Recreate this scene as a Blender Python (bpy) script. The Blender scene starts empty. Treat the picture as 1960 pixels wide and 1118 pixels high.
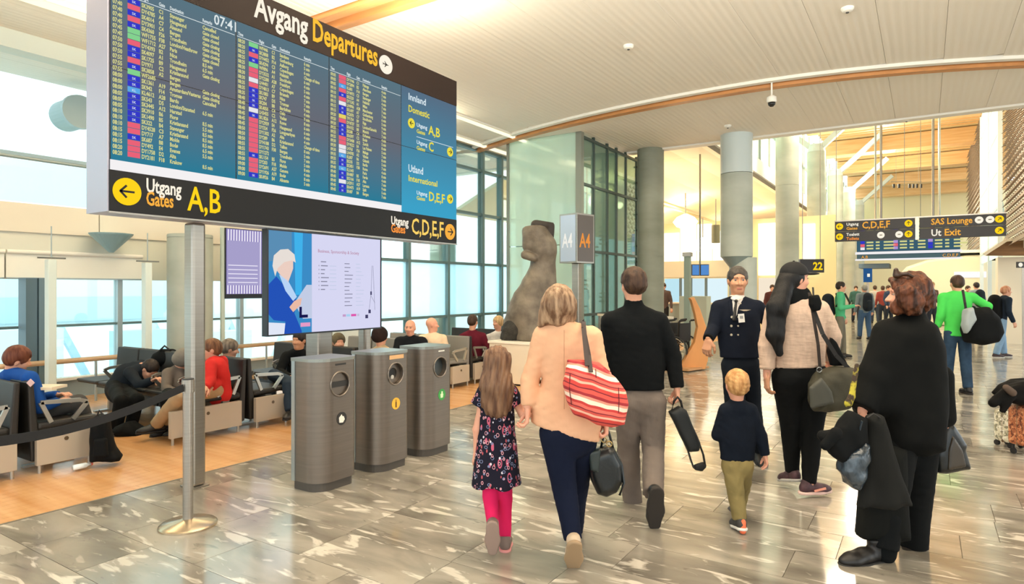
import bpy, math, random
import numpy as np
from mathutils import Vector, Matrix
random.seed(7); rng = np.random.default_rng(5)
R = math.radians
SC = bpy.context.scene
COL = SC.collection
# ---------------------------------------------------------------- camera
YAW = 32.9; FPX = 1220.0; EYE = 1.6; HOR = 552.0
cam = bpy.data.cameras.new('camera'); camo = bpy.data.objects.new('camera', cam); COL.objects.link(camo)
camo.location = (0, 0, EYE); camo.rotation_euler = (R(90), 0, R(YAW))
cam.sensor_width = 36; cam.lens = FPX*36/1960; cam.shift_y = -(559-HOR)/1960
cam.clip_end = 400; cam.clip_start = .05
SC.camera = camo
# ---------------------------------------------------------------- view, sky, lights
SC.view_settings.view_transform = 'Standard'; SC.view_settings.look = 'None'
SC.view_settings.gamma = 1; SC.view_settings.use_curve_mapping = False
SC.view_settings.exposure = 0.62
wd = bpy.data.worlds.new('sky'); SC.world = wd; wd.use_nodes = True
bg = wd.node_tree.nodes['Background']; bg.inputs[0].default_value = (.87, .97, 1.0, 1); bg.inputs[1].default_value = 1.5
def lamp(kind, loc, energy, color, size=1, size_y=None, rot=(0, 0, 0), spot=120, blend=1):
    l = bpy.data.lights.new('scene_lamp', kind); o = bpy.data.objects.new('scene_lamp', l); COL.objects.link(o)
    l.energy = energy; l.color = color; o.location = loc; o.rotation_euler = [R(a) for a in rot]
    if kind == 'AREA':
        l.shape = 'RECTANGLE'; l.size = size; l.size_y = size_y or size
    elif kind == 'SPOT':
        l.shadow_soft_size = size; l.spot_size = R(spot); l.spot_blend = blend
    else: l.shadow_soft_size = size
    return o
WARM = (1.0, .83, .60); WARM2 = (1.0, .74, .42)
lamp('AREA', (1.5, -3.0, 4.6), 130, WARM, 7, 4, (28, 0, 0))           # added fill lamp, unseen above and behind the camera
lamp('AREA', (13.5, 5.5, 2.6), 330, (1, .93, .86), 14, 4, (0, 102, 0))     # added area lamp right of the view, standing in for daylight
lamp('AREA', (-4.95, 4.1, 4.2), 130, (1, .9, .7), .2, 3.4, (180, 0, 0))             # added uplight hidden above the departures board, brightens the ceiling
lamp('AREA', (-8.2, 5.5, 4.75), 130, (1, .88, .62), .3, 9, (180, 0, 0))             # cove uplights above the seats
lamp('AREA', (0, 3.0, 3.9), 330, (1, .92, .8), 5, 2.5, (180-35, 0, 0))             # added lamp over the camera, tilted up to brighten the ceiling
for x, y, e in ((-2, 4.5, 90), (-2.2, 8.5, 110), (2.2, 9, 110), (-6.5, 8.5, 60), (-1.5, 13, 120), (3, 13, 110), (-7.4, 5, 40), (-5.2, 13.6, 60)):
    lamp('SPOT', (x, y, 5.02), e*1.4, WARM, .05, spot=150)              # added warm spots at ceiling height to light the interior
for x, y, z, e in ((-2, 21, 8.2, 900), (-2, 30, 8.2, 1000), (-2, 40, 8.2, 1000)):
    lamp('POINT', (x, y, z-.6), e*.6, (1, .86, .66), .6)                 # added point lamps that brighten the timber roof and beams
for x, y, e in ((-8.6, 20, 170), (-8.6, 27, 220), (-7.5, 34, 220)):
    lamp('POINT', (x, y, 4.4), e, WARM2, .12)                           # globe lamps under the vault
# ---------------------------------------------------------------- geometry helpers
Fv = Vector((-math.sin(R(YAW)), math.cos(R(YAW)), 0)); Rv = Vector((math.cos(R(YAW)), math.sin(R(YAW)), 0)); UP = Vector((0, 0, 1))
def ray(px, py): return Fv + Rv*((px-980)/FPX) + UP*((HOR-py)/FPX)
EYEV = Vector((0, 0, EYE))
def W(px, py, d): return EYEV + ray(px, py)*d                      # photo point at a forward distance
def WZ(px, py, z=0.0):
    r = ray(px, py); return EYEV + r*((z-EYE)/r.z)
def WX(px, py, X): r = ray(px, py); return EYEV + r*(X/r.x)
def WY(px, py, Y): r = ray(px, py); return EYEV + r*(Y/r.y)
ORG = {}
def org(o): return ORG.get(o.name, Vector((0, 0, 0))) if o else Vector((0, 0, 0))
def tag(o, label=None, cat=None, group=None, kind=None):
    if label: o['label'] = label
    if cat: o['category'] = cat
    if group: o['group'] = group
    if kind: o['kind'] = kind
    return o
def thing(name, label, cat, loc=(0, 0, 0), group=None, kind=None):
    o = bpy.data.objects.new(name, None); COL.objects.link(o); o.location = loc; o.empty_display_size = .2
    ORG[o.name] = Vector(loc); return tag(o, label, cat, group, kind)
def meshobj(name, V, F, mat, parent=None, smooth=False, loc=None, uvfn=None):
    """V world coordinates; origin at the parent's origin or at the base centre."""
    V = np.asarray(V, dtype=np.float64).reshape(-1, 3)
    if loc is None:
        if parent is not None: loc = org(parent)
        else:
            mn, mx = V.min(0), V.max(0); loc = Vector(((mn[0]+mx[0])/2, (mn[1]+mx[1])/2, mn[2]))
    loc = Vector(loc)
    me = bpy.data.meshes.new(name)
    V = V - np.array(loc)
    if isinstance(F, np.ndarray) and len(F):
        n, k = F.shape
        me.vertices.add(len(V)); me.vertices.foreach_set('co', V.astype(np.float32).ravel())
        me.loops.add(n*k); me.loops.foreach_set('vertex_index', F.astype(np.int32).ravel())
        me.polygons.add(n); me.polygons.foreach_set('loop_start', np.arange(0, n*k, k, dtype=np.int32))
        me.update(calc_edges=True)
    else:
        me.from_pydata([tuple(v) for v in V], [], [list(f) for f in F]); me.update()
    if smooth: me.polygons.foreach_set('use_smooth', np.ones(len(me.polygons), dtype=bool)); me.update()
    o = bpy.data.objects.new(name, me); COL.objects.link(o)
    if mat: me.materials.append(mat)
    if parent is not None:
        o.parent = parent; o.location = loc - org(parent)
    else: o.location = loc
    ORG[o.name] = loc
    return o
class MB:
    def __init__(s): s.v = []; s.f = []; s.smooth = False
    def add(s, V, F):
        n = len(s.v); s.v += [tuple(p) for p in V]; s.f += [[i+n for i in f] for f in F]; return s
    def box(s, x0, x1, y0, y1, z0, z1):
        V = [(x, y, z) for z in (z0, z1) for y in (y0, y1) for x in (x0, x1)]
        return s.add(V, [(0, 2, 3, 1), (4, 5, 7, 6), (0, 1, 5, 4), (2, 6, 7, 3), (0, 4, 6, 2), (1, 3, 7, 5)])
    def obox(s, c, ax, ay, az, hx, hy, hz):
        c = Vector(c); V = [c+ax*(i*hx)+ay*(j*hy)+az*(k*hz) for k in (-1, 1) for j in (-1, 1) for i in (-1, 1)]
        return s.add(V, [(0, 2, 3, 1), (4, 5, 7, 6), (0, 1, 5, 4), (2, 6, 7, 3), (0, 4, 6, 2), (1, 3, 7, 5)])
    def bar(s, a, b, w, h, up=UP):
        a, b = Vector(a), Vector(b); d = (b-a); L = d.length; d.normalize()
        if abs(d.dot(up)) > .99: up = Vector((1, 0, 0))
        x = d.cross(up).normalized(); y = x.cross(d)
        return s.obox((a+b)/2, x, d, y, w/2, L/2, h/2)
    def tube(s, pts, r, n=12, cap=True, closed=False):
        pts = [Vector(p) for p in pts]; rr = r if isinstance(r, (list, tuple)) else [r]*len(pts); V = []; N = len(pts)
        up = Vector((0, 0, 1))
        for i, p in enumerate(pts):
            if closed: d = pts[(i+1) % N]-pts[i-1]
            else: d = pts[min(i+1, N-1)]-pts[max(i-1, 0)]
            d.normalize(); u = up if abs(d.dot(up)) < .95 else Vector((1, 0, 0))
            x = d.cross(u).normalized(); y = d.cross(x)
            V += [p+x*(math.cos(2*math.pi*k/n)*rr[i])+y*(math.sin(2*math.pi*k/n)*rr[i]) for k in range(n)]
        F = []
        for i in range(N if closed else N-1):
            j = (i+1) % N
            F += [(i*n+k, i*n+(k+1) % n, j*n+(k+1) % n, j*n+k) for k in range(n)]
        if cap and not closed: F += [tuple(range(n))[::-1], tuple((N-1)*n+k for k in range(n))]
        return s.add(V, F)
    def cyl(s, c, r, z0, z1, n=32, r2=None):
        r2 = r if r2 is None else r2
        V = [(c[0]+math.cos(2*math.pi*k/n)*q, c[1]+math.sin(2*math.pi*k/n)*q, z) for q, z in ((r, z0), (r2, z1)) for k in range(n)]
        return s.add(V, [(k, (k+1) % n, n+(k+1) % n, n+k) for k in range(n)]+[tuple(range(n))[::-1], tuple(range(n, 2*n))])
    def lathe(s, c, prof, n=32):
        V = []
        for r, z in prof: V += [(c[0]+math.cos(2*math.pi*k/n)*r, c[1]+math.sin(2*math.pi*k/n)*r, c[2]+z) for k in range(n)]
        F = [(i*n+k, i*n+(k+1) % n, (i+1)*n+(k+1) % n, (i+1)*n+k) for i in range(len(prof)-1) for k in range(n)]
        return s.add(V, F+[tuple(range(n))[::-1], tuple((len(prof)-1)*n+k for k in range(n))])
    def prism(s, poly, fn, t0, t1):
        """poly of 2D points; fn(a,b,t) gives the world point"""
        n = len(poly); V = [fn(a, b, t) for t in (t0, t1) for a, b in poly]
        return s.add(V, [(k, (k+1) % n, n+(k+1) % n, n+k) for k in range(n)]+[tuple(range(n))[::-1], tuple(range(n, 2*n))])
    def disc(s, c, u, v, r, n=28, r2=None, t=0.0):
        c = Vector(c); nrm = u.cross(v)
        V = [c+u*(math.cos(2*math.pi*k/n)*r)+v*(math.sin(2*math.pi*k/n)*(r2 or r))+nrm*q for q in (0, t) for k in range(n)]
        return s.add(V, [(k, (k+1) % n, n+(k+1) % n, n+k) for k in range(n)]+[tuple(range(n))[::-1], tuple(range(n, 2*n))])
    def ring(s, c, u, v, R0, r, n=28, m=8):
        c = Vector(c); pts = [c+u*(math.cos(2*math.pi*k/n)*R0)+v*(math.sin(2*math.pi*k/n)*R0) for k in range(n)]
        return s.tube(pts, r, m, closed=True)
    def build(s, name, mat, parent=None, smooth=None, bevel=0, loc=None, label=None, kind=None):
        o = meshobj(name, s.v, s.f, mat, parent, s.smooth if smooth is None else smooth, loc)
        if label: o['label'] = label
        if kind: o['kind'] = kind
        if bevel:
            m = o.modifiers.new('bevel', 'BEVEL'); m.width = bevel; m.segments = 2; m.limit_method = 'ANGLE'; m.angle_limit = R(40)
        return o
def shade_auto(o, ang=40):
    me = o.data; me.polygons.foreach_set('use_smooth', np.ones(len(me.polygons), dtype=bool))
    try: me.set_sharp_from_angle(angle=R(ang))
    except Exception: pass
    return o
# ---------------------------------------------------------------- materials
def lin(h):
    if isinstance(h, str):
        h = h.lstrip('#'); c = [int(h[i:i+2], 16)/255 for i in (0, 2, 4)]
    else: c = [x/255 for x in h]
    return tuple((x/12.92 if x <= .04045 else ((x+.055)/1.055)**2.4) for x in c)+(1,)
MATS = {}
def mat(name, col, rough=.5, metal=0, var=0, vs=(8, 8, 8), bump=0, bs=(30, 30, 30), spec=.5, emit=None, es=1, trans=0, coat=0, col2=None, thr=None, bd=.01, detail=3):
    if name in MATS: return MATS[name]
    m = bpy.data.materials.new(name); MATS[name] = m; m.use_nodes = True; nt = m.node_tree; N = nt.nodes; L = nt.links
    b = N['Principled BSDF']; b.inputs['Base Color'].default_value = lin(col); b.inputs['Roughness'].default_value = rough
    b.inputs['Metallic'].default_value = metal; b.inputs['Specular IOR Level'].default_value = spec
    if coat: b.inputs['Coat Weight'].default_value = coat; b.inputs['Coat Roughness'].default_value = .1
    if trans: b.inputs['Transmission Weight'].default_value = trans
    if emit: b.inputs['Emission Color'].default_value = lin(emit); b.inputs['Emission Strength'].default_value = es
    tc = N.new('ShaderNodeTexCoord')
    def noise(sc, det=3):
        mp = N.new('ShaderNodeMapping'); mp.inputs['Scale'].default_value = sc; L.new(tc.outputs['Object'], mp.inputs[0])
        n = N.new('ShaderNodeTexNoise'); n.inputs['Scale'].default_value = 1; n.inputs['Detail'].default_value = det; L.new(mp.outputs[0], n.inputs[0]); return n
    if var or col2:
        n = noise(vs, detail); r = N.new('ShaderNodeValToRGB'); L.new(n.outputs['Fac'], r.inputs[0])
        c = lin(col)
        if col2: c1, c2 = c, lin(col2)
        else: c1 = tuple(x*(1-var) for x in c[:3])+(1,); c2 = tuple(min(1, x*(1+var)) for x in c[:3])+(1,)
        lo, hi = thr or (.35, .65)
        r.color_ramp.elements[0].position = lo; r.color_ramp.elements[0].color = c1
        r.color_ramp.elements[1].position = hi; r.color_ramp.elements[1].color = c2
        L.new(r.outputs[0], b.inputs['Base Color'])
        m['ramp'] = r.name
    if bump:
        n = noise(bs, 4); bp = N.new('ShaderNodeBump'); bp.inputs['Strength'].default_value = bump; bp.inputs['Distance'].default_value = bd
        L.new(n.outputs['Fac'], bp.inputs['Height']); L.new(bp.outputs[0], b.inputs['Normal'])
    return m
ES = 2**-SC.view_settings.exposure   # the screens are set against the exposure, like the photograph's
def emat(name, col, s=1.0):
    """a lit surface: emission only"""
    if name in MATS: return MATS[name]
    m = bpy.data.materials.new(name); MATS[name] = m; m.use_nodes = True; nt = m.node_tree
    nt.nodes.clear(); e = nt.nodes.new('ShaderNodeEmission'); o = nt.nodes.new('ShaderNodeOutputMaterial')
    e.inputs[0].default_value = lin(col); e.inputs[1].default_value = s*ES; nt.links.new(e.outputs[0], o.inputs[0]); return m
def glass(name, tint='#e8fbfb', gloss=.08, rough=.02, frost=0, fcol='#cfeeee'):
    if name in MATS: return MATS[name]
    m = bpy.data.materials.new(name); MATS[name] = m; m.use_nodes = True; nt = m.node_tree; nt.nodes.clear(); N = nt.nodes; L = nt.links
    t = N.new('ShaderNodeBsdfTransparent'); t.inputs[0].default_value = lin(tint)
    g = N.new('ShaderNodeBsdfGlossy'); g.inputs['Roughness'].default_value = rough; g.inputs[0].default_value = (1, 1, 1, 1)
    mx = N.new('ShaderNodeMixShader'); fr = N.new('ShaderNodeLayerWeight'); fr.inputs[0].default_value = .25
    mm = N.new('ShaderNodeMath'); mm.operation = 'MULTIPLY_ADD'; mm.inputs[1].default_value = .5; mm.inputs[2].default_value = gloss; L.new(fr.outputs['Fresnel'], mm.inputs[0])
    L.new(mm.outputs[0], mx.inputs[0]); L.new(t.outputs[0], mx.inputs[1]); L.new(g.outputs[0], mx.inputs[2]); out = N.new('ShaderNodeOutputMaterial')
    if frost:
        d = N.new('ShaderNodeBsdfDiffuse'); d.inputs[0].default_value = lin(fcol); tl = N.new('ShaderNodeBsdfTranslucent'); tl.inputs[0].default_value = lin(fcol)
        a = N.new('ShaderNodeAddShader'); L.new(d.outputs[0], a.inputs[0]); L.new(tl.outputs[0], a.inputs[1])
        m2 = N.new('ShaderNodeMixShader'); m2.inputs[0].default_value = frost; L.new(mx.outputs[0], m2.inputs[1]); L.new(a.outputs[0], m2.inputs[2]); L.new(m2.outputs[0], out.inputs[0])
    else: L.new(mx.outputs[0], out.inputs[0])
    return m
def text(name, s, m, o, u, v, size, parent=None, sx=1.0, fit=None, bold=0, align='LEFT', line=1.0, depth=.001, label=None):
    """flat lettering: o origin, u reading direction, v up"""
    c = bpy.data.curves.new(name, 'FONT'); c.body = s; c.size = size; c.align_x = align; c.space_line = line; c.extrude = depth; c.offset = bold*size; c.resolution_u = 2
    tmp = bpy.data.objects.new(name, c); COL.objects.link(tmp)
    me = bpy.data.meshes.new_from_object(tmp.evaluated_get(bpy.context.evaluated_depsgraph_get()))
    bpy.data.objects.remove(tmp)
    n = len(me.vertices); co = np.zeros(n*3); me.vertices.foreach_get('co', co); co = co.reshape(-1, 3)
    if fit: sx = fit/max(1e-6, co[:, 0].max()-co[:, 0].min())
    o = Vector(o); u = Vector(u).normalized(); v = Vector(v).normalized(); nn = u.cross(v)
    A = np.array([u*sx, v, nn]); co = co@A + np.array(o) - np.array(org(parent) if parent else o)
    me.vertices.foreach_set('co', co.ravel()); me.update(); me.materials.clear(); me.materials.append(m)
    me.name = name; ob = bpy.data.objects.new(name, me); COL.objects.link(ob)
    if parent: ob.parent = parent; ORG[ob.name] = org(parent)
    else: ob.location = o; ORG[ob.name] = o
    if label: ob['label'] = label
    return ob
def dup(root, loc, rz=None, label=None, group=None):
    r = root.copy(); COL.objects.link(r); r.location = loc; ORG[r.name] = Vector(loc)
    if rz is not None: r.rotation_euler = (0, 0, rz)
    if label: r['label'] = label
    if group: r['group'] = group
    for ch in list(root.children):
        c = ch.copy(); COL.objects.link(c); c.parent = r
        for g in ch.children:
            d = g.copy(); COL.objects.link(d); d.parent = c
    return r
# ---------------------------------------------------------------- signed-distance bodies (people, clothes, soft things)
def nzf(P, f, seed, dirv=None):
    r = np.random.default_rng(seed); out = 0
    for i in range(5):
        k = r.normal(size=3); k = k/np.linalg.norm(k)*f*(.7+.9*r.random()); out = out+np.sin(P[..., 0]*k[0]+P[..., 1]*k[1]+P[..., 2]*k[2]+r.random()*6.28)
    return out/5
class SDF:
    def __init__(s, res=.012): s.res = res; s.p = []; s.sub = []; s.cuts = []; s.disp = []
    def cone(s, a, b, ra, rb=None, k=.02, flat=None, capa=False, capb=False, sub=False):
        a = np.array(a, float); b = np.array(b, float)
        if np.linalg.norm(b-a) < 1e-5: b = b+np.array((0, 0, 1e-4))
        (s.sub if sub else s.p).append((a, b, ra, ra if rb is None else rb, k, flat, capa, capb)); return s
    def ell(s, c, ax, k=.02, sub=False, basis=None):
        (s.sub if sub else s.p).append(('e', np.array(c, float), np.array(ax, float), k, basis)); return s
    def poly(s, pts, d, h, r, yaw=0, k=.03, sub=False):
        """rounded slab: outline seen along the plane through depth d turned by yaw; h half thickness, r edge rounding"""
        U = np.array(Rv*math.cos(R(yaw))+Fv*math.sin(R(yaw))); Nn = np.array(Fv*math.cos(R(yaw))-Rv*math.sin(R(yaw)))
        cx = sum(p[0] for p in pts)/len(pts); cy = sum(p[1] for p in pts)/len(pts); o = np.array(W(cx, cy, d)); q = []
        for a, b in pts:
            rr_ = np.array(ray(a, b)); t = ((o-np.array(EYEV))@Nn)/(rr_@Nn); w = np.array(EYEV)+rr_*t-o; q.append((w@U, w[2]))
        q = np.array(q); (s.sub if sub else s.p).append(('p', o, U, k, Nn, q, h, r)); return s
    def cut(s, p, n): s.cuts.append((np.array(p, float), np.array(n, float)/np.linalg.norm(n))); return s   # removes the side n points to
    def noise(s, amp, f, seed=1): s.disp.append(lambda P: amp*nzf(P, f, seed)); return s
    def ev(s, q, P):
        if isinstance(q[0], str) and q[0] == 'p':
            _, o, U, k, Nn, Q, h, r = q; D = P-o; u = D@U; v = D[..., 2]; w = np.abs(D@Nn)
            dm = np.full(u.shape, 1e9); sg = np.ones(u.shape)
            for i in range(len(Q)):
                a, b = Q[i], Q[i-1]; e = b-a; wx, wy = u-a[0], v-a[1]; t = np.clip((wx*e[0]+wy*e[1])/(e@e), 0, 1)
                bx, by_ = wx-e[0]*t, wy-e[1]*t; dm = np.minimum(dm, bx*bx+by_*by_)
                c1 = v >= a[1]; c2 = v < b[1]; c3 = e[0]*wy > e[1]*wx
                al = (c1 & c2 & c3) | (~c1 & ~c2 & ~c3); sg = np.where(al, -sg, sg)
            d2 = sg*np.sqrt(dm); qx, qy = d2+r, w-(h-r)
            return np.minimum(np.maximum(qx, qy), 0)+np.sqrt(np.maximum(qx, 0)**2+np.maximum(qy, 0)**2)-r
        if isinstance(q[0], str):
            _, c, ax, k, B = q; D = P-c
            if B is not None: D = D@B
            kk = np.sqrt(((D/ax)**2).sum(-1)); return (kk-1)*ax.min() if True else 0
        a, b, ra, rb, k, flat, ca, cb = q; ab = b-a; L2 = ab@ab; D = P-a
        t = np.clip((D@ab)/L2, 0, 1)
        X = D-t[..., None]*ab
        if flat is not None:
            n = np.array(flat[0], float); n /= np.linalg.norm(n); f = flat[1]
            X = X+n*((X@n)*(1/f-1))[..., None]
        l = np.sqrt((X**2).sum(-1)); d = l-(ra+(rb-ra)*t)
        if flat is not None: d = d*min(1, .5+.5*flat[1])
        L = math.sqrt(L2)
        if ca: d = np.maximum(d, -(D@ab)/L)
        if cb: d = np.maximum(d, ((P-b)@ab)/L)
        return d
    def bb(s, q):
        if isinstance(q[0], str) and q[0] == 'p':
            C = np.array([q[1]+q[2]*a+np.array((0, 0, 1.))*b+q[4]*t for a, b in q[5] for t in (-q[6], q[6])]); return C.min(0), C.max(0)
        if isinstance(q[0], str):
            m = q[2].max() if q[4] is not None else q[2]; return q[1]-m, q[1]+m
        m = max(q[2], q[3]); return np.minimum(q[0], q[1])-m, np.maximum(q[0], q[1])+m
    def mesh(s):
        h = s.res; B = [s.bb(q) for q in s.p]; lo = np.min([b[0] for b in B], 0)-3*h-.012; hi = np.max([b[1] for b in B], 0)+3*h+.012
        n = np.ceil((hi-lo)/h).astype(int)+1
        ax = [lo[i]+h*np.arange(n[i]) for i in range(3)]
        G = np.full(n, .3)
        for pas, lst in ((0, s.p), (1, s.sub)):
            for q in lst:
                k = q[4] if not isinstance(q[0], str) else q[3]
                b0, b1 = s.bb(q); pad = k+2*h+.03
                i0 = np.clip(np.floor((b0-pad-lo)/h).astype(int), 0, n-1); i1 = np.clip(np.ceil((b1+pad-lo)/h).astype(int)+1, 1, n)
                if (i1 <= i0).any(): continue
                X, Y, Z = np.meshgrid(*[ax[i][i0[i]:i1[i]] for i in range(3)], indexing='ij'); P = np.stack((X, Y, Z), -1)
                d = s.ev(q, P); g = G[i0[0]:i1[0], i0[1]:i1[1], i0[2]:i1[2]]
                if pas == 0:
                    hh = np.clip(.5+.5*(g-d)/k, 0, 1); g[...] = g*(1-hh)+d*hh-k*hh*(1-hh)
                else:
                    d = -d; hh = np.clip(.5-.5*(g-d)/k, 0, 1); g[...] = g*(1-hh)+d*hh+k*hh*(1-hh)
        if s.disp or s.cuts:
            X, Y, Z = np.meshgrid(*ax, indexing='ij'); P = np.stack((X, Y, Z), -1)
            for f in s.disp: G += f(P)
            for p, nn in s.cuts: G = np.maximum(G, (P-p)@nn)
        return snets(G, lo, h)
def snets(G, lo, h):
    n = G.shape; ins = G < 0
    G[0] = np.maximum(G[0], 1e-3)
    c = [(i, j, k) for i in (0, 1) for j in (0, 1) for k in (0, 1)]
    def sl(A, o): return A[o[0]:n[0]-1+o[0], o[1]:n[1]-1+o[1], o[2]:n[2]-1+o[2]]
    cnt = sum(sl(ins, o).astype(np.int8) for o in c)
    act = (cnt > 0) & (cnt < 8); idx = np.argwhere(act); m = len(idx)
    if m == 0: return np.zeros((0, 3)), np.zeros((0, 4), int)
    vid = np.full(act.shape, -1, np.int64); vid[act] = np.arange(m)
    vals = [G[idx[:, 0]+o[0], idx[:, 1]+o[1], idx[:, 2]+o[2]] for o in c]
    S = np.zeros((m, 3)); C = np.zeros(m)
    for i in range(8):
        for j in range(i+1, 8):
            a, b = np.array(c[i]), np.array(c[j])
            if np.abs(a-b).sum() != 1: continue
            va, vb = vals[i], vals[j]; x = (va < 0) != (vb < 0)
            t = np.where(x, va/np.where(x, va-vb, 1), 0); S += np.where(x[:, None], a+t[:, None]*(b-a), 0); C += x
    V = (idx+S/C[:, None])*h+lo
    Q = []
    for d in range(3):
        e = [0, 0, 0]; e[d] = 1; u, w = [(1, 2), (2, 0), (0, 1)][d]
        A = ins[:n[0]-e[0], :n[1]-e[1], :n[2]-e[2]]; Bq = ins[e[0]:, e[1]:, e[2]:]
        x = np.argwhere(A != Bq); x = x[(x[:, u] > 0) & (x[:, w] > 0) & (x[:, u] < n[u]-1) & (x[:, w] < n[w]-1)]
        if not len(x): continue
        eu = np.zeros(3, int); eu[u] = 1; ew = np.zeros(3, int); ew[w] = 1
        q = [x-eu-ew, x-ew, x, x-eu]; f = np.stack([vid[p[:, 0], p[:, 1], p[:, 2]] for p in q], 1)
        fl = A[x[:, 0], x[:, 1], x[:, 2]]; f[~fl] = f[~fl][:, ::-1]; Q.append(f)
    F = np.concatenate(Q); F = F[(F >= 0).all(1)]
    return V, F
def sobj(name, sdfs, m, parent=None, label=None, loc=None):
    Vs, Fs, n = [], [], 0
    for s in (sdfs if isinstance(sdfs, (list, tuple)) else [sdfs]):
        V, F = s.mesh(); Vs.append(V); Fs.append(F+n); n += len(V)
    o = meshobj(name, np.concatenate(Vs), np.concatenate(Fs), m, parent, True, loc)
    if label: o['label'] = label
    return o
# ================================================================ THE SETTING
CZ = 5.1; XE = -5.26; XF = -10.5; XG = -9.4
def struct(o): o['kind'] = 'structure'; return o
# ---- stone floor: individual slabs near the camera, joined further off
def stone_mat():
    m = bpy.data.materials.new('stone'); m.use_nodes = True; nt = m.node_tree; N = nt.nodes; L = nt.links; b = N['Principled BSDF']
    g = N.new('ShaderNodeNewGeometry'); oi = N.new('ShaderNodeObjectInfo')
    # every slab is cut from another piece of the block: shift the pattern by the object's random number
    cx = N.new('ShaderNodeCombineXYZ'); mu = N.new('ShaderNodeMath'); mu.operation = 'MULTIPLY'; mu.inputs[1].default_value = 37.0; L.new(oi.outputs['Random'], mu.inputs[0]); L.new(mu.outputs[0], cx.inputs[2])
    ad = N.new('ShaderNodeVectorMath'); L.new(g.outputs['Position'], ad.inputs[0]); L.new(cx.outputs[0], ad.inputs[1])
    def nz(scale, rot, det, dist=0):
        mp = N.new('ShaderNodeMapping'); mp.inputs['Rotation'].default_value = (0, 0, R(rot)); mp.inputs['Scale'].default_value = scale; L.new(ad.outputs[0], mp.inputs[0])
        n = N.new('ShaderNodeTexNoise'); n.inputs['Scale'].default_value = 1; n.inputs['Detail'].default_value = det; n.inputs['Distortion'].default_value = dist; L.new(mp.outputs[0], n.inputs[0]); return n
    def ramp(n, pts):
        r = N.new('ShaderNodeValToRGB'); L.new(n.outputs[0], r.inputs[0]); e = r.color_ramp.elements
        e[0].position, e[0].color = pts[0][0], lin(pts[0][1]); e[1].position, e[1].color = pts[1][0], lin(pts[1][1])
        for p, c in pts[2:]: q = e.new(p); q.color = lin(c)
        return r
    base = ramp(nz((1.1, 3.2, 1), 9, 5, .6), [(.30, '#6b655b'), (.50, '#8f887c'), (.72, '#aea698')])
    vein = ramp(nz((2.6, 9.0, 1), 14, 4, 1.1), [(.575, '#000000'), (.65, '#ffffff')])
    crack = ramp(nz((3.5, 11, 1), 15, 6, 1.5), [(.27, '#ffffff'), (.36, '#000000')])
    m1 = N.new('ShaderNodeMix'); m1.data_type = 'RGBA'; L.new(vein.outputs[0], m1.inputs[0]); L.new(base.outputs[0], m1.inputs[6]); m1.inputs[7].default_value = lin('#cbc3b5')
    m2 = N.new('ShaderNodeMix'); m2.data_type = 'RGBA'; m3 = N.new('ShaderNodeMath'); m3.operation = 'MULTIPLY'; m3.inputs[1].default_value = .55
    L.new(crack.outputs[0], m3.inputs[0]); L.new(m3.outputs[0], m2.inputs[0]); L.new(m1.outputs[2], m2.inputs[6]); m2.inputs[7].default_value = lin('#59524a')
    # slab to slab tone
    hs = N.new('ShaderNodeHueSaturation'); ma = N.new('ShaderNodeMath'); ma.operation = 'MULTIPLY_ADD'; ma.inputs[1].default_value = .22; ma.inputs[2].default_value = .89
    L.new(oi.outputs['Random'], ma.inputs[0]); L.new(ma.outputs[0], hs.inputs['Value']); L.new(m2.outputs[2], hs.inputs['Color']); L.new(hs.outputs[0], b.inputs['Base Color'])
    b.inputs['Roughness'].default_value = .23; b.inputs['Specular IOR Level'].default_value = .8
    rr = ramp(nz((.9, .9, 1), 0, 3), [(.3, '#555555'), (.7, '#747474')]); L.new(rr.outputs[0], b.inputs['Roughness'])
    return m
STONE = stone_mat()
GROUT = mat('grout', '#8f8676', .6)
slab = struct(MB().box(XE, 16, -6, 60, -.14, -.012).build('floor', GROUT))
slab.location = slab.location
floor_o = slab
TW, TG = .42, .0035
near = []; far = MB(); meshes = {}
for r_ in range(-4, 62):
    y0 = r_*TW
    x = XE+.02; k = 0; rr = random.Random(r_*31+7); first = True
    while x < 15.2:
        L_ = rr.choice((.62, .84, .84, 1.05)); L_ = L_ if not first else rr.choice((.4, .6, .84)); first = False
        c = Vector((x+L_/2, y0+TW/2, 0)); dd = c.dot(Fv); ll = c.dot(Rv)
        vis = dd > .6 and abs(ll) < dd*.83+.8
        if vis or y0 < 4: near.append((dd if vis else 99, x, y0, L_))
        x += L_
near.sort()
def tile_box(x, y0, L_, mb, dz=0): mb.box(x+TG/2, x+L_-TG/2, y0+TG/2, y0+TW-TG/2, -.012, dz)
cache = {}
for i, (dd, x, y0, L_) in enumerate(near):
    if i < 300 and dd < 90:
        if L_ not in cache:
            o = MB().box(TG/2-L_/2, L_/2-TG/2, -TW/2+TG/2, TW/2-TG/2, -.012, 0).build('stone_tile', STONE, loc=(0, 0, 0)); cache[L_] = o.data
        else:
            o = bpy.data.objects.new('stone_tile', cache[L_]); COL.objects.link(o)
        o.parent = slab; o.location = Vector((x+L_/2, y0+TW/2, random.uniform(-.0006, 0)))-org(slab)
    elif dd < 90 or y0 < 12: tile_box(x, y0, L_, far)
far.build('stone_tiling', STONE, slab, kind='stuff', label='stone slabs further down the hall')
MB().box(XE+.02, 16, 26.04, 60, -.012, 0).build('distant_paving', STONE, slab, kind='stuff')
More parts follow.
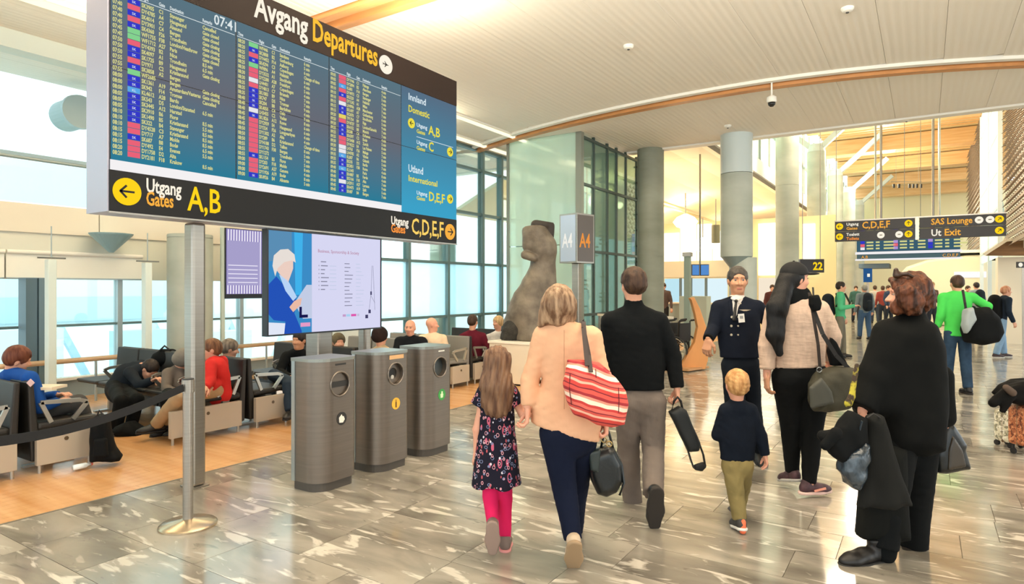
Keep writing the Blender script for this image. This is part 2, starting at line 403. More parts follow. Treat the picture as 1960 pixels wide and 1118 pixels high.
# ---- timber floor of the seating area
WOODF = mat('wood_floor', '#c9905a', .26, 0, col2='#e0b07c', vs=(.7, 9, 1), thr=(.3, .7), spec=.6, detail=6)
wf = struct(MB().box(-12.5, XE, -6, 60, -.14, -.01).build('floor', mat('wood_joint', '#96683e', .5)))
pl = MB()
for r_ in range(0, 70):
    x1 = XE-.006-r_*.104; y = -6+random.random()*2
    y = -6
    rr = random.Random(r_)
    while y < 40:
        L_ = rr.uniform(1.6, 2.6); pl.box(x1-.1025, x1, y, min(y+L_-.0015, 40), -.01, 0); y += L_
pl.build('floorboards', WOODF, wf, kind='stuff', label='narrow honey-coloured boards')
struct(MB().box(XE-.004, XE+.02, -6, 40, -.012, .001).build('trim_1', mat('brass_strip', '#8d8474', .4, .6)))
# ---- ceiling
def ceil_mat():
    m = mat('ceiling_white', '#efe8db', .75, 0, bump=0)
    nt = m.node_tree; N = nt.nodes; L = nt.links; b = N['Principled BSDF']
    g = N.new('ShaderNodeNewGeometry'); w = N.new('ShaderNodeTexWave'); w.bands_direction = 'X'; w.inputs['Scale'].default_value = 3.0; L.new(g.outputs['Position'], w.inputs[0])
    n = N.new('ShaderNodeTexNoise'); n.inputs['Scale'].default_value = 60
    mp = N.new('ShaderNodeMapping'); mp.inputs['Scale'].default_value = (3, .08, 1); L.new(g.outputs['Position'], mp.inputs[0]); L.new(mp.outputs[0], n.inputs[0]); n.inputs['Scale'].default_value = 5
    bp = N.new('ShaderNodeBump'); bp.inputs['Strength'].default_value = .35; bp.inputs['Distance'].default_value = .01; L.new(w.outputs['Fac'], bp.inputs['Height'])
    bp2 = N.new('ShaderNodeBump'); bp2.inputs['Strength'].default_value = .25; bp2.inputs['Distance'].default_value = .01; L.new(n.outputs['Fac'], bp2.inputs['Height']); L.new(bp.outputs[0], bp2.inputs['Normal']); L.new(bp2.outputs[0], b.inputs['Normal'])
    return m
CEIL = ceil_mat()
WH = mat('white_paint', '#ece9df', .6); WOOD = mat('oak', '#c98b52', .45, 0, var=.12, vs=(1, 14, 14)); OAKL = mat('oak_light', '#d9a468', .45, 0, col2='#e9c08a', vs=(.6, .6, 9), thr=(.3, .7))
ce = thing('ceiling', None, None, (0, 0, CZ), kind='structure')
cm = MB()   # strips of shallow ceiling panels
EDGE = 15.35
def arcY(x): return 11.35+(.06 if x > -2.8 else .033)*min(x+2.8, 6)**2 if x < 3.2 else 13.5+.3*(x-3.2)
xs = np.linspace(-12.5, 16, 39)
mb = MB()
for a, b in zip(xs[:-1], xs[1:]):
    mb.box(a, b-.004, -6, 5.48, CZ, CZ+.15); mb.box(a, b-.004, 5.98, arcY((a+b)/2)-.1, CZ, CZ+.15); mb.box(a, b-.004, min(arcY((a+b)/2)+.22, EDGE-.02), EDGE-.01, CZ, CZ+.15)
mb.build('ceiling_panels', CEIL, ce, kind='stuff')
MB().box(-12.5, 16, -6, EDGE, CZ+.15, CZ+.4).build('upper_slab', WH, ce)
# fascia at the hall edge, with a small upstand of white
MB().box(-12.5, 16, EDGE, EDGE+.25, CZ-.04, CZ+3.6).build('fascia', WH, ce)
# curved timber strip with white band
def arcstrip(nm, off0, off1, z0, z1, m, lb=None):
    mb = MB(); X = np.linspace(-9.4, 8, 64)
    for a, b in zip(X[:-1], X[1:]):
        V = [(x, arcY(x)+o, z) for z in (z0, z1) for o in (off0, off1) for x in (a, b)]
        mb.add(V, [(0, 2, 3, 1), (4, 5, 7, 6), (0, 1, 5, 4), (2, 6, 7, 3), (0, 4, 6, 2), (1, 3, 7, 5)])
    tag(mb.build(nm, m, ce), lb)
arcstrip('timber_strip', .08, .24, CZ-.09, CZ+.1, WOOD)
arcstrip('slot', -.02, .08, CZ-.01, CZ+.12, mat('slot_grey', '#b9b2a6', .6))
arcstrip('rim', -.14, -.02, CZ-.05, CZ+.1, WH)
for y in (5.5, 5.78):
    MB().box(-9.4, 4, y, y+.13, CZ-.06, CZ+.1).build('timber_strip', WOOD, ce)
MB().box(-9.4, 4, 5.63, 5.78, CZ+.04, CZ+.12).build('slot', CEIL, ce)
# light cove by the facade
COVE = emat('cove_light', '#fff0c8', 1.5)
cv = thing('cove_light', 'long glowing strip lights where the white ceiling meets the glass facade', 'light', (-9.0, 6, CZ))
MB().box(-9.05, -8.93, 2, 14, CZ-.07, CZ-.03).build('tube', COVE, cv)
MB().box(-9.1, -8.88, 2, 14, CZ-.03, CZ).build('housing', WH, cv)
cv = thing('cove_light', 'glowing strip light along the ceiling just inside the mezzanine', 'light', (-7.9, 6, CZ))
MB().box(-7.95, -7.85, 6.2, 14, CZ-.06, CZ-.03).build('tube', COVE, cv); MB().box(-8, -7.8, 6.2, 14, CZ-.03, CZ).build('housing', WH, cv)
# smoke detectors, dome camera
for (px, py, lb) in ((1203, 87, 'small white smoke detector on the ceiling left of the curved timber strip'), (1622, 15, 'small white smoke detector high on the ceiling at the top edge of the picture'), (1735, 228, 'small white detector on the ceiling edge above the hanging signs'), (1393, 240, 'small white detector on the ceiling above the tall round columns')):
    p = WZ(px, py, CZ); t = thing('smoke_detector', lb, 'detector', p)
    MB().lathe(p, [(.075, 0), (.075, -.02), (.055, -.045), (.02, -.055)], 20).build('body', WH, t); MB().lathe(p, [(.02, -.055), (.018, -.065)], 10).build('sensor', mat('dark_grey', '#3b3b3a', .5), t)
p = WZ(1477, 153, CZ); t = thing('dome_camera', 'white dome security camera on a short rod under the curved timber strip', 'camera', p)
MB().cyl(p, .014, CZ-.27, CZ-.03).build('rod', WH, t)
MB().lathe(p, [(.05, 0-.0), (.05, -.03)], 20).build('mounting_plate', WH, t)
MB().lathe(p, [(.03, -.26), (.075, -.29), (.08, -.36), (.07, -.38)], 24).build('housing', WH, t, smooth=True)
MB().lathe(p, [(.062, -.38), (.055, -.42), (.03, -.447), (.01, -.452)], 24).build('dome', mat('smoked', '#1c1c1c', .1), t, smooth=True)
# ---- glass facade (left) and mezzanine
ALU = mat('aluminium', '#a9b6b8', .4, .5); DKM = mat('dark_frame', '#6d8587', .45, .3); PALE = mat('pale_panel', '#dfe3dc', .5); BLINDM = mat('roller_blind', '#f0efe4', .8)
GL = glass('pane_glass', '#f2fdfd', .04); GLB = glass('balustrade_glass', '#e6f8f6', .06); FROST = glass('frosted_glass', '#e2f5f9', .06, frost=.4, fcol='#cfeaf5')
wl = thing('wall_left', None, None, (XF, 4, 0), kind='structure')
MB().box(XF-.25, XF, -6, 9.0, 0, .26).build('sill_wall', mat('sill_grey', '#93a6ae', .5), wl)
MB().box(XF-.1, XF+.06, -6, 9.0, .26, .30).build('sill', WH, wl)
MB().box(XF-.35, XF+.02, -6, 9.0, 1.73, 2.38).build('lintel', mat('lintel', '#d8d9cc', .6), wl)
MB().box(XF-.08, XF+.0, -6, 9.0, 1.04, 1.075).build('transom', DKM, wl)
ys = [-3.2, -.4, 2.35, 2.9, 4.9, 6.9, 9.0]
for i, y in enumerate((-.4, 2.2, 3.35, 5.0, 7.1)):
    MB().box(XF-.1, XF+.03, y-.035, y+.035, .3, 1.73).build('mullion', ALU, wl)
for a, b in zip((-6, -.4, 2.2, 3.35, 5.0, 7.1), (-.4, 2.2, 3.35, 5.0, 7.1, 9.0)):
    for z0, z1 in ((.3, 1.04), (1.075, 1.73)): MB().box(XF-.045, XF-.035, a+.035, b-.035, z0, z1).build('pane', GL, wl)
for a, b in ((-3, .9), (.92, 3.5), (3.52, 5.3)):
    bl = thing('roller_blind', {-3: 'white roller blind at the far left above the blue-shirted man', .92: 'white roller blind over the window between the two glass balustrade posts', 3.52: 'short white roller blind beside the wide concrete column'}[a], 'blind', (XF+.1, (a+b)/2, 1.72), 'white roller blinds')
    MB().box(XF+.07, XF+.078, a, b, 1.75, 2.1).build('fabric', BLINDM, bl); MB().tube([(XF+.09, a, 2.1), (XF+.09, b, 2.1)], .03).build('roller', WH, bl); MB().box(XF+.06, XF+.085, a, b, 1.73, 1.75).build('bottom_bar', ALU, bl)
# mezzanine slab, balustrade
mz = thing('trim_2', None, None, (XF, 4, 2.38), kind='structure')
MB().box(-13.5, XF, -6, 9.0, 2.45, 2.74).build('slab', WH, mz)
for k in range(10):
    y = -5.8+k*1.5
    MB().box(XF, XF+.05, y, min(y+1.485, 9), 2.38, 2.78).build('edge_panel', mat('edge_panel', '#e3dccb', .5), mz)
bs = thing('balustrade', 'long glass balustrade with a steel top rail along the mezzanine edge', 'railing', (XF, 4, 2.78))
for k in range(10):
    y = -5.8+k*1.5; MB().box(XF+.01, XF+.022, y+.01, min(y+1.485, 9), 2.80, 3.38).build('glass_panel', GLB, bs)
    MB().box(XF+.0, XF+.03, y-.02, y+.01, 2.78, 3.38).build('post', ALU, bs)
MB().tube([(XF+.016, -6, 3.41), (XF+.016, 9, 3.41)], .025).build('top_rail', ALU, bs, smooth=True)
# upper window wall behind the mezzanine
up = thing('window_1', None, None, (-13.3, 4, 2.74), kind='structure')
for y in (-2.6, .4, 3.4, 6.4, 9.4):
    MB().box(-13.4, -13.2, y-.09, y+.09, 2.74, 6.0).build('mullion', mat('blue_grey', '#8fb6c6', .5), up)
MB().box(-13.36, -13.25, -6, 12, 3.9, 3.98).build('transom', ALU, up)
for a, b in ((-6, -2.6), (-2.6, .4), (.4, 3.4), (3.4, 6.4), (6.4, 9.4)):
    MB().box(-13.32, -13.31, a+.09, b-.09, 2.8, 3.9).build('pane', GL, up); MB().box(-13.32, -13.31, a+.09, b-.09, 3.98, 5.9).build('pane', GL, up)
MB().box(XF-.15, XF+.15, -6, 9.2, CZ-.25, CZ).build('edge_beam', mat('pale_beam', '#d9e0d6', .6), up)
# big duct seen behind the board
t = thing('duct_nozzle', 'round grey air nozzle beside the left end of the departures board', 'vent', (-12.2, 4.4, 4.2))
c = WX(152, 215, -12.0)
MB().tube([c+Vector((-.5, 0, 0)), c+Vector((.0, 0, 0))], .26, 28).build('duct', mat('duct', '#9db2b4', .5), t, smooth=False)
MB().tube([c, c+Vector((.06, 0, 0))], [.29, .28], 28).build('collar', ALU, t)
# lamp bowl under the slab (inverted cone)
c = WX(213, 463, XF+.35)
t = thing('uplighter', 'inverted blue-grey cone lamp under the mezzanine edge', 'light', c)
MB().lathe(c, [(.03, -.16), (.28, .1), (.29, .12)], 24).build('bowl', mat('bowl', '#8eb0b8', .4), t); MB().bar(c+Vector((0, 0, .1)), c+Vector((-.4, 0, .16)), .04, .03).build('bracket', ALU, t)
# right, full-height facade
wg = thing('window_2', None, None, (XG, 12, 0), kind='structure')
FY = [9.0, 10.35, 11.7, 13.1, 13.95, 14.9]
for y in FY: MB().box(XG-.08, XG+.08, y-.04, y+.04, 0, CZ-.02).build('mullion', DKM, wg)
FZ = [.25, .95, 2.2, 3.45, 4.55, 5.06]
for z in FZ: MB().box(XG-.06, XG+.06, 9, 15, z-.03, z+.03).build('transom', DKM, wg)
for a, b in zip(FY[:-1], FY[1:]):
    for i, (z0, z1) in enumerate(zip(FZ[:-1], FZ[1:])):
        MB().box(XG-.006, XG+.006, a+.04, b-.04, z0+.03, z1-.03).build('pane', FROST if i in (1,) else GL, wg)
MB().box(XF-.25, XG, 8.95, 9.05, 0, CZ).build('return_panel', PALE, wg)
MB().box(XG-.1, XG+.06, 9, 15.3, 0, .25).build('plinth', WH, wg)
# hand rail along the windows
hr = thing('handrail', 'long pale wooden handrail on slim posts in front of the left windows', 'railing', (-9.9, 4, 0))
MB().tube([(-9.9, -3, .6), (-9.9, 8.8, .6)], .035, 14).build('rail', mat('rail_oak', '#c7a987', .4), hr, smooth=True)
for k in range(9): MB().cyl((-9.9, -2.6+k*1.4), .018, 0, .58, 10).build('post', ALU, hr)
# free-standing glass screen posts with patch fittings (left)
for i, (px, lb) in enumerate(((97, 'slim white post with a small steel bracket left of the departures pole'), (281, 'slim white post with a small steel bracket just left of the departures pole'))):
    p = WX(px, 560, -9.7); t = thing('screen_post', lb, 'post', (p.x, p.y, 0))
    MB().box(p.x-.06, p.x+.06, p.y-.05, p.y+.05, 0, 1.98).build('post', mat('post_white', '#dbe8e2', .4), t, bevel=.01)
    MB().bar((p.x+.03, p.y-.16, 2.0), (p.x+.03, p.y+.16, 2.0), .03, .02).build('bracket', mat('bracket', '#77756a', .35, .7), t)
    MB().cyl((p.x+.02, p.y), .008, 2.0, 2.42, 8).build('rod', ALU, t)
# dark steel stanchion column between windows
p = WX(64, 600, -10.2); t = thing('steel_column', 'dark grey steel column in front of the far left window', 'column', (p.x, p.y, 0))
MB().box(p.x-.12, p.x+.12, p.y-.13, p.y+.0, 0, 1.74).build('column', mat('steel_dark', '#5d7480', .4, .2), t); MB().box(p.x-.12, p.x+.12, p.y+.02, p.y+.14, 0, 1.74).build('column', mat('steel_dark2', '#6f8690', .4, .2), t)
# ---- concrete columns
def conc_mat(nm='concrete', a='#9fa69a', b='#b8bdb2'):
    return mat(nm, a, .62, 0, col2=b, vs=(.9, .9, 2.2), thr=(.3, .7), bump=.15, bs=(12, 12, 12), detail=7, bd=.004)
CON = conc_mat()
def column(px, X, Y, r, z1, lb, m=CON, cone=False, group=None, z0=0):
    t = thing('concrete_column', lb, 'column', (X, Y, 0), group)
    mb = MB(); q = []; seg = 2.4; z = z0
    while z < z1: z2 = min(z+seg, z1); mb.cyl((X, Y), r, z, z2-.012, 40); mb.cyl((X, Y), r-.008, z2-.012, z2, 40); z = z2
    shade_auto(mb.build('shaft', m, t)); return t
column(363, -9.8, 5.73, .33, 2.45, 'wide pale concrete column behind the departures board pole')
column(857, -9.95, 12.25, .32, CZ+.2, 'grey round column behind the glass facade right of the big screen')
column(1246, -5.8, 15.4, .33, CZ, 'dark grey concrete column right of the glass lift shaft', conc_mat('concrete_dark', '#7c8070', '#94988a'))
LBS = ['nearest tall concrete column of the row, behind the uniformed man', 'second tall concrete column, rising behind the black cap', 'third column of the row carrying a forked strut', 'fourth column of the row carrying a forked strut', 'fifth column of the row, just left of the hanging signs', 'farthest column of the row behind the hanging signs']
for k in range(6):
    Y = 15.0+6.4*k; X = -3.6; top = CZ if k == 0 else 7.0
    if k == 0:
        t = thing('concrete_column', LBS[0], 'column', (X, Y, 0))
        shade_auto(MB().cyl((X, Y), .35, 2.32, 4.2, 44).build('upper_drum', CON, t)); shade_auto(MB().cyl((X, Y), .352, 4.21, CZ, 44).build('top_drum', mat('drum_white', '#c7d3d3', .4), t))
        shade_auto(MB().cyl((X, Y), .13, 2.05, 2.32, 32, .34).build('uplighter_cone', mat('cone_grey', '#8f9f9f', .4, .4), t))
        shade_auto(MB().cyl((X+.12, Y+.1), .3, 0, 2.3, 40).build('lower_shaft', CON, t)); continue
    t = column(0, X, Y, .34, top, LBS[k])
    sm = mat('strut_grey', '#b6c2bf', .5)
    MB().lathe((X, Y, top), [(.34, 0), (.28, .22), (.28, .3)], 32).build('cap', sm, t)
    for s, e in ((-1, 1.9), (1, 1.9)):
        MB().bar((X+.1*s, Y, top+.1), (X+e*s, Y, 8.75), .26, .2).build('strut', sm, t)
# ---- glass lift shaft
bx = thing('wall_back', None, None, (-6.42, 12.76, 0), kind='structure')
bx0, bx1, by0, by1 = -8.35, -6.42, 12.76, 16.1
GREEN = glass('lift_glass', '#dcefe8', .12, frost=.6, fcol='#b3c2bd')
GREEN2 = glass('lift_glass_clear', '#b4cfc8', .2, frost=.18, fcol='#94a8a0')
MB().box(bx0, bx1-.12, by0, by0+.02, 2.6, CZ).build('glass_panel', GREEN, bx)
MB().box(bx0, bx1-.12, by0, by0+.02, 0, 2.58).build('glass_panel', GREEN, bx)
ST = mat('lift_post', '#8f948a', .45, .4); STD = mat('lift_frame', '#4e5c58', .45, .3)
MB().box(bx1-.13, bx1+.01, by0-.02, by0+.12, 0, CZ).build('corner_post', ST, bx); MB().box(bx0-.05, bx0+.02, by0-.02, by0+.06, 0, CZ).build('corner_post', ST, bx)
MB().box(bx1-.06, bx1, by1-.06, by1+.06, 0, CZ).build('corner_post', STD, bx)
ysp = [by0+.12, 13.45, 14.2, 14.75, 15.35, by1-.06]
for y in ysp[1:-1]: MB().box(bx1-.06, bx1, y-.03, y+.03, 0, CZ).build('mullion', STD, bx)
for z in (1.0, 2.45, 3.95, 5.0): MB().box(bx1-.05, bx1+.005, by0+.1, by1, z-.03, z+.03).build('transom', STD, bx)
for a, b in zip(ysp[:-1], ysp[1:]):
    for z0, z1 in ((.02, .97), (1.03, 2.42), (2.48, 3.92), (3.98, 4.97)): MB().box(bx1-.035, bx1-.025, a+.03, b-.03, z0, z1).build('pane', GREEN2, bx)
# machinery seen inside: rails, brackets, cables
mm = MB(); rr = random.Random(3)
for y in (13.2, 13.8, 14.45, 15.0): mm.bar((bx1-.5, y, 0), (bx1-.5, y, CZ), .05, .05)
for k in range(46):
    z = .2+k*.105; y = rr.choice((13.2, 13.8, 14.45, 15.0)); mm.box(bx1-.55, bx1-.42, y-.12, y+.12, z, z+.035)
mm.build('lift_rails', mat('machinery', '#b7c2b8', .4, .6), bx, kind='stuff')
MB().box(bx0+.3, bx0+.35, by0+.5, by1-.3, 0, CZ).build('inner_wall', mat('inner', '#9db0a8', .6), bx)
# spider fittings down the right edge
for k in range(11): MB().box(bx1-.01, bx1+.03, by1-.1, by1-.02, .6+k*.42, .64+k*.42).build('glass_clamp', mat('clamp', '#262a29', .4), bx)
# ---- far hall: vaulted cream ceiling left of the columns
VA = mat('vault_cream', '#f1e6c4', .7)
vt = thing('ceiling', None, None, (-7, 25, 5), kind='structure')
prof = [(-4.55, 5.35), (-5.3, 5.6), (-6.4, 5.72), (-7.8, 5.6), (-9.4, 5.15), (-11, 4.5), (-12.3, 3.9)]
mb = MB()
for y in np.arange(15.6, 60, 2.13):
    for (x0, z0), (x1, z1) in zip(prof[:-1], prof[1:]):
        mb.add([(x0, y, z0), (x1, y, z1), (x1, y+2.12, z1), (x0, y+2.12, z0), (x0, y, z0+.1), (x1, y, z1+.1), (x1, y+2.12, z1+.1), (x0, y+2.12, z0+.1)],
               [(0, 1, 2, 3), (4, 7, 6, 5), (0, 4, 5, 1), (3, 2, 6, 7), (0, 3, 7, 4), (1, 5, 6, 2)])
mb.build('vault_panels', VA, vt, kind='stuff')
MB().box(-4.6, -4.45, 15.6, 60, 5.25, 5.75).build('vault_edge', WH, vt); MB().box(-4.62, -4.44, 15.6, 60, 5.2, 5.25).build('shadow_gap', mat('gap', '#5f5a48', .6), vt)
MB().tube([(-9.0, 15.6, 5.0), (-9.0, 60, 5.0)], .05, 8).build('cable_tray', mat('tray', '#b7ac85', .6), vt)
# clerestory between vault edge and timber roof
cl = thing('window_3', None, None, (-4.5, 30, 5.8), kind='structure')
for k in range(30): MB().box(-4.56, -4.44, 15.7+k*1.5-.04, 15.7+k*1.5+.04, 5.75, 8.6).build('mullion', mat('mull_grey', '#9a9f98', .5), cl)
MB().box(-4.52, -4.5, 15.7, 60, 5.8, 8.6).build('pane_strip', glass('clerestory', '#e9f6f2', .05, frost=.4, fcol='#dfe6dc'), cl)
MB().box(-4.6, -4.4, 15.7, 60, 6.9, 6.98).build('transom', ALU, cl)
# timber roof
tr = thing('ceiling', None, None, (-1, 30, 8.6), kind='structure')
MB().box(-4.6, 5, 15.6, 62, 9.55, 9.7).build('roof_deck', mat('deck', '#e6d2a2', .6), tr)
for k in range(7):
    y = 19.0+k*6.4
    MB().box(-4.6, 5, y, y+.9, 8.75-.0, 9.5).build('timber_beam', OAKL, tr)
    for q in range(8): MB().box(-4.6, 5, y+1.6+q*.55, y+1.68+q*.55, 9.44, 9.5).build('batten', OAKL, tr) if k < 4 else None
# upper wall closing the hall end
we = thing('wall_far', None, None, (0, 60, 0), kind='structure')
MB().box(-12.5, 16, 60, 60.3, 0, 9.6).build('end_wall', mat('end_cream', '#e7d9ae', .7), we)
# lattice wall at the right of the hall
LX = 2.0
lt = thing('wall_right', None, None, (LX, 30, 2.6), kind='structure')
MB().box(LX+.35, LX+.5, 16.5, 25, 2.75, 9.5).build('backing', mat('lattice_back', '#ece9df', .7), lt); MB().box(LX+.35, LX+.5, 33, 46, 2.75, 9.5).build('backing', MATS['lattice_back'], lt)
lm = mat('lattice_bronze', '#8d7c6c', .4, .4)
def lattice(y0, y1, z0, z1, st, name):
    mb = MB(); rows = int((z1-z0)/(st*.5))
    n = 0
    for i in range(rows):
        z = z0+i*st*.5; off = (i % 2)*st/2; y = y0+off
        while y < y1-st*.3:
            # one folded diamond scale
            V = [(LX+.16, y, z+st*.35), (LX, y+st*.3, z+st*.05), (LX+.14, y+st*.62, z+st*.35), (LX+.1, y+st*.34, z+st*.62)]
            mb.add(V+[(v[0]+.03, v[1], v[2]) for v in V], [(0, 1, 2, 3), (7, 6, 5, 4), (0, 4, 5, 1), (1, 5, 6, 2), (2, 6, 7, 3), (3, 7, 4, 0)]); y += st; n += 1
    mb.build(name, lm, lt, kind='stuff')
lattice(16.5, 25, 2.8, 9.5, .42, 'diamond_scales'); lattice(33, 45, 3.2, 9.5, .55, 'diamond_scales')
# glass lift between the lattice bays
gl = thing('glass_lift', 'tall pale glass lift tower between the two bronze lattice walls', 'lift', (LX+.6, 29, 0))
for (y, x) in ((25.2, LX), (32.8, LX), (29, LX)): MB().box(x-.06, x+.06, y-.08, y+.08, 0, 8.7).build('post', mat('lift_white', '#d8e2e2', .4), gl)
for z in (3.0, 4.2, 5.4, 6.6, 7.8, 8.6): MB().box(LX-.04, LX+.04, 25.2, 32.8, z-.05, z+.05).build('transom', MATS['lift_white'], gl)
MB().box(LX-.02, LX, 25.25, 32.75, 2.6, 8.7).build('glass', glass('lift_pane', '#dfeeee', .1, frost=.35, fcol='#cfd8d4'), gl)
for k in range(4): MB().bar((LX+.2, 25.4+k*1.4, 3.0+k*1.2), (LX+.2, 26.8+k*1.4, 4.2+k*1.2), .08, .06).build('brace', ALU, gl)
# ================================================================ DEPARTURES BOARD
XB = -4.8; uY = Vector((0, 1, 0)); uZ = Vector((0, 0, 1)); uX = Vector((1, 0, 0))
def BY(px): return WX(px, 500, XB).y
def BZ(px, py): return WX(px, py, XB).z
y0, y1 = BY(207), BY(874); zb = BZ(874, 467); zbt = BZ(874, 421); zs0 = BZ(874, 419); zs1 = BZ(874, 203); zt = BZ(874, 156)
CH = mat('char_sign', '#2a2521', .45); CHB = mat('sign_black', '#0e0d0d', .45, spec=.3); STEEL = mat('brushed_steel', '#a39c92', .32, .85, var=.06, vs=(1, 1, 60)); SIDE = mat('board_side', '#b9b6c4', .4, .3)
bd = thing('departures_board', 'huge hanging flight departures board with a brown header and rows of yellow flight text', 'board', (XB-.15, (y0+y1)/2, zb))
MB().box(XB-.32, XB-.012, y0-.0, y1, zb, zt).build('housing', SIDE, bd)
MB().box(XB-.012, XB+.0, y0+.012, y1, zs1, zt).build('header_panel', mat('header_brown', '#271a14', .6, spec=.3), bd)
MB().box(XB-.012, XB+.0, y0+.01, y1, zb, zbt-.0).build('gate_panel', CHB, bd)
MB().box(XB-.0, XB+.012, y0, y1, zb-.012, zb).build('lower_trim', STEEL, bd)
LIT_W = emat('lit_white', '#fff6e2', 1.0); LIT_Y = emat('lit_yellow', '#ffc02a', 1.0); LIT_O = emat('lit_orange', '#ffb648', .95); SC_Y = emat('screen_yellow', '#eeeb9c', .8); SC_W = emat('screen_white', '#e9f3f4', .9)
# glowing strip under the screens
ys4 = BY(768)
zw = BZ(207, 304); 
MB().box(XB-.0, XB+.004, y0+.012, ys4, zbt+.0, zw).build('light_strip', emat('strip_white', '#f4f1f2', 1.0), bd)
# eight screens
def screen_mat(nm, top, mid, bot):
    m = bpy.data.materials.new(nm); m.use_nodes = True; nt = m.node_tree; nt.nodes.clear(); N = nt.nodes; L = nt.links
    g = N.new('ShaderNodeNewGeometry'); s = N.new('ShaderNodeSeparateXYZ'); L.new(g.outputs['Position'], s.inputs[0])
    mr = N.new('ShaderNodeMapRange'); mr.inputs[1].default_value = zw; mr.inputs[2].default_value = zs1; L.new(s.outputs[2], mr.inputs[0])
    r = N.new('ShaderNodeValToRGB'); L.new(mr.outputs[0], r.inputs[0]); e = r.color_ramp.elements
    e[0].position = 0; e[0].color = lin(bot); e[1].position = .5; e[1].color = lin(mid); q = e.new(1.0); q.color = lin(top)
    em = N.new('ShaderNodeEmission'); L.new(r.outputs[0], em.inputs[0]); em.inputs[1].default_value = .95*ES; o = N.new('ShaderNodeOutputMaterial'); L.new(em.outputs[0], o.inputs[0]); return m
SCM = screen_mat('flight_screen', '#5b7886', '#6a6d78', '#2d7f9b'); SCM2 = screen_mat('direction_screen', '#5a7187', '#4a8ba8', '#3fa6cd')
yc = [y0+.012, BY(452), BY(630), ys4, y1]; zm = BZ(452, 196)
zmid = (zs1+zw)/2+.0
for i in range(4):
    for j, (za, zc) in enumerate(((zw if i < 3 else zbt, zmid), (zmid, zs1))):
        MB().box(XB-.004, XB+.001, yc[i]+.006, yc[i+1]-.006, za+.0, zc-.007).build('screen', SCM if i < 3 else SCM2, bd)
MB().box(XB-.008, XB-.003, y0+.012, y1, zbt, zs1).build('screen_bezel', mat('bezel', '#11151a', .4), bd)
# rows
NR = 27; rowh = (zs1-.16-zw-.012)/NR; XT = XB+.003
def rowz(r): return zs1-.16-r*rowh
dests = ['Stavanger', 'Haugesund', 'Ålesund', 'Bergen', 'Trondheim', 'London/Heathrow', 'Paris', 'Nice', 'Trondheim', 'Haugesund', 'Kristiansund', 'Bergen', 'Bergen', 'Amsterdam/Vasteras', 'Tromsø', 'Bardu', 'London/Stansted', 'Harstad', 'Florø', 'Kristiansand', 'Stavanger', 'Kristiansand', 'Molde', 'Bodø', 'Evenes', 'Alta', 'Krakow',
         'Sandane', 'Gothenburg', 'Aalborg', 'Copenhagen', 'Helsinki', 'Stockholm', 'Frankfurt', 'Copenhagen', 'Brussels', 'Nice', 'Tromsø', 'Bardufoss', 'Oslo', 'Vadsø', 'Rome', 'Haugesund', 'Longyearbyen', 'Alta', 'Kristiansund', 'Tallinn', 'Bergen', 'Trondheim', 'Florø', 'Molde', 'Geneva', 'Bodø', 'Alicante',
         'Palanga', 'Aberdeen', 'Bergen', 'Stavanger', 'Helsinki', 'Milan', 'Manchester', 'Gothenburg', 'Stockholm', 'Riga', 'London/Gatwick', 'Munich', 'Kirkenes', 'Bodø', 'Zurich', 'Las Palmas', 'Malaga', 'Vilnius', 'Gdansk', 'Berlin', 'Roma', 'Paris', 'Førde', 'Alta', 'Larnaca', 'Split', 'Bergen']
rem1 = ['Cancelled', 'Gate closed', 'Gate closed', 'Gate closing', 'Gate closing', 'Gate closing', 'Gate closed', '8.5 min', '6.5 min', 'Gate closing', '', '', 'Gate closing', 'Gate closing', 'Cancelled', '', '6.5 min', '', '8.5 min', '5.5 min', '8.5 min', '8.5 min', '8.5 min', '6.5 min', '5.5 min', '', '8.5 min']
colr = ['b', 'r', 'b', 'r', 'b', 'g', 'g', 'r', 'b', 'b', 'r', 'b', 'g', 'b', 'b', 'l', 'b', 'b', 'b', 'b', 'b', 'r', 'r', 'b', 'r', 'r', 'r',
        'g', 'b', 'r', 'b', 'g', 'r', 'r', 'w', 'r', 'b', 'b', 'b', 'b', 'w', 'b', 'r', 'r', 'r', 'r', 'r', 'r', 'r', 'b', 'r', 'r', 'r', 'b', 'r',
        'r', 'l', 'r', 'b', 'r', 'w', 'b', 'b', 'y', 'r', 'b', 'b', 'b', 'r', 'r', 'w', 'w', 'l', 'b', 'b', 'l', 'b', 'b', 'w', 'b', 'b', 'b']
cm_ = {'b': emat('airline_blue', '#3a3fd8', .85), 'r': emat('airline_red', '#f5687f', .9), 'g': emat('airline_green', '#8ee29a', .85), 'l': emat('airline_lightblue', '#5fb0f5', .9), 'w': emat('airline_white', '#f3f1f6', .9), 'y': emat('airline_yellow', '#f2dc6a', .9)}
rr = random.Random(11); hour = 7*60+40
gates = ['C1', 'A4', 'C7', 'C4', 'F26', 'F38', 'A27', 'B2', 'A1', 'B9', 'C2', 'A2', '', 'A19', 'F14', 'A28', 'D5', 'A12', 'B6', 'B5', 'B4', 'C3', 'A7', 'B8', 'E4', 'D2', 'F18']
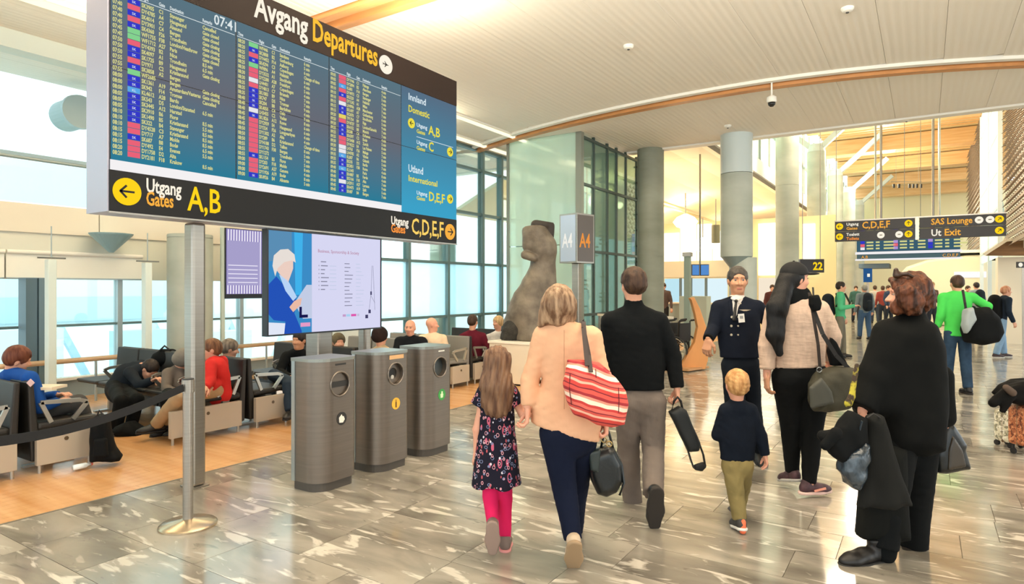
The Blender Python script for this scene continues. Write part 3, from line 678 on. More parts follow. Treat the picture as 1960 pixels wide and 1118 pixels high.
for c in range(3):
    a, w = yc[c]+.006, yc[c+1]-yc[c]-.012
    tz, fz, gz, dz, rz_ = [], [], [], [], []
    for r in range(NR):
        k = c*NR+r; m_ = hour+int(k*1.6/5)*5; tz.append('%02d:%02d' % (m_//60, m_ % 60)); code = colr[k % len(colr)]
        fz.append({'b': 'SK', 'r': 'DY', 'g': 'WF', 'l': 'KL', 'w': 'LH', 'y': 'TP'}[code]+str(rr.randint(200, 4990)))
        gz.append(gates[(k*7) % 27] if c else gates[r]); dz.append(dests[k % len(dests)]); rz_.append(rem1[r] if c == 0 else ('%d min' % rr.randint(4, 9) if rr.random() > .06 else 'Change of time'))
        z = rowz(r)
        MB().box(XB+.001, XB+.0025, a+w*.115, a+w*.205, z-rowh*.42+.002, z+rowh*.52).build('airline_mark', cm_[code], bd)
        if code in 'bl': text('airline_code', fz[-1][:2], SC_W, (XB+.0035, a+w*.145, z-rowh*.2), uY, uZ, rowh*.6, bd, depth=.0003)
    ln = 1.0
    for nm, f, lst in (('times', .01, tz), ('flight_numbers', .215, fz), ('gate_numbers', .345, gz), ('destinations', .43, dz), ('remarks', .70, rz_)):
        t_ = text(nm, '\n'.join(lst), SC_Y, (XT, a+w*f, rowz(0)-rowh*.33), uY, uZ, rowh*1.0, bd, sx=.68, bold=.028, line=1.0, depth=.0004); t_['kind'] = 'stuff'
    hz = rowz(0)+rowh*1.0
    for s_, f in (('Time', .01), ('Flight', .215), ('Gate', .345), ('Destination', .43), ('Remarks', .70)):
        text('column_heading', s_, SC_W, (XT, a+w*f, hz), uY, uZ, rowh*.9, bd, sx=.6, bold=.02, depth=.0004)
    MB().box(XB+.001, XB+.003, a+w*.0, a+w*.99, hz-rowh*.32, hz-rowh*.22).build('heading_rule', SC_W, bd)
text('clock', '07:41', SC_W, (XT, BY(409), zs1-.10), uY, uZ, .115, bd, bold=.01, fit=BY(451)-BY(409))
# direction screens
def arrow(c, u, v, r, ang, parent, m=None, dm=None, name='arrow_sign', thick=.004):
    """round pictogram with an arrow"""
    n = u.cross(v); c = Vector(c); o = MB().disc(c, u, v, r, 28, t=thick).build(name, m or LIT_Y, parent)
    ca, sa = math.cos(R(ang)), math.sin(R(ang)); d = u*ca+v*sa; e = u*-sa+v*ca; cc = c+n*(thick+.0015)
    mb = MB(); mb.obox(cc, d, e, n, r*.5, r*.075, .001)
    for s in (-1, 1):
        q = (d*-.7071+e*(.7071*s)); p = cc+d*r*.5+q*r*.3; w = d*.7071+e*(.7071*s); mb.obox(p, q, w, n, r*.33, r*.075, .001)
    mb.build('arrow', dm or CHB, o); return o
def by(px): return BY(px)
def bzz(px, py): return BZ(px, py)
LB = emat('lit_pale', '#e2f1f8', .95); LY = emat('lit_paleyellow', '#f3e44a', .95)
def bt(s, px, py, h, m, **k): return text('lettering', s, m, (XT, BY(px), BZ(px, py)), uY, uZ, h, bd, depth=.0006, **k)
bt('Innland', 781, 190, .105, LB, bold=.015, fit=BY(814)-BY(781)); bt('Domestic', 781, 213, .105, LY, bold=.015, fit=BY(821)-BY(781))
bt('Utgang', 797, 242, .062, LB, bold=.015, fit=BY(817)-BY(797)); bt('Gates', 797, 254, .062, LY, bold=.015, fit=BY(813)-BY(797)); bt('A,B', 820, 257, .15, LY, bold=.015, fit=BY(842)-BY(820))
bt('Utgang', 797, 275, .062, LB, bold=.015, fit=BY(817)-BY(797)); bt('Gates', 797, 286, .062, LY, bold=.015, fit=BY(813)-BY(797)); bt('C', 820, 288, .15, LY, bold=.015, fit=BY(829)-BY(820))
bt('Utland', 781, 328, .115, LB, bold=.015, fit=BY(809)-BY(781)); bt('International', 781, 346, .095, LY, bold=.015, fit=BY(836)-BY(781))
bt('Utgang', 797, 372, .062, LB, bold=.015, fit=BY(817)-BY(797)); bt('Gates', 797, 382, .062, LY, bold=.015, fit=BY(813)-BY(797)); bt('D,E,F', 820, 384, .15, LY, bold=.015, fit=BY(850)-BY(820))
MB().box(XB+.001, XB+.002, BY(797), BY(867), BZ(797, 262), BZ(797, 261)).build('rule', LB, bd)
for px, py, a_ in ((787, 236, 180), (861, 291, 0), (861, 381, 0)): arrow((XB+.002, BY(px), BZ(px, py)), uY, uZ, .055, a_, bd, LY)
# header lettering
text('lettering', 'Avgang', LIT_W, (XT, BY(487), BZ(487, 31)), uY, uZ, .29, bd, bold=.022, fit=BY(590)-BY(487))
text('lettering', 'Departures', emat('lit_amber', '#ffc53e', 1.0), (XT, BY(597), BZ(597, 76)), uY, uZ, .29, bd, bold=.022, fit=BY(721)-BY(597))
o_ = MB().disc((XB+.002, BY(738), BZ(738, 124)), uY, uZ, .098, 30, t=.004).build('plane_sign', LIT_W, bd)
c_ = Vector((XB+.008, BY(738), BZ(738, 124)))
def plane_icon(c_, s, par, m=None):
    P = [(-.6, .07), (-.15, .09), (-.42, .5), (-.3, .5), (.15, .1), (.45, .07), (.62, 0), (.45, -.07), (.15, -.1), (-.3, -.5), (-.42, -.5), (-.15, -.09), (-.6, -.07), (-.75, -.2), (-.82, -.2), (-.72, 0), (-.82, .2), (-.75, .2)]
    MB().prism(P[::-1], lambda a, b, t: c_+uY*a*s+uZ*b*s+uX*t, 0, .001).build('plane', m or CHB, par)
plane_icon(c_, .062, o_)
# lower gate panel lettering
arrow((XB+.002, BY(243), BZ(243, 367)), uY, uZ, .098, 180, bd, emat('lit_sign_yellow', '#ffd61f', 1.0))
SY = MATS['lit_sign_yellow']
text('lettering', 'Utgang', LIT_W, (XT, BY(279), BZ(279, 367)), uY, uZ, .145, bd, bold=.02, fit=BY(346)-BY(279))
text('lettering', 'Gates', LIT_O, (XT, BY(279), BZ(279, 392)), uY, uZ, .145, bd, bold=.02, fit=BY(331)-BY(279))
text('lettering', 'A,B', SY, (XT, BY(359), BZ(359, 402)), uY, uZ, .27, bd, bold=.012, fit=BY(423)-BY(359))
text('lettering', 'Utgang', LIT_W, (XT, BY(748), BZ(748, 429)), uY, uZ, .125, bd, bold=.02, fit=BY(781)-BY(748))
text('lettering', 'Gates', emat('lit_redorange', '#ff9a45', 1.0), (XT, BY(748), BZ(748, 444)), uY, uZ, .125, bd, bold=.02, fit=BY(775)-BY(748))
text('lettering', 'C,D,E,F', emat('lit_gold', '#ffd56a', 1.0), (XT, BY(787), BZ(787, 447)), uY, uZ, .25, bd, bold=.012, fit=BY(848)-BY(787))
arrow((XB+.002, BY(861), BZ(861, 444)), uY, uZ, .095, 0, bd, LIT_O)
# steel poles that carry the board
for px, lb in ((373, 'tall brushed steel pole carrying the left end of the departures board'), (611, 'brushed steel pole under the bright advertising screen, behind the first bin'), (698, 'slim steel pole under the right part of the advertising screen')):
    X = -4.96 if px < 600 else -5.02; p = WX(px, 700, X); t = thing('board_pole', lb, 'pole', (p.x, p.y, 0)); w = .065 if px < 600 else (.10 if px < 650 else .055)
    o = MB().box(p.x-w, p.x+w, p.y-w*.9, p.y+w*.9, .012, zb-.014).build('shaft', STEEL, t, bevel=.022)
    MB().box(p.x-w-.02, p.x+w+.02, p.y-w-.01, p.y+w+.01, 0, .012).build('base_plate', STEEL, t, bevel=.003)
# ---------------------------------------------------------------- advertising screen
XV = -4.72; va, vb = WX(511, 500, XV).y, WX(730, 500, XV).y; vz0, vz1 = 1.185, 2.115
tv = thing('advertising_screen', 'large bright screen showing a man in a blue jacket beside a pale list page', 'screen', (XV-.03, (va+vb)/2, vz0))
MB().box(XV-.07, XV-.006, va, vb, vz0, vz1).build('housing', mat('tv_black', '#12141c', .35), tv)
for q in ((va, vb, vz0, vz0+.014), (va, vb, vz1-.014, vz1), (va, va+.014, vz0+.014, vz1-.014), (vb-.014, vb, vz0+.014, vz1-.014)): MB().box(XV-.006, XV+.004, *q).build('bezel', MATS['tv_black'], tv)
def VP_(u, v): return Vector((XV, va+.014+(vb-va-.028)*u, vz1-.014-(vz1-vz0-.028)*v))
def vpoly(nm, pts, m, lift): MB().prism([(u, v) for u, v in pts][::1], lambda a, b, t: VP_(a, b)+uX*(lift+t), 0, .0006).build(nm, m, tv)
MB().box(XV-.006, XV-.003, va+.014, vb-.014, vz0+.014, vz1-.014).build('page', emat('page_lavender', '#dcdcf8', .95), tv)
PW = .345
vpoly('picture', [(0, 0), (PW, 0), (PW, 1), (0, 1)], emat('pic_blue', '#3f93cf', .9), -.0025)
vpoly('picture', [(0, .0), (.18, 0), (.18, .26), (0, .3)], emat('pic_blue2', '#5f95bd', .9), -.0015)
vpoly('picture', [(.2, 0), (.27, 0), (.26, .62), (.21, .62)], emat('pic_cyan', '#43b6f0', .95), -.0015)
vpoly('picture', [(0, .88), (.16, .9), (.17, 1), (0, 1)], emat('pic_pale', '#e6ecfb', .95), -.001)
vpoly('man_jacket', [(.0, .52), (.06, .44), (.10, .5), (.2, .62), (.22, .7), (.2, .8), (.26, .98), (.26, 1), (.12, 1), (.13, .88), (.04, .86), (0, .8)], emat('pic_jacket', '#2757c0', .9), -.0006)
vpoly('man_shirt', [(.08, .42), (.15, .48), (.22, .64), (.19, .68), (.13, .58)], emat('pic_shirt', '#bcd9fb', .95), .0002)
vpoly('man_face', [(.05, .28), (.08, .2), (.15, .18), (.19, .26), (.19, .36), (.15, .5), (.10, .44), (.06, .38)], emat('pic_face', '#f1d3c6', .95), .0002)
vpoly('man_hair', [(.03, .34), (.04, .24), (.09, .18), (.15, .17), (.2, .22), (.21, .3), (.18, .28), (.12, .3), (.07, .36), (.05, .44)], emat('pic_hair', '#ece3dc', .95), .001)
vpoly('man_hands', [(.16, .74), (.2, .68), (.26, .65), (.25, .72), (.19, .79)], emat('pic_hand', '#f0bfa9', .95), .001)
vpoly('papers', [(.2, .7), (.3, .52), (.345, .52), (.345, .86), (.27, .86)], emat('pic_paper', '#c7d1ea', .95), .0002)
vpoly('folder', [(.24, .74), (.26, .74), (.26, .82), (.31, .82), (.31, .85), (.24, .85)], emat('pic_navy', '#1b1a55', .8), .0012)
vpoly('cup', [(.25, .9), (.33, .9), (.33, .94), (.25, .94)], emat('pic_pink', '#f0a3cf', .9), .001)
GT = emat('tv_text_red', '#c59ab5', .9); GT2 = emat('tv_text_grey', '#8e8ea6', .9)
text('title', 'Business, Sponsorship & Society', GT, VP_(.395, .185)+uX*.001, uY, uZ, .043, tv, bold=.01, sx=.92, depth=.0004)
rr = random.Random(4)
for i in range(8):
    u0 = .42; w = (.05, .065, .04, .035, .075, .06, .07, .04)[i]; MB().obox(VP_(u0+w/2, .28+.041*i)+uX*.001, uY, uZ, uX, w*.62, .0045, .0003).build('text_line', GT2, tv)
    if i: MB().obox(VP_(.405, .28+.041*i)+uX*.0008, uY, uZ, uX, .003, .006, .0004).build('bullet', GT2, tv); MB().obox(VP_(.53, .28+.041*i)+uX*.001, uY, uZ, uX, .04, .003, .0003).build('text_line', MATS['pic_paper'], tv)
for i in range(12):
    w = rr.uniform(.04, .09); MB().obox(VP_(.635+w/2, .29+.041*i)+uX*.001, uY, uZ, uX, w*.62, .0038, .0003).build('text_line', GT2, tv)
    w = rr.uniform(.04, .09); MB().obox(VP_(.745+w/2, .29+.041*i)+uX*.001, uY, uZ, uX, w*.62, .003, .0003).build('text_line', MATS['pic_paper'], tv)
for u, w, m in ((.62, .03, '#c9a0cc'), (.655, .035, '#a9d7f5'), (.70, .05, '#e25ab0'), (.76, .02, '#c9c3dd')): vpoly('colour_chip', [(u, .835), (u+w, .835), (u+w, .86), (u, .86)], emat('chip'+m, m, .95), .0004)
mb = MB()
for a, b in (((.91, .3), (.90, .62)), ((.90, .62), (.88, .80)), ((.92, .3), (.94, .8)), ((.90, .64), (.94, .72)), ((.88, .8), (.89, .83))): mb.bar(VP_(*a)+uX*.001, VP_(*b)+uX*.001, .003, .001, uX)
mb.build('tower_drawing', emat('tv_line', '#7d7f9c', .8), tv)
for u, v, w in ((.90, .61, .008), (.885, .815, .012), (.855, .87, .014)): vpoly('tower_block', [(u-w, v-.02), (u+w, v-.02), (u+w, v+.02), (u-w, v+.02)], emat('tv_dark', '#4e4c74', .8), .001)
MB().box(XV-.2, XV-.07, (va+vb)/2-.3, (va+vb)/2+.3, 1.5, 1.7).build('bracket', STEEL, tv)
# ---------------------------------------------------------------- smaller monitor behind, turned to the seats
XM = -9.5
ma, mb_ = WX(431, 500, XM).y, WX(520, 500, XM).y; mz0, mz1 = WX(432, 572, XM).z, WX(445, 437, XM).z
mo = thing('wall_monitor', 'smaller monitor with purple and white stripes on a slim pole behind the big screen', 'screen', (XM, (ma+mb_)/2, 0))
MB().box(XM-.05, XM, ma, mb_, mz0, mz1).build('housing', mat('tv_black', '#12141c'), mo)
MB().box(XM, XM+.003, ma+.02, mb_-.01, mz0+.075, mz1-.01).build('picture', emat('mon_purple', '#8f84bd', .95), mo)
mb = MB(); w = mb_-ma-.03
for k in range(17): mb.bar((XM+.004, ma+.02+w*(k+.5)/17, mz0+.08), (XM+.004, ma+.03+w*(k+.5)/17, mz1-.02), .024, .001, uX)
mb.build('stripes', emat('mon_white', '#efeafc', .95), mo, kind='stuff')
MB().box(XM+.004, XM+.006, ma+.03, ma+.03+w*.72, mz0+.22, mz1-.2).build('window_picture', emat('mon_mid', '#aaa3cf', .95), mo)
mb = MB()
for k in range(5): mb.box(XM+.006, XM+.007, ma+.05, ma+.02+w*.68, mz0+.26+k*.07, mz0+.275+k*.07)
mb.build('lines', MATS['mon_white'], mo, kind='stuff')
MB().box(XM-.06, XM-.02, ma-.05, ma+.01, 0, mz1).build('pole', mat('pale_post', '#b9c8bd', .4), mo); MB().cyl((XM-.04, ma-.02), .14, 0, .015).build('base', STEEL, mo)
# ---------------------------------------------------------------- recycling bins
BINM = mat('bin_steel', '#7d7369', .38, .75, var=.05, vs=(2, 2, 60)); BING = mat('bin_dark', '#2d2b29', .5); BEDGE = mat('bin_edge', '#a9b3b5', .3, .8)
def rrect(xc, yc_, hx, hy, r, n=8):
    P = []
    for cx, cy, a0 in ((hx-r, hy-r, 0), (-hx+r, hy-r, 90), (-hx+r, -hy+r, 180), (hx-r, -hy+r, 270)):
        for k in range(n+1): a = R(a0+90*k/n); P.append((xc+cx+r*math.cos(a), yc_+cy+r*math.sin(a)))
    return P
def bin_(yr, k, lb):
    xf = -3.93; D = .33; W_ = .40; yc2 = yr-W_/2; xc = xf-D/2
    t = thing('recycling_bin', lb, 'bin', (xc, yc2, 0), 'recycling bins')
    # body outline: front corners strongly rounded
    P = []
    for cx, cy, a0, r in ((xf-.05, yc2+W_/2-.05, 0, .05), (xf-D+.02, yc2+W_/2-.02, 90, .02), (xf-D+.02, yc2-W_/2+.02, 180, .02), (xf-.15, yc2-W_/2+.15, 270, .15)):
        for j in range(9): a = R(a0+90*j/8); P.append((cx+r*math.cos(a), cy+r*math.sin(a)))
    o = MB().prism(P, lambda a, b, z: (a, b, z), .07, 1.02).build('body', BINM, t)
    # sunken opening in the front: boolean-free recess made of a cutter
    zc = .835 if k == 0 else (.845 if k == 1 else .84); yo = yc2+.02; ro = .094
    cut_ = MB().tube([(xf-.06, yo, zc), (xf+.1, yo, zc)], ro, 40).build('tmp', None)
    m_ = o.modifiers.new('hole', 'BOOLEAN'); m_.object = cut_; m_.solver = 'EXACT'
    me = bpy.data.meshes.new_from_object(o.evaluated_get(bpy.context.evaluated_depsgraph_get())); o.modifiers.clear(); o.data = me; bpy.data.objects.remove(cut_); me.materials.clear(); me.materials.append(BINM); shade_auto(o, 30)
    MB().ring((xf-.0, yo, zc), uY, uZ, ro+.003, .008, 40).build('opening_rim', mat('bin_rim', '#8b8177', .3, .8), t, smooth=True)
    if k == 0:
        MB().tube([(xf-.055, yo, zc), (xf-.02, yo, zc)], ro-.004, 36).build('flap_plate', BINM, t)
        MB().box(xf-.021, xf-.012, yo-.1, yo+.1, zc-.024, zc+.02).build('paper_slot', BING, t)
    elif k == 1:
        mb = MB(); mb.lathe((0, 0, 0), [(ro-.003, 0), (ro-.003, .02), (.05, .02), (.05, 0)], 36); mb.v = [(xf-.055+v[2], yo+v[0], zc+v[1]) for v in mb.v]; mb.f = mb.f[:-2]; mb.build('bottle_ring', BINM, t)
        MB().tube([(xf-.056, yo, zc), (xf-.05, yo, zc)], .055, 24).build('bottle_hole', BING, t)
        mb2 = MB().tube([(xf-.045, yo, zc-.035), (xf-.04, yo, zc-.035)], .02, 16).build('bottle_base', mat('bottle', '#c9c6bd', .3), t)
    else:
        MB().tube([(xf-.058, yo, zc), (xf-.05, yo, zc)], ro-.002, 36).build('dark_opening', mat('bin_hole', '#3d4446', .4), t)
    # lid, plinth, edge strips
    Pl = [(a+(.004 if a > xc else -.004), b+(.004 if b > yc2 else -.004)) for a, b in P]
    MB().prism(Pl, lambda a, b, z: (a, b, z), 1.02, 1.045).build('lid', mat('bin_lid', '#93968f', .35, .7), t)
    Pp = [(xc+(a-xc)*.9, yc2+(b-yc2)*.92) for a, b in P]; MB().prism(Pp, lambda a, b, z: (a, b, z), 0, .07).build('plinth', mat('bin_plinth', '#5c5650', .5, .5), t)
    for s in (-1, 1): MB().box(xf-D+.02, xf-D+.06, yc2+s*(W_/2)-(.0 if s > 0 else .008), yc2+s*(W_/2)+(.008 if s > 0 else 0), .07, 1.02).build('side_strip', BEDGE, t)
    # pictogram
    cz_ = .56 if k else .555
    if k == 0:
        d = MB().disc((xf+.001, yo+.015, cz_+.0), uY, uZ, .052, 26, t=.002).build('pictogram', BING, t)
        MB().prism([(-.026, -.03), (.012, -.034), (.03, -.01), (.02, .016), (.006, .018), (-.002, .034), (-.03, .01)], lambda a, b, q: Vector((xf+.003+q, yo+.015+a, cz_+b)), 0, .001).build('paper_symbol', LIT_W if 0 else WH, d)
        MB().box(xf, xf+.002, yo-.05, yo+.06, .985, 1.0).build('dark_label', BING, t)
    elif k == 1:
        d = MB().disc((xf+.001, yo+.0, cz_+.02), uY, uZ, .052, 26, t=.002).build('pictogram', mat('icon_yellow', '#f0b93e', .5), t)
        MB().prism([(-.008, -.034), (.008, -.034), (.008, .012), (.004, .018), (.004, .036), (-.004, .036), (-.004, .018), (-.008, .012)], lambda a, b, q: Vector((xf+.003+q, yo+a, cz_+.02+b)), 0, .001).build('bottle_symbol', mat('icon_brown', '#5a3412', .5), d)
        l_ = MB().box(xf, xf+.002, yo-.08, yo+.1, .975, 1.01).build('sticker', mat('sticker', '#d9ab78', .5), t)
    else:
        d = MB().disc((xf+.001, yo+.02, cz_+.01), uY, uZ, .055, 26, t=.002).build('pictogram', mat('icon_green', '#3f9d4c', .5), t)
        MB().prism([(-.02, -.03), (.014, -.03), (.02, .004), (.01, .012), (.012, .03), (-.008, .034), (-.01, .012), (-.024, .006)], lambda a, b, q: Vector((xf+.003+q, yo+.02+a, cz_+.01+b)), 0, .001).build('waste_symbol', mat('icon_pale', '#d9f2c7', .5), d)
        MB().box(xf, xf+.002, yo-.03, yo+.06, .988, 1.0).build('pale_label', WH, t)
for k, (yr, lb) in enumerate(((3.72, 'nearest grey steel recycling bin with a paper slot and a black paper pictogram'), (4.36, 'middle grey steel recycling bin with a round bottle ring and a yellow pictogram'), (4.98, 'farthest grey steel recycling bin with an open round hole and a green pictogram'))): bin_(yr, k, lb)
# ---------------------------------------------------------------- stanchion with belt
p = WZ(360, 1006, 0); p = Vector((p.x, p.y, 0))
st = thing('stanchion', 'satin steel queue stanchion on a round base beside the board pole', 'stanchion', p)
shade_auto(MB().lathe(p, [(.182, 0), (.182, .012), (.17, .022), (.05, .045), (.04, .05)], 48).build('base', mat('satin', '#c9b79c', .25, .9), st))
shade_auto(MB().cyl(p, .033, .045, .955, 28).build('post', STEEL, st)); shade_auto(MB().cyl(p, .04, .90, .985, 28).build('belt_cassette', STEEL, st)); MB().cyl(p, .036, .985, .992, 28).build('cap', BING, st)
e = p+Vector((0, 0, .935)); q = Vector((W(-260, 900, 2.6).x, W(-260, 900, 2.6).y, .935)); dv = (q-e).normalized(); L_ = (q-e).length; pts = [e+dv*(.04+(L_-.04)*k/12)+UP*(-.10*math.sin(math.pi*k/12)) for k in range(13)]
mb = MB()
for a, b in zip(pts[:-1], pts[1:]): mb.bar(a, b, .003, .05)
mb.build('belt', mat('belt_black', '#15161a', .8), st)
# ================================================================ SEATING
BLKV = mat('seat_black', '#26231f', .5, 0, var=.1, vs=(3, 3, 3)); ARM = mat('arm_metal', '#b5b2a8', .35, .8); PANEL = mat('end_panel_beige', '#b7ab98', .5); BEAM_ = mat('seat_beam', '#6b665e', .4, .6); GREYV = mat('seat_grey', '#85817a', .5)
def seat_proto(vm, nm='airport_seat'):
    """one seat facing +Y, base centre at the origin, seat width along X .56"""
    t = thing(nm, 'black padded waiting seat', 'seat', (0, 0, 0))
    w = .26
    s = SDF(.02); s.cone((-w+.04, -.02, .40), (w-.04, -.02, .40), .055, k=.04, flat=((0, 0, 1), .6)); s.cone((-w+.04, .22, .425), (w-.04, .22, .425), .05, k=.08, flat=((0, 0, 1), .6)); s.cone((-w+.04, .1, .41), (w-.04, .1, .41), .05, k=.1, flat=((0, 0, 1), .6))
    sobj('seat', s, vm, t, loc=(0, 0, 0))
    MB().prism([(-.30, .36), (-.22, .36), (-.28, .98), (-.33, .98)], lambda a, b, q: (q, a, b), -w+.005, w-.005).build('backrest', vm, t, bevel=.02)
    MB().box(-w+.005, w-.005, -.25, .22, .33, .37).build('seat_frame', BEAM_, t)
    return t
def armrest(t, x):
    mb = MB(); pts = [(x, .20, .40), (x, .26, .60), (x, .20, .635), (x, -.14, .66), (x, -.22, .42)]
    for a, b in zip(pts[:-1], pts[1:]): mb.bar(a, b, .035, .022, uX)
    return mb.build('armrest', ARM, t)
def seat_row(X0, X1, Y, flip, n, lb, vm=BLKV, panel=(0, .44), skip=(), arms=True):
    """a bench of n seats across the hall; flip=1 faces +Y, -1 faces the camera side"""
    t = thing('seat_bench', lb, 'seats', (X0, Y, 0), 'waiting seat benches'); w = (X0-X1)/n
    for k in range(n):
        xc = X0-w*(k+.5); f = flip
        mb = MB(); P = [(-.02, .10), (.06, .10), (.0, .80), (-.045, .80)]
        mb.prism([(a, b) for a, b in P], lambda a, b, q: (q, Y+f*a, b), xc-w/2+.012, xc+w/2-.012); mb.build('backrest', vm, t, bevel=.015)
        mb = MB(); mb.prism([(.03, .36), (.50, .38), (.52, .43), (.03, .43)], lambda a, b, q: (q, Y+f*a, b), xc-w/2+.012, xc+w/2-.012); mb.build('seat', vm, t, bevel=.025)
        if arms:
            mb = MB(); x = X0-w*k-.01; pts = [(x, Y+f*.30, .42), (x, Y+f*.42, .56), (x, Y+f*.36, .585), (x, Y+f*.05, .605), (x, Y+f*.13, .42)]
            for a, b in zip(pts[:-1], pts[1:]): mb.bar(a, b, .035, .022, uX)
            mb.build('armrest', ARM, t)
    MB().box(X1, X0, Y+f*.18 if f > 0 else Y-.26, Y+f*.26 if f > 0 else Y-.18, .28, .36).build('beam', BEAM_, t)
    a, b = panel
    y0_, y1_ = (Y+a, Y+b) if f > 0 else (Y-b, Y-a)
    pn = MB().box(X0-.0, X0+.05, y0_, y1_, .07, .345).build('end_panel', PANEL, t, bevel=.004)
    MB().tube([(X0+.05, (y0_+y1_)/2, .27), (X0+.053, (y0_+y1_)/2, .27)], .018, 18).build('socket', mat('socket', '#5b4a33', .4), pn)
    for y in (y0_+.03, y1_-.03): MB().cyl((X0+.025, y), .014, 0, .08, 10).build('foot', ARM, t)
    for x in (X0-.3, X1+.3): MB().box(x-.03, x+.03, Y+f*.22-.2, Y+f*.22+.2, 0, .02).build('foot', ARM, t); MB().box(x-.025, x+.025, Y+f*.22-.03, Y+f*.22+.03, .02, .3).build('leg', ARM, t)
    return t
XS0 = -6.45
seat_row(XS0, XS0-2.28, 2.38, 1, 4, 'black seat bench with beige end panel in front of the blue-shirted man', panel=(.0, .45))
seat_row(XS0, XS0-2.28, 2.24, -1, 4, 'black seat bench at the left edge, back to back with the blue-shirted man\'s seats', panel=(.0, .45))
seat_row(XS0, XS0-2.85, 4.40, -1, 5, 'black seat bench where the person in the red jacket sits', panel=(.06, .86))
seat_row(XS0, XS0-2.85, 4.50, 1, 5, 'black seat bench left of the first bin, where a man in black reclines', panel=(.02, .47))
seat_row(XS0, XS0-1.7, 6.05, -1, 3, 'black seat bench behind the first bin with people facing the camera', panel=(.02, .47))
seat_row(XS0, XS0-1.7, 6.15, 1, 3, 'black seat bench behind the middle bin where the hooded person sits', panel=(.0, .45))
seat_row(XS0, XS0-1.7, 7.5, -1, 3, 'grey seat bench where the bald man in the black T-shirt sits', vm=GREYV, panel=(.02, .47))
seat_row(XS0, XS0-1.7, 7.6, 1, 3, 'grey seat bench where the bald man in the cream shirt sits', vm=GREYV, panel=(.0, .45))
seat_row(XS0+.1, XS0-1.7, 8.5, -1, 3, 'grey seat bench in front of the man in the maroon sweater', vm=GREYV, panel=(.05, .5))
seat_row(XS0+.1, XS0-1.7, 8.6, 1, 3, 'far seat bench where the man in the maroon sweater sits', panel=(.0, .45))
seat_row(XS0+.1, XS0-1.7, 10.3, -1, 3, 'farthest seat bench where the blonde woman sits', panel=(.0, .45))
# cream bench in front of the sculpture
def pl_(px, py, z, d): return W(px, py, d)
bc = Vector((-5.75, 9.75, 0))
pp = thing('plinth', 'large cream rectangular plinth carrying the stone sculpture', 'plinth', (-5.6, 9.35, 0))
CREAM = mat('plinth_cream', '#e3d6c0', .5)
MB().box(-6.15, -4.95, 8.8, 9.9, .03, .68).build('block', CREAM, pp, bevel=.01); MB().box(-6.17, -4.93, 8.78, 9.92, .68, .72).build('top_slab', mat('plinth_top', '#ece4d4', .5), pp, bevel=.006); MB().box(-6.1, -5.0, 8.85, 9.85, 0, .03).build('recessed_base', mat('dark_grey', '#3b3b3a'), pp)
# ---- sculpture
def SP(px, py, dd=0): return W(px, py, 10.85+dd)
STN = mat('sculpture_stone', '#5d5346', .6, 0, col2='#7d7262', vs=(5, 5, 5), thr=(.35, .65), bump=.5, bs=(26, 26, 26), detail=8, bd=.01)
STN2 = mat('sculpture_dark', '#33302a', .8, 0, var=.35, vs=(12, 12, 12), bump=1, bs=(40, 40, 40), bd=.03)
s = SDF(.022)
s.cone(SP(1022, 640), SP(1010, 600), .36, .30, k=.06); s.cone(SP(1010, 600), SP(1024, 550), .30, .235, k=.1); s.cone(SP(1024, 552), SP(1036, 512), .235, .19, k=.08)
s.cone(SP(1036, 512), SP(1040, 470), .175, .22, k=.05); s.cone(SP(1040, 480), SP(1026, 445), .22, .20, k=.08); s.cone(SP(1012, 470, -.05), SP(1014, 442), .11, .12, k=.06)
s.cone(SP(1005, 488, -.1), SP(1022, 494, -.2), .07, .06, k=.03); s.cone(SP(985, 620, .1), SP(1000, 570), .2, .16, k=.09); s.cone(SP(1050, 500), SP(1052, 560), .10, .13, k=.08)
s.cut(SP(1030, 436), (-.1, .2, 1)); s.cut((0, 0, .722), (0, 0, -1)); s.noise(.012, 9, 4); s.noise(.005, 34, 8)
sc = thing('sculpture', 'tall twisted brown stone torso sculpture standing on the cream plinth', 'sculpture', SP(1015, 650))
sobj('torso', s, STN, sc)
s = SDF(.02); s.cone(SP(1046, 452, .05), SP(1046, 434, .05), .13, .14, k=.02, flat=(Fv, .6)); s.cut(SP(1046, 424), (0.2, 0, 1)); s.cone(SP(1025, 430), SP(1045, 430), .08, .08, k=.03)
sobj('broken_head', s, mat('sculpture_head', '#37302a', .7, bump=.6, bs=(20, 20, 20)), sc)
s = SDF(.03)
for (a, b, r) in ((985, 634, .22), (1005, 630, .24), (1030, 635, .24), (995, 618, .17), (1020, 615, .2), (1045, 628, .2)): s.ell(SP(a, b), (r, r, r*1.0), k=.05)
s.cone(SP(975, 652), SP(1055, 652), .16, .16, k=.05); s.noise(.02, 30, 3); s.noise(.012, 60, 5); s.cut((0, 0, .722), (0, 0, -1))
sobj('rough_base', s, STN2, sc)
# ---- A4 gate sign
ap = W(1110, 500, 11.6); gs = thing('gate_sign', 'square grey totem sign box on a post with orange A4 on its faces', 'sign', (ap.x, ap.y, 0))
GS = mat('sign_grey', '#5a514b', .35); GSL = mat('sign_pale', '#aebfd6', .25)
cN = W(1104, 500, 11.55); zt_, zb_ = W(1104, 407, 11.55).z, W(1104, 503, 11.55).z
ur = (W(1137, 500, 11.9)-cN); ur.z = 0; ul = (W(1071, 500, 11.85)-cN); ul.z = 0
lr, ll = ur.length, ul.length; ur.normalize(); ul.normalize()
c0 = Vector((cN.x, cN.y, 0))
mb = MB(); q = [c0, c0+ur*lr, c0+ur*lr+ul*ll, c0+ul*ll]; mb.add([(v.x, v.y, z) for z in (zb_, zt_) for v in q], [(0, 1, 5, 4), (1, 2, 6, 5), (2, 3, 7, 6), (3, 0, 4, 7), (3, 2, 1, 0), (4, 5, 6, 7)]); mb.build('box', STEEL, gs)
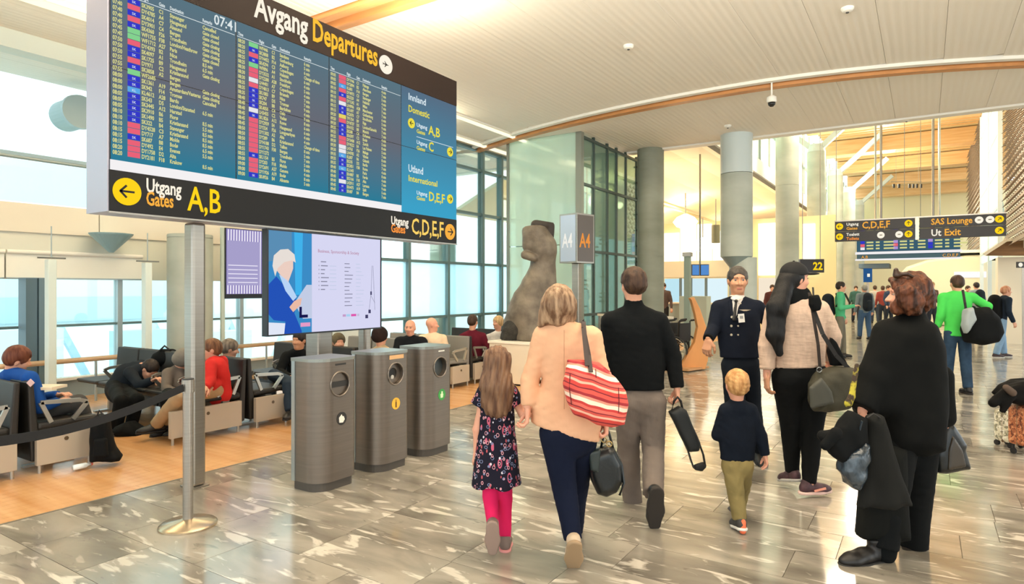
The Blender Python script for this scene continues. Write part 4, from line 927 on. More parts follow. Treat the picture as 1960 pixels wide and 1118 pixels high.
nr = ur.cross(UP); nl = UP.cross(ul)
if nr.dot(Fv) > 0: nr = -nr
if nl.dot(Fv) > 0: nl = -nl
h_ = zt_-zb_
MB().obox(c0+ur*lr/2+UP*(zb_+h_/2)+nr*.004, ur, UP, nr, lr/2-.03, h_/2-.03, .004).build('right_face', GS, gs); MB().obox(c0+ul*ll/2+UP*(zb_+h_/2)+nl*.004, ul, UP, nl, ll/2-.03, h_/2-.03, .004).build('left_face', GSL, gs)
LO = emat('sign_orange', '#f09a48', .95)
text('lettering', 'A4', LO, c0+ur*.07+UP*(zb_+h_*.32)+nr*.010, ur, UP, .36, gs, fit=lr*.62, bold=.02)
text('lettering', 'A4', mat('sign_white', '#dfe5f2', .4), c0+ul*(ll*.82)+UP*(zb_+h_*.32)+nl*.010, -ul, UP, .36, gs, fit=ll*.6, bold=.02)
cc = c0+(ur*lr+ul*ll)/2; MB().box(cc.x-.07, cc.x+.07, cc.y-.07, cc.y+.07, 0, zb_).build('post', STEEL, gs, bevel=.01); MB().box(cc.x-.2, cc.x+.2, cc.y-.2, cc.y+.2, 0, .015).build('base_plate', STEEL, gs)
# ---- hanging signs over the concourse
YS = 18.0; mu = Vector((-1, 0, 0)).cross(UP)  # faces -Y
mu = Vector((0, -1, 0)); uXn = Vector((1, 0, 0))
def SX(px): return WY(px, 450, YS).x
def SZ(px, py): return WY(px, py, YS).z
sg = thing('hanging_sign', 'black hanging direction signs with yellow gate letters and exit lettering, above the crowd', 'sign', (SX(1760), YS, SZ(1751, 456)))
zl = [SZ(1700, 459), SZ(1700, 437.5), SZ(1700, 413)]
def srow(px0, px1, z0, z1, nm='sign_panel'):
    return MB().box(SX(px0), SX(px1), YS, YS+.12, z0, z1).build(nm, mat('hang_black', '#1f1714', .4), sg, bevel=.004)
z0a = SZ(1597, 463)
Hs = .245; zbot = SZ(1760, 457); zs_ = (zbot, zbot+Hs, zbot+Hs+.012, zbot+2*Hs+.012)
rows = {}
for nm, a, b in (('L', 1598, 1751), ('R', 1760, 1926)):
    rows[nm+'0'] = srow(a, b, zs_[0], zs_[1]); rows[nm+'1'] = srow(a, b, zs_[2], zs_[3])
    MB().box(SX(a)-.01, SX(b)+.01, YS+.02, YS+.1, zs_[3], zs_[3]+.03).build('top_rail', STEEL, sg)
MB().box(SX(1752), SX(1759), YS-.01, YS+.13, zs_[0]-.02, zs_[3]+.03).build('joint_post', STEEL, sg)
for px in (1686, 1786): MB().tube([(SX(px), YS+.06, zs_[3]+.03), (SX(px), YS+.06, 9.5)], .03, 10).build('hanger_rod', STEEL, sg)
for px in (1600, 1731, 1762): MB().tube([(SX(px), YS+.06, zs_[3]+.03), (SX(px), YS+.06, 9.5)], .008, 6).build('cable', STEEL, sg)
def st_(s_, px, row, f, h, m, pe): text('lettering', s_, m, (SX(px), YS-.004, zs_[(0, 2)[row]]+Hs*f), uXn, UP, h, sg, fit=SX(pe)-SX(px), bold=.02)
st_('Utgang', 1620, 1, .55, .10, LIT_W, 1643); st_('Gates', 1620, 1, .12, .10, LIT_O, 1641); st_('C,D,E,F', 1650, 1, .2, .23, LIT_O, 1703)
st_('Toalett', 1620, 0, .55, .10, LIT_W, 1645); st_('Toilets', 1620, 0, .12, .10, emat('lit_redorange', '#ff9a45'), 1644)
st_('SAS Lounge', 1782, 1, .26, .2, LIT_O, 1861); st_('Ut', 1782, 0, .22, .22, LIT_W, 1801); st_('Exit', 1807, 0, .22, .22, LIT_O, 1838)
def sc_(px, row, ang, m=None): arrow((SX(px), YS-.001, zs_[(0, 2)[row]]+Hs/2), uXn, UP, .082, ang, rows['L1' if px < 1755 else 'R1'] if row else rows['L0' if px < 1755 else 'R0'], m or SY)
sc_(1607, 1, 180); sc_(1607, 0, 180); sc_(1739, 1, 90); sc_(1739, 0, 90); sc_(1913, 1, 45); sc_(1913, 0, 45)
for px, row, kind in ((1686, 0, 'c'), (1721, 0, 'p'), (1874, 1, 'f'), (1895, 1, 'd')):
    o_ = MB().disc((SX(px), YS-.001, zs_[(0, 2)[row]]+Hs/2), uXn, UP, .08, 24, t=.004).build('round_symbol', LIT_W, rows[('L' if px < 1755 else 'R')+str(row)])
    MB().obox((SX(px), YS-.007, zs_[(0, 2)[row]]+Hs/2), uXn, UP, mu, .03, .012, .001).build('mark', mat('mark_grey', '#8f8b80', .5), o_)
# ---- farther departures board under it
YF = 27.0
def FX(px): return WY(px, 450, YF).x
def FZ_(px, py): return WY(px, py, YF).z
fb = thing('departures_board', 'distant flight departures board hanging below the black direction signs', 'board', (FX(1740), YF, FZ_(1740, 497)))
fx0, fx1, fz0, fz1 = FX(1640), FX(1838), FZ_(1740, 494), FZ_(1740, 430)
MB().box(fx0, fx1, YF, YF+.25, fz0, fz1).build('housing', mat('far_board', '#33566b', .5), fb)
MB().box(fx0, fx1, YF-.02, YF, fz0+.28, fz1).build('screen', emat('far_screen', '#3f6274', .9), fb)
MB().box(fx0-.05, fx1+.05, YF-.04, YF, fz0+.17, fz0+.26).build('light_strip', emat('strip_white', '#f4f1f2'), fb); MB().box(fx0-.05, fx1+.05, YF-.04, YF, fz0-.06, fz0).build('lower_strip', MATS['strip_white'], fb)
rr = random.Random(5)
for k in range(3):
    xa = fx0+.12+k*(fx1-fx0)/3
    for r_ in range(9):
        z = fz0+.33+r_*.115
        MB().box(xa, xa+.14, YF-.024, YF-.02, z, z+.1).build('airline_mark', rr.choice((cm_['r'], cm_['b'], cm_['w'], emat('airline_violet', '#b79be0', .9))), fb)
        mb = MB(); mb.box(xa+.2, xa+.42, YF-.024, YF-.02, z+.02, z+.075); mb.box(xa+.5, xa+.62, YF-.024, YF-.02, z+.02, z+.075); mb.box(xa+.75, xa+.75+rr.uniform(.2, .4), YF-.024, YF-.02, z+.02, z+.075); mb.build('flight_line', SC_Y, fb, kind='stuff')
for i, s_ in enumerate(('A,B', 'C,D,E,F')): text('lettering', s_, LIT_O, (fx0+.15+i*2.5, YF-.03, fz0+.02), uXn, UP, .15, fb)
for x in (fx0+.6, fx1-.6): MB().tube([(x, YF+.1, fz1), (x, YF+.1, 9.5)], .035, 8).build('hanger_rod', STEEL, fb)
# ---- gate 2 sign behind the cap
g2 = thing('gate_number_sign', 'black sign with a yellow 2 just right of the black cap', 'sign', W(1550, 520, 18))
c2 = W(1553, 509, 18); MB().obox(c2, Rv, UP, Fv, .34, .19, .05).build('panel', mat('hang_black', '#1f1714'), g2, bevel=.005)
text('lettering', '22', SY, c2+Rv*.02-UP*.11-Fv*.055, Rv, UP, .3, g2, fit=.27, bold=.03)
for s_ in (-.25, .25): MB().tube([c2+Rv*s_+UP*.19, Vector(((c2+Rv*s_).x, (c2+Rv*s_).y, 9.55))], .012, 6).build('cable', STEEL, g2)
# ---- cream rounded kiosk at the far right
kk = thing('kiosk', 'long cream kiosk with a rounded top edge behind the man in the bright green shirt', 'kiosk', (4, 33, 0))
KC = mat('kiosk_cream', '#efe4c6', .5)
def KX(px, Y=33): return WY(px, 500, Y).x
prof = [(KX(1702), 0), (KX(1702), 1.3), (KX(1712), 2.0), (KX(1735), 2.55), (KX(1775), 2.85), (KX(1850), 3.0), (9.5, 3.05), (9.5, 0)]
MB().prism(prof[::-1], lambda a, b, q: (a, 33+q, b), 0, 5).build('shell', KC, kk, bevel=.12)
MB().box(KX(1826), KX(1888), 32.97, 33, 2.05, 2.3).build('light_panel', emat('kiosk_white', '#ffffff', 1.0), kk)
MB().box(KX(1640), KX(1700), 34, 36, 2.55, 2.75).build('side_canopy', mat('canopy_blue', '#5a728a', .5), kk)
MB().box(KX(1650), 9, 32.9, 38.2, 3.1, 3.22).build('roof_edge', WH, kk)
# timber bridge soffit at the right edge
br = thing('timber_canopy', 'brown wooden canopy wedge under the lattice wall at the right edge', 'canopy', (3, 22, 2.5))
a_ = [WY(1887, 489, 23), WY(1925, 463, 23), WY(1990, 458, 23), WY(1990, 489, 23)]
MB().prism([(v.x, v.z) for v in a_][::-1], lambda a, b, q: (a, 23+q, b), 0, .25).build('gable', mat('canopy_wood', '#8a6238', .5, var=.15, vs=(2, 2, 20)), br)
MB().bar(WY(1884, 487, 22.9), WY(1926, 460, 22.9), .3, .08).build('edge_board', CREAM, br); MB().bar(WY(1924, 460, 22.9), WY(1995, 455, 22.9), .3, .08).build('edge_board', CREAM, br)
MB().box(a_[0].x+.3, 6, 23.2, 24, 0, 2.5).build('side_wall', CREAM, br)
# small sign and screen at the right edge
es = thing('edge_sign', 'small black sign with white and yellow dots on a pole at the right edge', 'sign', W(1952, 508, 15)); c3 = W(1958, 507, 15)
MB().obox(c3, Rv, UP, Fv, .14, .07, .03).build('panel', MATS['hang_black'], es); MB().disc(c3-Rv*.08-Fv*.032, Rv, UP, .05, 18, t=-.004).build('dot', LIT_W, es); MB().disc(c3+Rv*.05-Fv*.032, Rv, UP, .05, 18, t=-.004).build('dot', SY, es)
MB().bar((c3+Rv*.02).xy.to_3d(), c3, .05, .05).build('pole', STEEL, es)
# blue information totem
it = thing('info_totem', 'narrow blue information sign on a stand in the distance left of the curly-haired woman', 'sign', W(1661, 552, 24).xy.to_3d()); c4 = W(1661, 527, 24)
MB().obox(c4, Rv, UP, Fv, .14, .26, .05).build('panel', emat('totem_blue', '#2f5f95', .8), it); MB().obox(c4-Fv*.052, Rv, UP, Fv, .05, .06, .002).build('symbol', LIT_W, it); MB().bar(c4.xy.to_3d(), c4-UP*.26, .08, .08).build('stand', STEEL, it)
# ---- storefronts at the left of the far hall
sf = thing('storefront', 'bright shop counter with pale band canopy and lit openings beyond the wheelchairs', 'shop', (-9, 24, 0))
SFB = mat('band_beige', '#cdbfa2', .5)
def QX(px, Y): return WY(px, 540, Y).x
MB().box(QX(1268, 24), QX(1420, 24), 24, 24.5, WY(1300, 532, 24).z, WY(1300, 500, 24).z).build('canopy_band', SFB, sf, bevel=.03)
MB().box(QX(1268, 26), QX(1600, 26), 26, 26.2, 0, 4.3).build('back_wall', mat('shop_wall', '#e9d9a6', .6), sf)
for a, b, m in ((1272, 1300, '#bfe6f2'), (1304, 1318, '#d9eef2'), (1324, 1348, '#cfe9f2'), (1352, 1392, '#dff4fb'), (1452, 1490, '#f6e7d0'), (1500, 1540, '#f3d3b0')):
    MB().box(QX(a, 25.9), QX(b, 25.9), 25.9, 25.95, .5, 2.0).build('lit_window', emat('shopwin'+m, m, 1.0), sf)
for px in (1300, 1320, 1349): MB().box(QX(px, 25.8), QX(px+4, 25.8), 25.8, 25.9, 0, 2.1).build('pillar', mat('shop_pillar', '#6f7f80', .5), sf)
MB().box(QX(1268, 22), QX(1390, 22), 22, 22.6, 0, 1.05).build('counter', mat('counter_grey', '#9fa79a', .5), sf, bevel=.02); MB().box(QX(1268, 22), QX(1390, 22), 21.95, 22.65, 1.05, 1.1).build('worktop', CREAM, sf)
MB().box(QX(1300, 20), QX(1352, 20), 20, 20.5, 0, 1.35).build('desk', mat('desk_green', '#a9b3a4', .5), sf)
for a, b, z0, z1 in ((1272, 1300, 2.5, 3.9), (1303, 1332, 2.6, 4.2), (1335, 1362, 2.6, 4.2), (1365, 1392, 2.5, 3.9), (1452, 1490, 2.1, 4.1), (1536, 1560, 2.1, 4.0)):
    MB().box(QX(a, 25.9), QX(b, 25.9), 25.85, 25.95, z0, z1).build('lit_panel', emat('shop_glow', '#fff6da', 2.6), sf)
# hanging monitor cluster
hm = thing('info_monitor', 'small blue-lit monitor cluster hanging over the distant shop counter', 'screen', W(1340, 520, 19)); c5 = W(1340, 517, 19)
for dx, yaw in ((-.14, 20), (.13, -30)):
    ax = (Rv*math.cos(R(yaw))+Fv*math.sin(R(yaw))); MB().obox(c5+Rv*dx, ax, UP, ax.cross(UP), .13, .17, .03).build('housing', BING, hm); MB().obox(c5+Rv*dx-ax.cross(UP)*-.0-Fv*.04, ax, UP, ax.cross(UP), .115, .15, .005).build('screen', emat('mon_blue', '#5c93d6', .9), hm)
MB().bar(c5+UP*.17, Vector((c5.x, c5.y, 5.6)), .04, .04).build('hanger', STEEL, hm)
# pole of the gate area
gp = thing('service_pole', 'slim grey pole behind the uniformed man', 'pole', W(1316, 560, 16).xy.to_3d()); p = W(1316, 560, 16); MB().box(p.x-.07, p.x+.07, p.y-.07, p.y+.07, 0, 2.4).build('post', mat('pole_green', '#8f9f92', .5), gp)
MB().box(p.x-.1, p.x+.1, p.y-.1, p.y+.1, 2.4, 2.5).build('cap', STEEL, gp)
# globe lamps (light sources in view under the vault)
for i, (px, py, d) in enumerate(((1312, 425, 26), (1345, 470, 24), (1562, 440, 30))):
    c = W(px, py, d-(4 if i == 0 else 1)); g_ = thing('floodlight', ('bright round lamp glowing under the cream vault', 'lower bright lamp under the cream vault left of the nearest tall column', 'bright lamp between the columns left of the hanging signs')[i], 'light', c)
    MB().lathe(c, [(.05, .28), (.3, .16), (.42, 0), (.3, -.16), (.05, -.25)], 24).build('globe', emat('globe_glow', '#fff2cf', 7), g_, smooth=True); MB().tube([c+UP*.28, c+UP*1.0], .02, 8).build('stem', STEEL, g_)
# round grey lantern
c = W(1370, 448, 20); g_ = thing('lantern', 'dark grey cylindrical lantern hanging left of the nearest tall column', 'light', c)
MB().cyl(c, .13, c.z-.28, c.z+.28, 24).build('drum', mat('lantern_grey', '#8b8767', .5), g_); MB().tube([c+UP*.28, c+UP*1.1], .015, 8).build('stem', STEEL, g_)
# ================================================================ WHEELCHAIR RACK
rk = thing('rack', 'low wooden pallet rack with a tall curved wooden end board holding the wheelchairs', 'rack', (-3.85, 12.6, 0))
wp = lambda px, py, dd=0: W(px, py, 12.45+dd)
pts = [(1298, 706), (1310, 690), (1330, 655), (1336, 625), (1331, 600), (1324, 575), (1321, 570), (1329, 568), (1340, 590), (1352, 625), (1357, 655), (1355, 690), (1350, 706)]
fr = [(wp(a, b)-wp(1325, 706)) for a, b in pts]
ax_ = Vector((.35, -.94, 0)).normalized()
base = wp(1325, 706); base.z = .02
MB().prism([(v.dot(Rv), v.z) for v in fr], lambda a, b, q: base+Rv*a+UP*b+Fv*q, 0, .16).build('curved_board', mat('rack_wood', '#c98a4e', .45, var=.12, vs=(3, 3, 1)), rk, bevel=.008)
MB().obox(base+Fv*.9-Rv*.75+UP*.02, (Fv*.75-Rv*.66).normalized(), (Rv*.75+Fv*.66).normalized(), UP, 1.3, .36, .02).build('pallet', mat('pallet', '#b98a5c', .5), rk)
MB().obox(base+Fv*1.3-Rv*.9+UP*.98, (Fv*.75-Rv*.66).normalized(), (Rv*.75+Fv*.66).normalized(), UP, 1.0, .03, .025).build('cream_rail', CREAM, rk)
for k in (-.95, .95): c = base+Fv*1.3-Rv*.9+(Fv*.75-Rv*.66).normalized()*k; MB().box(c.x-.025, c.x+.025, c.y-.025, c.y+.025, 0, .98).build('rail_post', STEEL, rk)
TY = mat('tyre', '#2b2825', .6); RIMM = mat('rim_steel', '#b6ab98', .3, .8); WCF = mat('wheelchair_frame', '#55504a', .4, .6); WCS = mat('wheelchair_fabric', '#24211f', .7)
def wheelchair():
    t = thing('wheelchair', 'folded wheelchair', 'wheelchair', (0, 0, 0), 'nested wheelchairs in the wooden rack')
    for s in (-1, 1):
        o = MB().ring((s*.22, 0, .31), uY, uZ, .285, .018, 32, 8).build('wheel', TY, t, smooth=True, loc=(0, 0, 0))
        MB().ring((s*.245, 0, .31), uY, uZ, .25, .009, 32, 6).build('push_rim', RIMM, o, smooth=True, loc=(0, 0, 0))
        mb = MB()
        for k in range(12): a = k*math.pi/6; mb.tube([(s*.22, 0, .31), (s*.22, .28*math.cos(a), .31+.28*math.sin(a))], .003, 4)
        mb.tube([(s*.2, 0, .31), (s*.245, 0, .31)], .03, 12); mb.build('spokes', RIMM, o, kind='stuff', loc=(0, 0, 0))
        MB().tube([(s*.2, -.18, .92), (s*.2, -.08, .9), (s*.2, -.05, .32), (s*.2, .3, .45), (s*.2, .36, .12)], .014, 8).build('frame', WCF, t, smooth=True, loc=(0, 0, 0))
        MB().ring((s*.19, .34, .08), uY, uZ, .065, .014, 16, 6).build('caster', TY, t, loc=(0, 0, 0)); MB().box(s*.2-.03, s*.2+.03, -.05, .25, .62, .65).build('armrest', WCS, t, loc=(0, 0, 0))
        MB().tube([(s*.2, -.24, .93), (s*.2, -.1, .91)], .019, 8).build('grip', WCS, t, loc=(0, 0, 0))
    MB().box(-.19, .19, -.05, .33, .46, .48).build('seat', WCS, t, loc=(0, 0, 0)); MB().box(-.19, .19, -.1, -.08, .5, .86).build('backrest', WCS, t, loc=(0, 0, 0)); return t
w0 = wheelchair(); dr = (Fv*.75-Rv*.66).normalized(); ang = math.atan2(dr.y, dr.x)-math.pi/2
for k in range(5):
    L = Vector(wp(1316, 690).xy.to_3d())+Fv*.42+dr*(.02+.24*k)+UP*.04; lb = ['front wheelchair, nearest to the curved wooden board', 'second wheelchair nested behind the front one', 'third wheelchair nested in the wooden rack', 'fourth wheelchair nested in the wooden rack, mostly hidden', 'rearmost wheelchair in the wooden rack'][k]
    if k == 0: w0.location = L; w0.rotation_euler = (0, 0, ang); w0['label'] = lb
    else: dup(w0, L, ang, lb)
# ================================================================ exterior
AP = mat('apron', '#dfe8ea', .8); ap = struct(MB().box(-90, XF-3.2, -30, 90, -3.2, -3.0).build('ground_apron', AP))
jb = thing('jet_bridge', 'pale blue jet bridge with diagonal bracing outside the left windows', 'bridge', (-26, 9, -3))
JB = mat('jet_pale', '#dfeef2', .6); JBB = mat('jet_blue', '#c3dbe4', .6)
MB().box(-27, -24, 2, 20, .3, 2.3).build('tunnel', JB, jb); MB().box(-23.99, -23.9, 3, 14, .5, 1.3).build('window_band', JBB, jb)
for k in range(6): MB().bar((-23.8, 2+k*3, -2.9), (-23.8, 3.5+k*3, .3), .25, .2).build('brace', JB, jb); MB().bar((-23.8, 5+k*3, -2.9), (-23.8, 3.5+k*3, .3), .2, .2).build('brace', JBB, jb)
for k in range(4): MB().box(-22.5, -21.8, 4+k*3.2, 5.6+k*3.2, -3, .6-.2*k).build('service_vehicle', JB if k % 2 else JBB, jb)

# row of small black spotlights hanging in the timber hall
tk = thing('spotlight_track', 'row of small black spotlights hanging below the timber roof', 'light', W(1736, 350, 33)); c = W(1736, 350, 33)
MB().bar(c-Rv*.85+UP*.05, c+Rv*.75+UP*.05, .03, .03).build('track', STEEL, tk)
for px in (1711, 1721, 1741, 1748, 1755, 1763):
    c = W(px, 356, 33); MB().tube([c-UP*.1, c+UP*.1], .055, 12).build('spotlight', SOLB_ if 0 else BING, tk)
for px in (1715, 1758): c = W(px, 350, 33); MB().tube([c, Vector((c.x, c.y, 9.5))], .008, 6).build('wire', STEEL, tk)
# ================================================================ PEOPLE: builders
SKIN = mat('skin', '#d9a083', .55, var=.05, vs=(9, 9, 9)); SKIN2 = mat('skin_rosy', '#e2a387', .55); SKIN3 = mat('skin_tan', '#c58e6c', .55)
LIP = mat('lips', '#b3665a', .5); EYEW = mat('eye_white', '#b5aaa0', .6); IRIS = mat('iris', '#2c231e', .2)
def hairm(nm, a, b, s=1): return mat(nm, a, .5, 0, col2=b, vs=(38, 38, 5), thr=(.35, .65), bump=.6, bs=(160, 160, 8), bd=.006, detail=5, spec=.3)
def cloth(nm, a, var=.08, bump=.25, bs=(9, 9, 5), rough=.85, bd=.02, **k): return mat(nm, a, rough, 0, var=var, vs=(6, 6, 6), bump=bump, bs=bs, bd=bd, spec=.18, **k)
def basis(face, lean=(0, 0)):
    f = Fv*math.cos(R(face))+Rv*math.sin(R(face)); u = Vector((0, 0, 1))+Rv*lean[0]+Fv*lean[1]; u.normalize(); f = (f-u*f.dot(u)).normalized(); return f.cross(u).normalized(), f, u
def head_sdf(c, B, hs, neck, res, nr=.052, face=True):
    sd, f, u = B
    def H(x, y, z): return np.array(c+(sd*x+f*y+u*z)*hs)
    bm = np.array([sd, f, u]).T; s = SDF(res)
    def E_(p, ax, k=.02, sub=False): s.ell(H(*p), np.array(ax)*hs, k*hs, sub, bm)
    def C_(a, b, ra, rb, k=.015): s.cone(H(*a), H(*b), ra*hs, rb*hs, k*hs)
    E_((0, -.012, .032), (.074, .093, .086)); E_((0, .022, -.04), (.058, .066, .072), .03)
    if face:
        E_((0, .062, -.092), (.026, .022, .018), .03); C_((0, .086, .008), (0, .107, -.028), .007, .012, .012); E_((.017, .092, -.03), (.009, .01, .007), .01); E_((-.017, .092, -.03), (.009, .01, .007), .01)
        C_((-.034, .077, .03), (.034, .077, .03), .009, .009, .02); E_((.036, .058, -.022), (.026, .026, .026), .025); E_((-.036, .058, -.022), (.026, .026, .026), .025)
        C_((-.017, .083, -.06), (.017, .083, -.06), .006, .006, .008); C_((-.014, .081, -.07), (.014, .081, -.07), .007, .007, .006)
        for q in (-1, 1): E_((q*.031, .096, .008), (.018, .017, .011), .012, True)
    for q in (-1, 1): E_((q*.075, -.008, -.004), (.011, .020, .031), .008)
    s.cone(H(0, -.018, -.05), np.array(neck), nr*hs, nr*1.05, .03)
    return s, H
def facebits(H, B, hs, body, gaze=True, brow=IRIS):
    sd, f, u = B
    for q in (-1, 1):
        e = SDF(.004*hs); e.ell(H(q*.031, .0745, .008), np.array((.0102, .0102, .0102))*hs, .002); o = sobj('eye', e, EYEW, body)
        c = Vector(H(q*.031, .0872, .008)); MB().disc(c, sd, u, .0056*hs, 14, t=0.0012).build('iris', IRIS, o)
        b = SDF(.004*hs); b.cone(H(q*.014, .088, .028), H(q*.048, .076, .031), .0042*hs, .003*hs, .003); sobj('eyebrow', b, brow, body)
    l = SDF(.0035*hs); l.cone(H(-.018, .0875, -.066), H(.018, .0875, -.066), .0048*hs, .0048*hs, .003); l.cone(H(-.012, .091, -.0665), H(.012, .091, -.0665), .005*hs, .005*hs, .006); sobj('lips', l, LIP, body)
def cap_hair(H, B, hs, res, thick=.012, nape=-.055, fringe=.055, face=True, noise=.0035, ears=True, seed=1):
    sd, f, u = B; bm = np.array([sd, f, u]).T; s = SDF(res)
    s.ell(H(0, -.014, .036), np.array((.076+thick, .093+thick, .086+thick))*hs, .02, False, bm); s.ell(H(0, -.045, -.01), np.array((.062+thick*.7, .055+thick, .06))*hs, .03*hs, False, bm)
    if face: s.ell(H(0, .125, fringe-.12), np.array((.085, .085, .125))*hs, .012*hs, True, bm)
    if ears:
        for q in (-1, 1): s.ell(H(q*.088, .004, -.035), np.array((.03, .036, .05))*hs, .008, True, bm)
    s.cut(H(0, 0, nape), -u*1.0+f*.35); s.noise(noise, 170, seed); s.noise(noise*.6, 330, seed+3); return s
def hand_sdf(wr, d, n, side, sc=1.0, curl=.5, res=.0045, spread=.12, grip=False):
    """wr wrist, d palm direction, n palm normal (fingers curl that way), side +1/-1 thumb side along d x n"""
    d = Vector(d).normalized(); n = Vector(n); n = (n-d*n.dot(d)).normalized(); s_ = d.cross(n)*side; s = SDF(res*sc); A = lambda v: np.array(v)
    w = Vector(wr); L = .088*sc
    s.cone(A(w-d*.03), A(w+d*.012), .026*sc, .026*sc, .015, flat=(A(n), .75))
    lens = (.068, .078, .073, .058)
    for i, t in enumerate((.030, .010, -.010, -.029)):
        k0 = w+d*L*(1-.05*abs(i-1.2))+s_*t*sc; s.cone(A(w+d*.012+s_*t*.55*sc), A(k0), .013*sc, .0115*sc, .012*sc)
        a1, a2, a3 = curl*.9, curl*2.0, curl*2.9; l = lens[i]*sc; p = k0
        for q, (ang, fr, r0, r1) in enumerate(((a1, .46, .0095, .0088), (a2, .3, .0088, .0082), (a3, .24, .0082, .007))):
            dd = d*math.cos(ang)+n*math.sin(ang)+s_*(t*spread*8*(1-curl)*.12); p2 = p+dd*l*fr*1.05; s.cone(A(p), A(p2), r0*sc, r1*sc, .0035*sc); p = p2
    t0 = w+d*.025*sc+s_*.024*sc; t1 = t0+(d*.6+s_*.62+n*.35)*.042*sc; t2 = t1+(d*.85+s_*.1+n*.45)*.032*sc; t3 = t2+(d*.8-s_*.15+n*.5)*.024*sc
    s.cone(A(t0), A(t1), .016*sc, .012*sc, .012); s.cone(A(t1), A(t2), .0115*sc, .0105*sc, .006); s.cone(A(t2), A(t3), .0105*sc, .0085*sc, .005); return s
def shoe(an, toe, up, mu_, ms, parent, sc=1.0, res=.008, high=.0, lace=None, label=None):
    """an ankle point; toe direction; up = shoe up"""
    toe = Vector(toe).normalized(); up = Vector(up); up = (up-toe*up.dot(toe)).normalized(); sd = toe.cross(up); A = lambda x, y, z: np.array(an+sd*(x*sc)+toe*(y*sc)+up*((z-.085)*sc)); U = np.array(up)
    s = SDF(res*sc)
    s.cone(A(0, -.045, .045), A(0, .05, .048), .040*sc, .042*sc, .02, flat=(np.array(sd), .92)); s.cone(A(0, .05, .045), A(.0, .12, .036), .045*sc, .046*sc, .03, flat=(U, .8)); s.cone(A(0, .12, .034), A(0, .165, .032), .044*sc, .034*sc, .03, flat=(U, .72))
    s.cone(A(0, -.035, .06), A(0, -.02, .105+high), .041*sc, .040*sc, .02, capb=True); s.cut(A(0, 0, .016), -U)
    o = sobj('shoe', s, mu_, parent, label)
    t = SDF(res*sc); t.cone(A(0, -.05, .012), A(0, .07, .012), .046*sc, .050*sc, .03); t.cone(A(0, .07, .012), A(0, .165, .016), .052*sc, .038*sc, .03); t.cut(A(0, 0, .024), U); t.cut(A(0, 0, 0), -U); sobj('sole', t, ms, o)
    if lace:
        mb = MB()
        for k in range(4): mb.tube([Vector(A(-.022, .035+k*.02, .086-k*.006)), Vector(A(0, .04+k*.02, .094-k*.006)), Vector(A(.022, .035+k*.02, .086-k*.006))], .0035*sc, 6)
        mb.build('laces', lace, o)
    return o
def folds(s, noise, seed, res):
    a, f = noise; s.noise(a, f, seed)
    s.disp.append(lambda P: a*.55*nzf(P*np.array((1, 1, 2.2)), f*2.6, seed+5))
    if res < .016: s.disp.append(lambda P: a*.5*nzf(P*np.array((1, 1, 1.8)), f*5.5, seed+9))
def P3(j, D):
    if isinstance(j, Vector): return j
    return W(j[0], j[1], D+(j[2] if len(j) > 2 else 0))
def human(label, D, J, face, hface=None, hs=1.0, q=1.0, top=None, bottom=None, skin=SKIN, group=None, lean=(0, 0), body_r=1.0, hands=True, loc=None, cat='person', facebit=False, arms=(.052, .042, .030), legs=(.085, .055, .038), nr=.052, nofine=False, foot=None, chest=None, hairfn=None):
    """J: joints as photo points with depth offsets. top/bottom: dicts of clothing. returns (thing, joints, head function, basis)"""
    K = {k: P3(v, D) for k, v in J.items()}; sd, f, u = basis(face); HB = basis(face if hface is None else hface, lean)
    gz = min(K[k].z for k in K if k[:2] in ('an', 'to')) if any(k[:2] == 'an' for k in K) else 0
    base = K['pel'].copy(); base.z = 0
    t = thing('person', label, cat, loc or base, group)
    A = lambda v: np.array(v); fl = (A(f), .66)
    hres = .0062*hs*min(q, 2.6); res = .011*q
    hd, H = head_sdf(K['head'], HB, hs, K['neck']-UP*.03, hres, nr, face=q < 2.5)
    parts = [hd]; b = SDF(.016*q); r_ = body_r
    mid = (K['shL']+K['shR'])/2; wst = mid.lerp(K['pel'], .6)
    b.cone(A(K['neck']), A(mid-UP*.02), .045*r_, .055*r_, .02); b.cone(A(mid-UP*.08), A(wst), .10*r_, .09*r_, .03, flat=fl); b.cone(A(wst), A(K['pel']), .09*r_, .10*r_, .03, flat=fl)
    for s in 'LR':
        b.cone(A(K['neck']-UP*.05), A(K['sh'+s]-UP*.01), .034*r_, .036*r_, .02)
        b.cone(A(K['sh'+s]), A(K['el'+s]), arms[0]*.85, arms[1]*.9, .02); b.cone(A(K['el'+s]), A(K['wr'+s]), arms[1]*.9, arms[2]*.95, .02)
        b.cone(A(K['hip'+s]), A(K['kn'+s]), legs[0]*.8, legs[1]*.8, .03); b.cone(A(K['kn'+s]), A(K['an'+s]), legs[1]*.8, legs[2]*.8, .02)
    parts.append(b)
    if hands:
        for s in 'LR':
            hk = J_H.get(s) if False else None
    body = sobj('body', parts, skin, t)
    return t, K, H, HB, body
J_H = {}
def add_hand(body_t, wr, d, n, side, sc=1.0, curl=.5, m=SKIN, res=.0045, label=None):
    return sobj('hand', hand_sdf(wr, d, n, side, sc, curl, res), m, body_t, label)
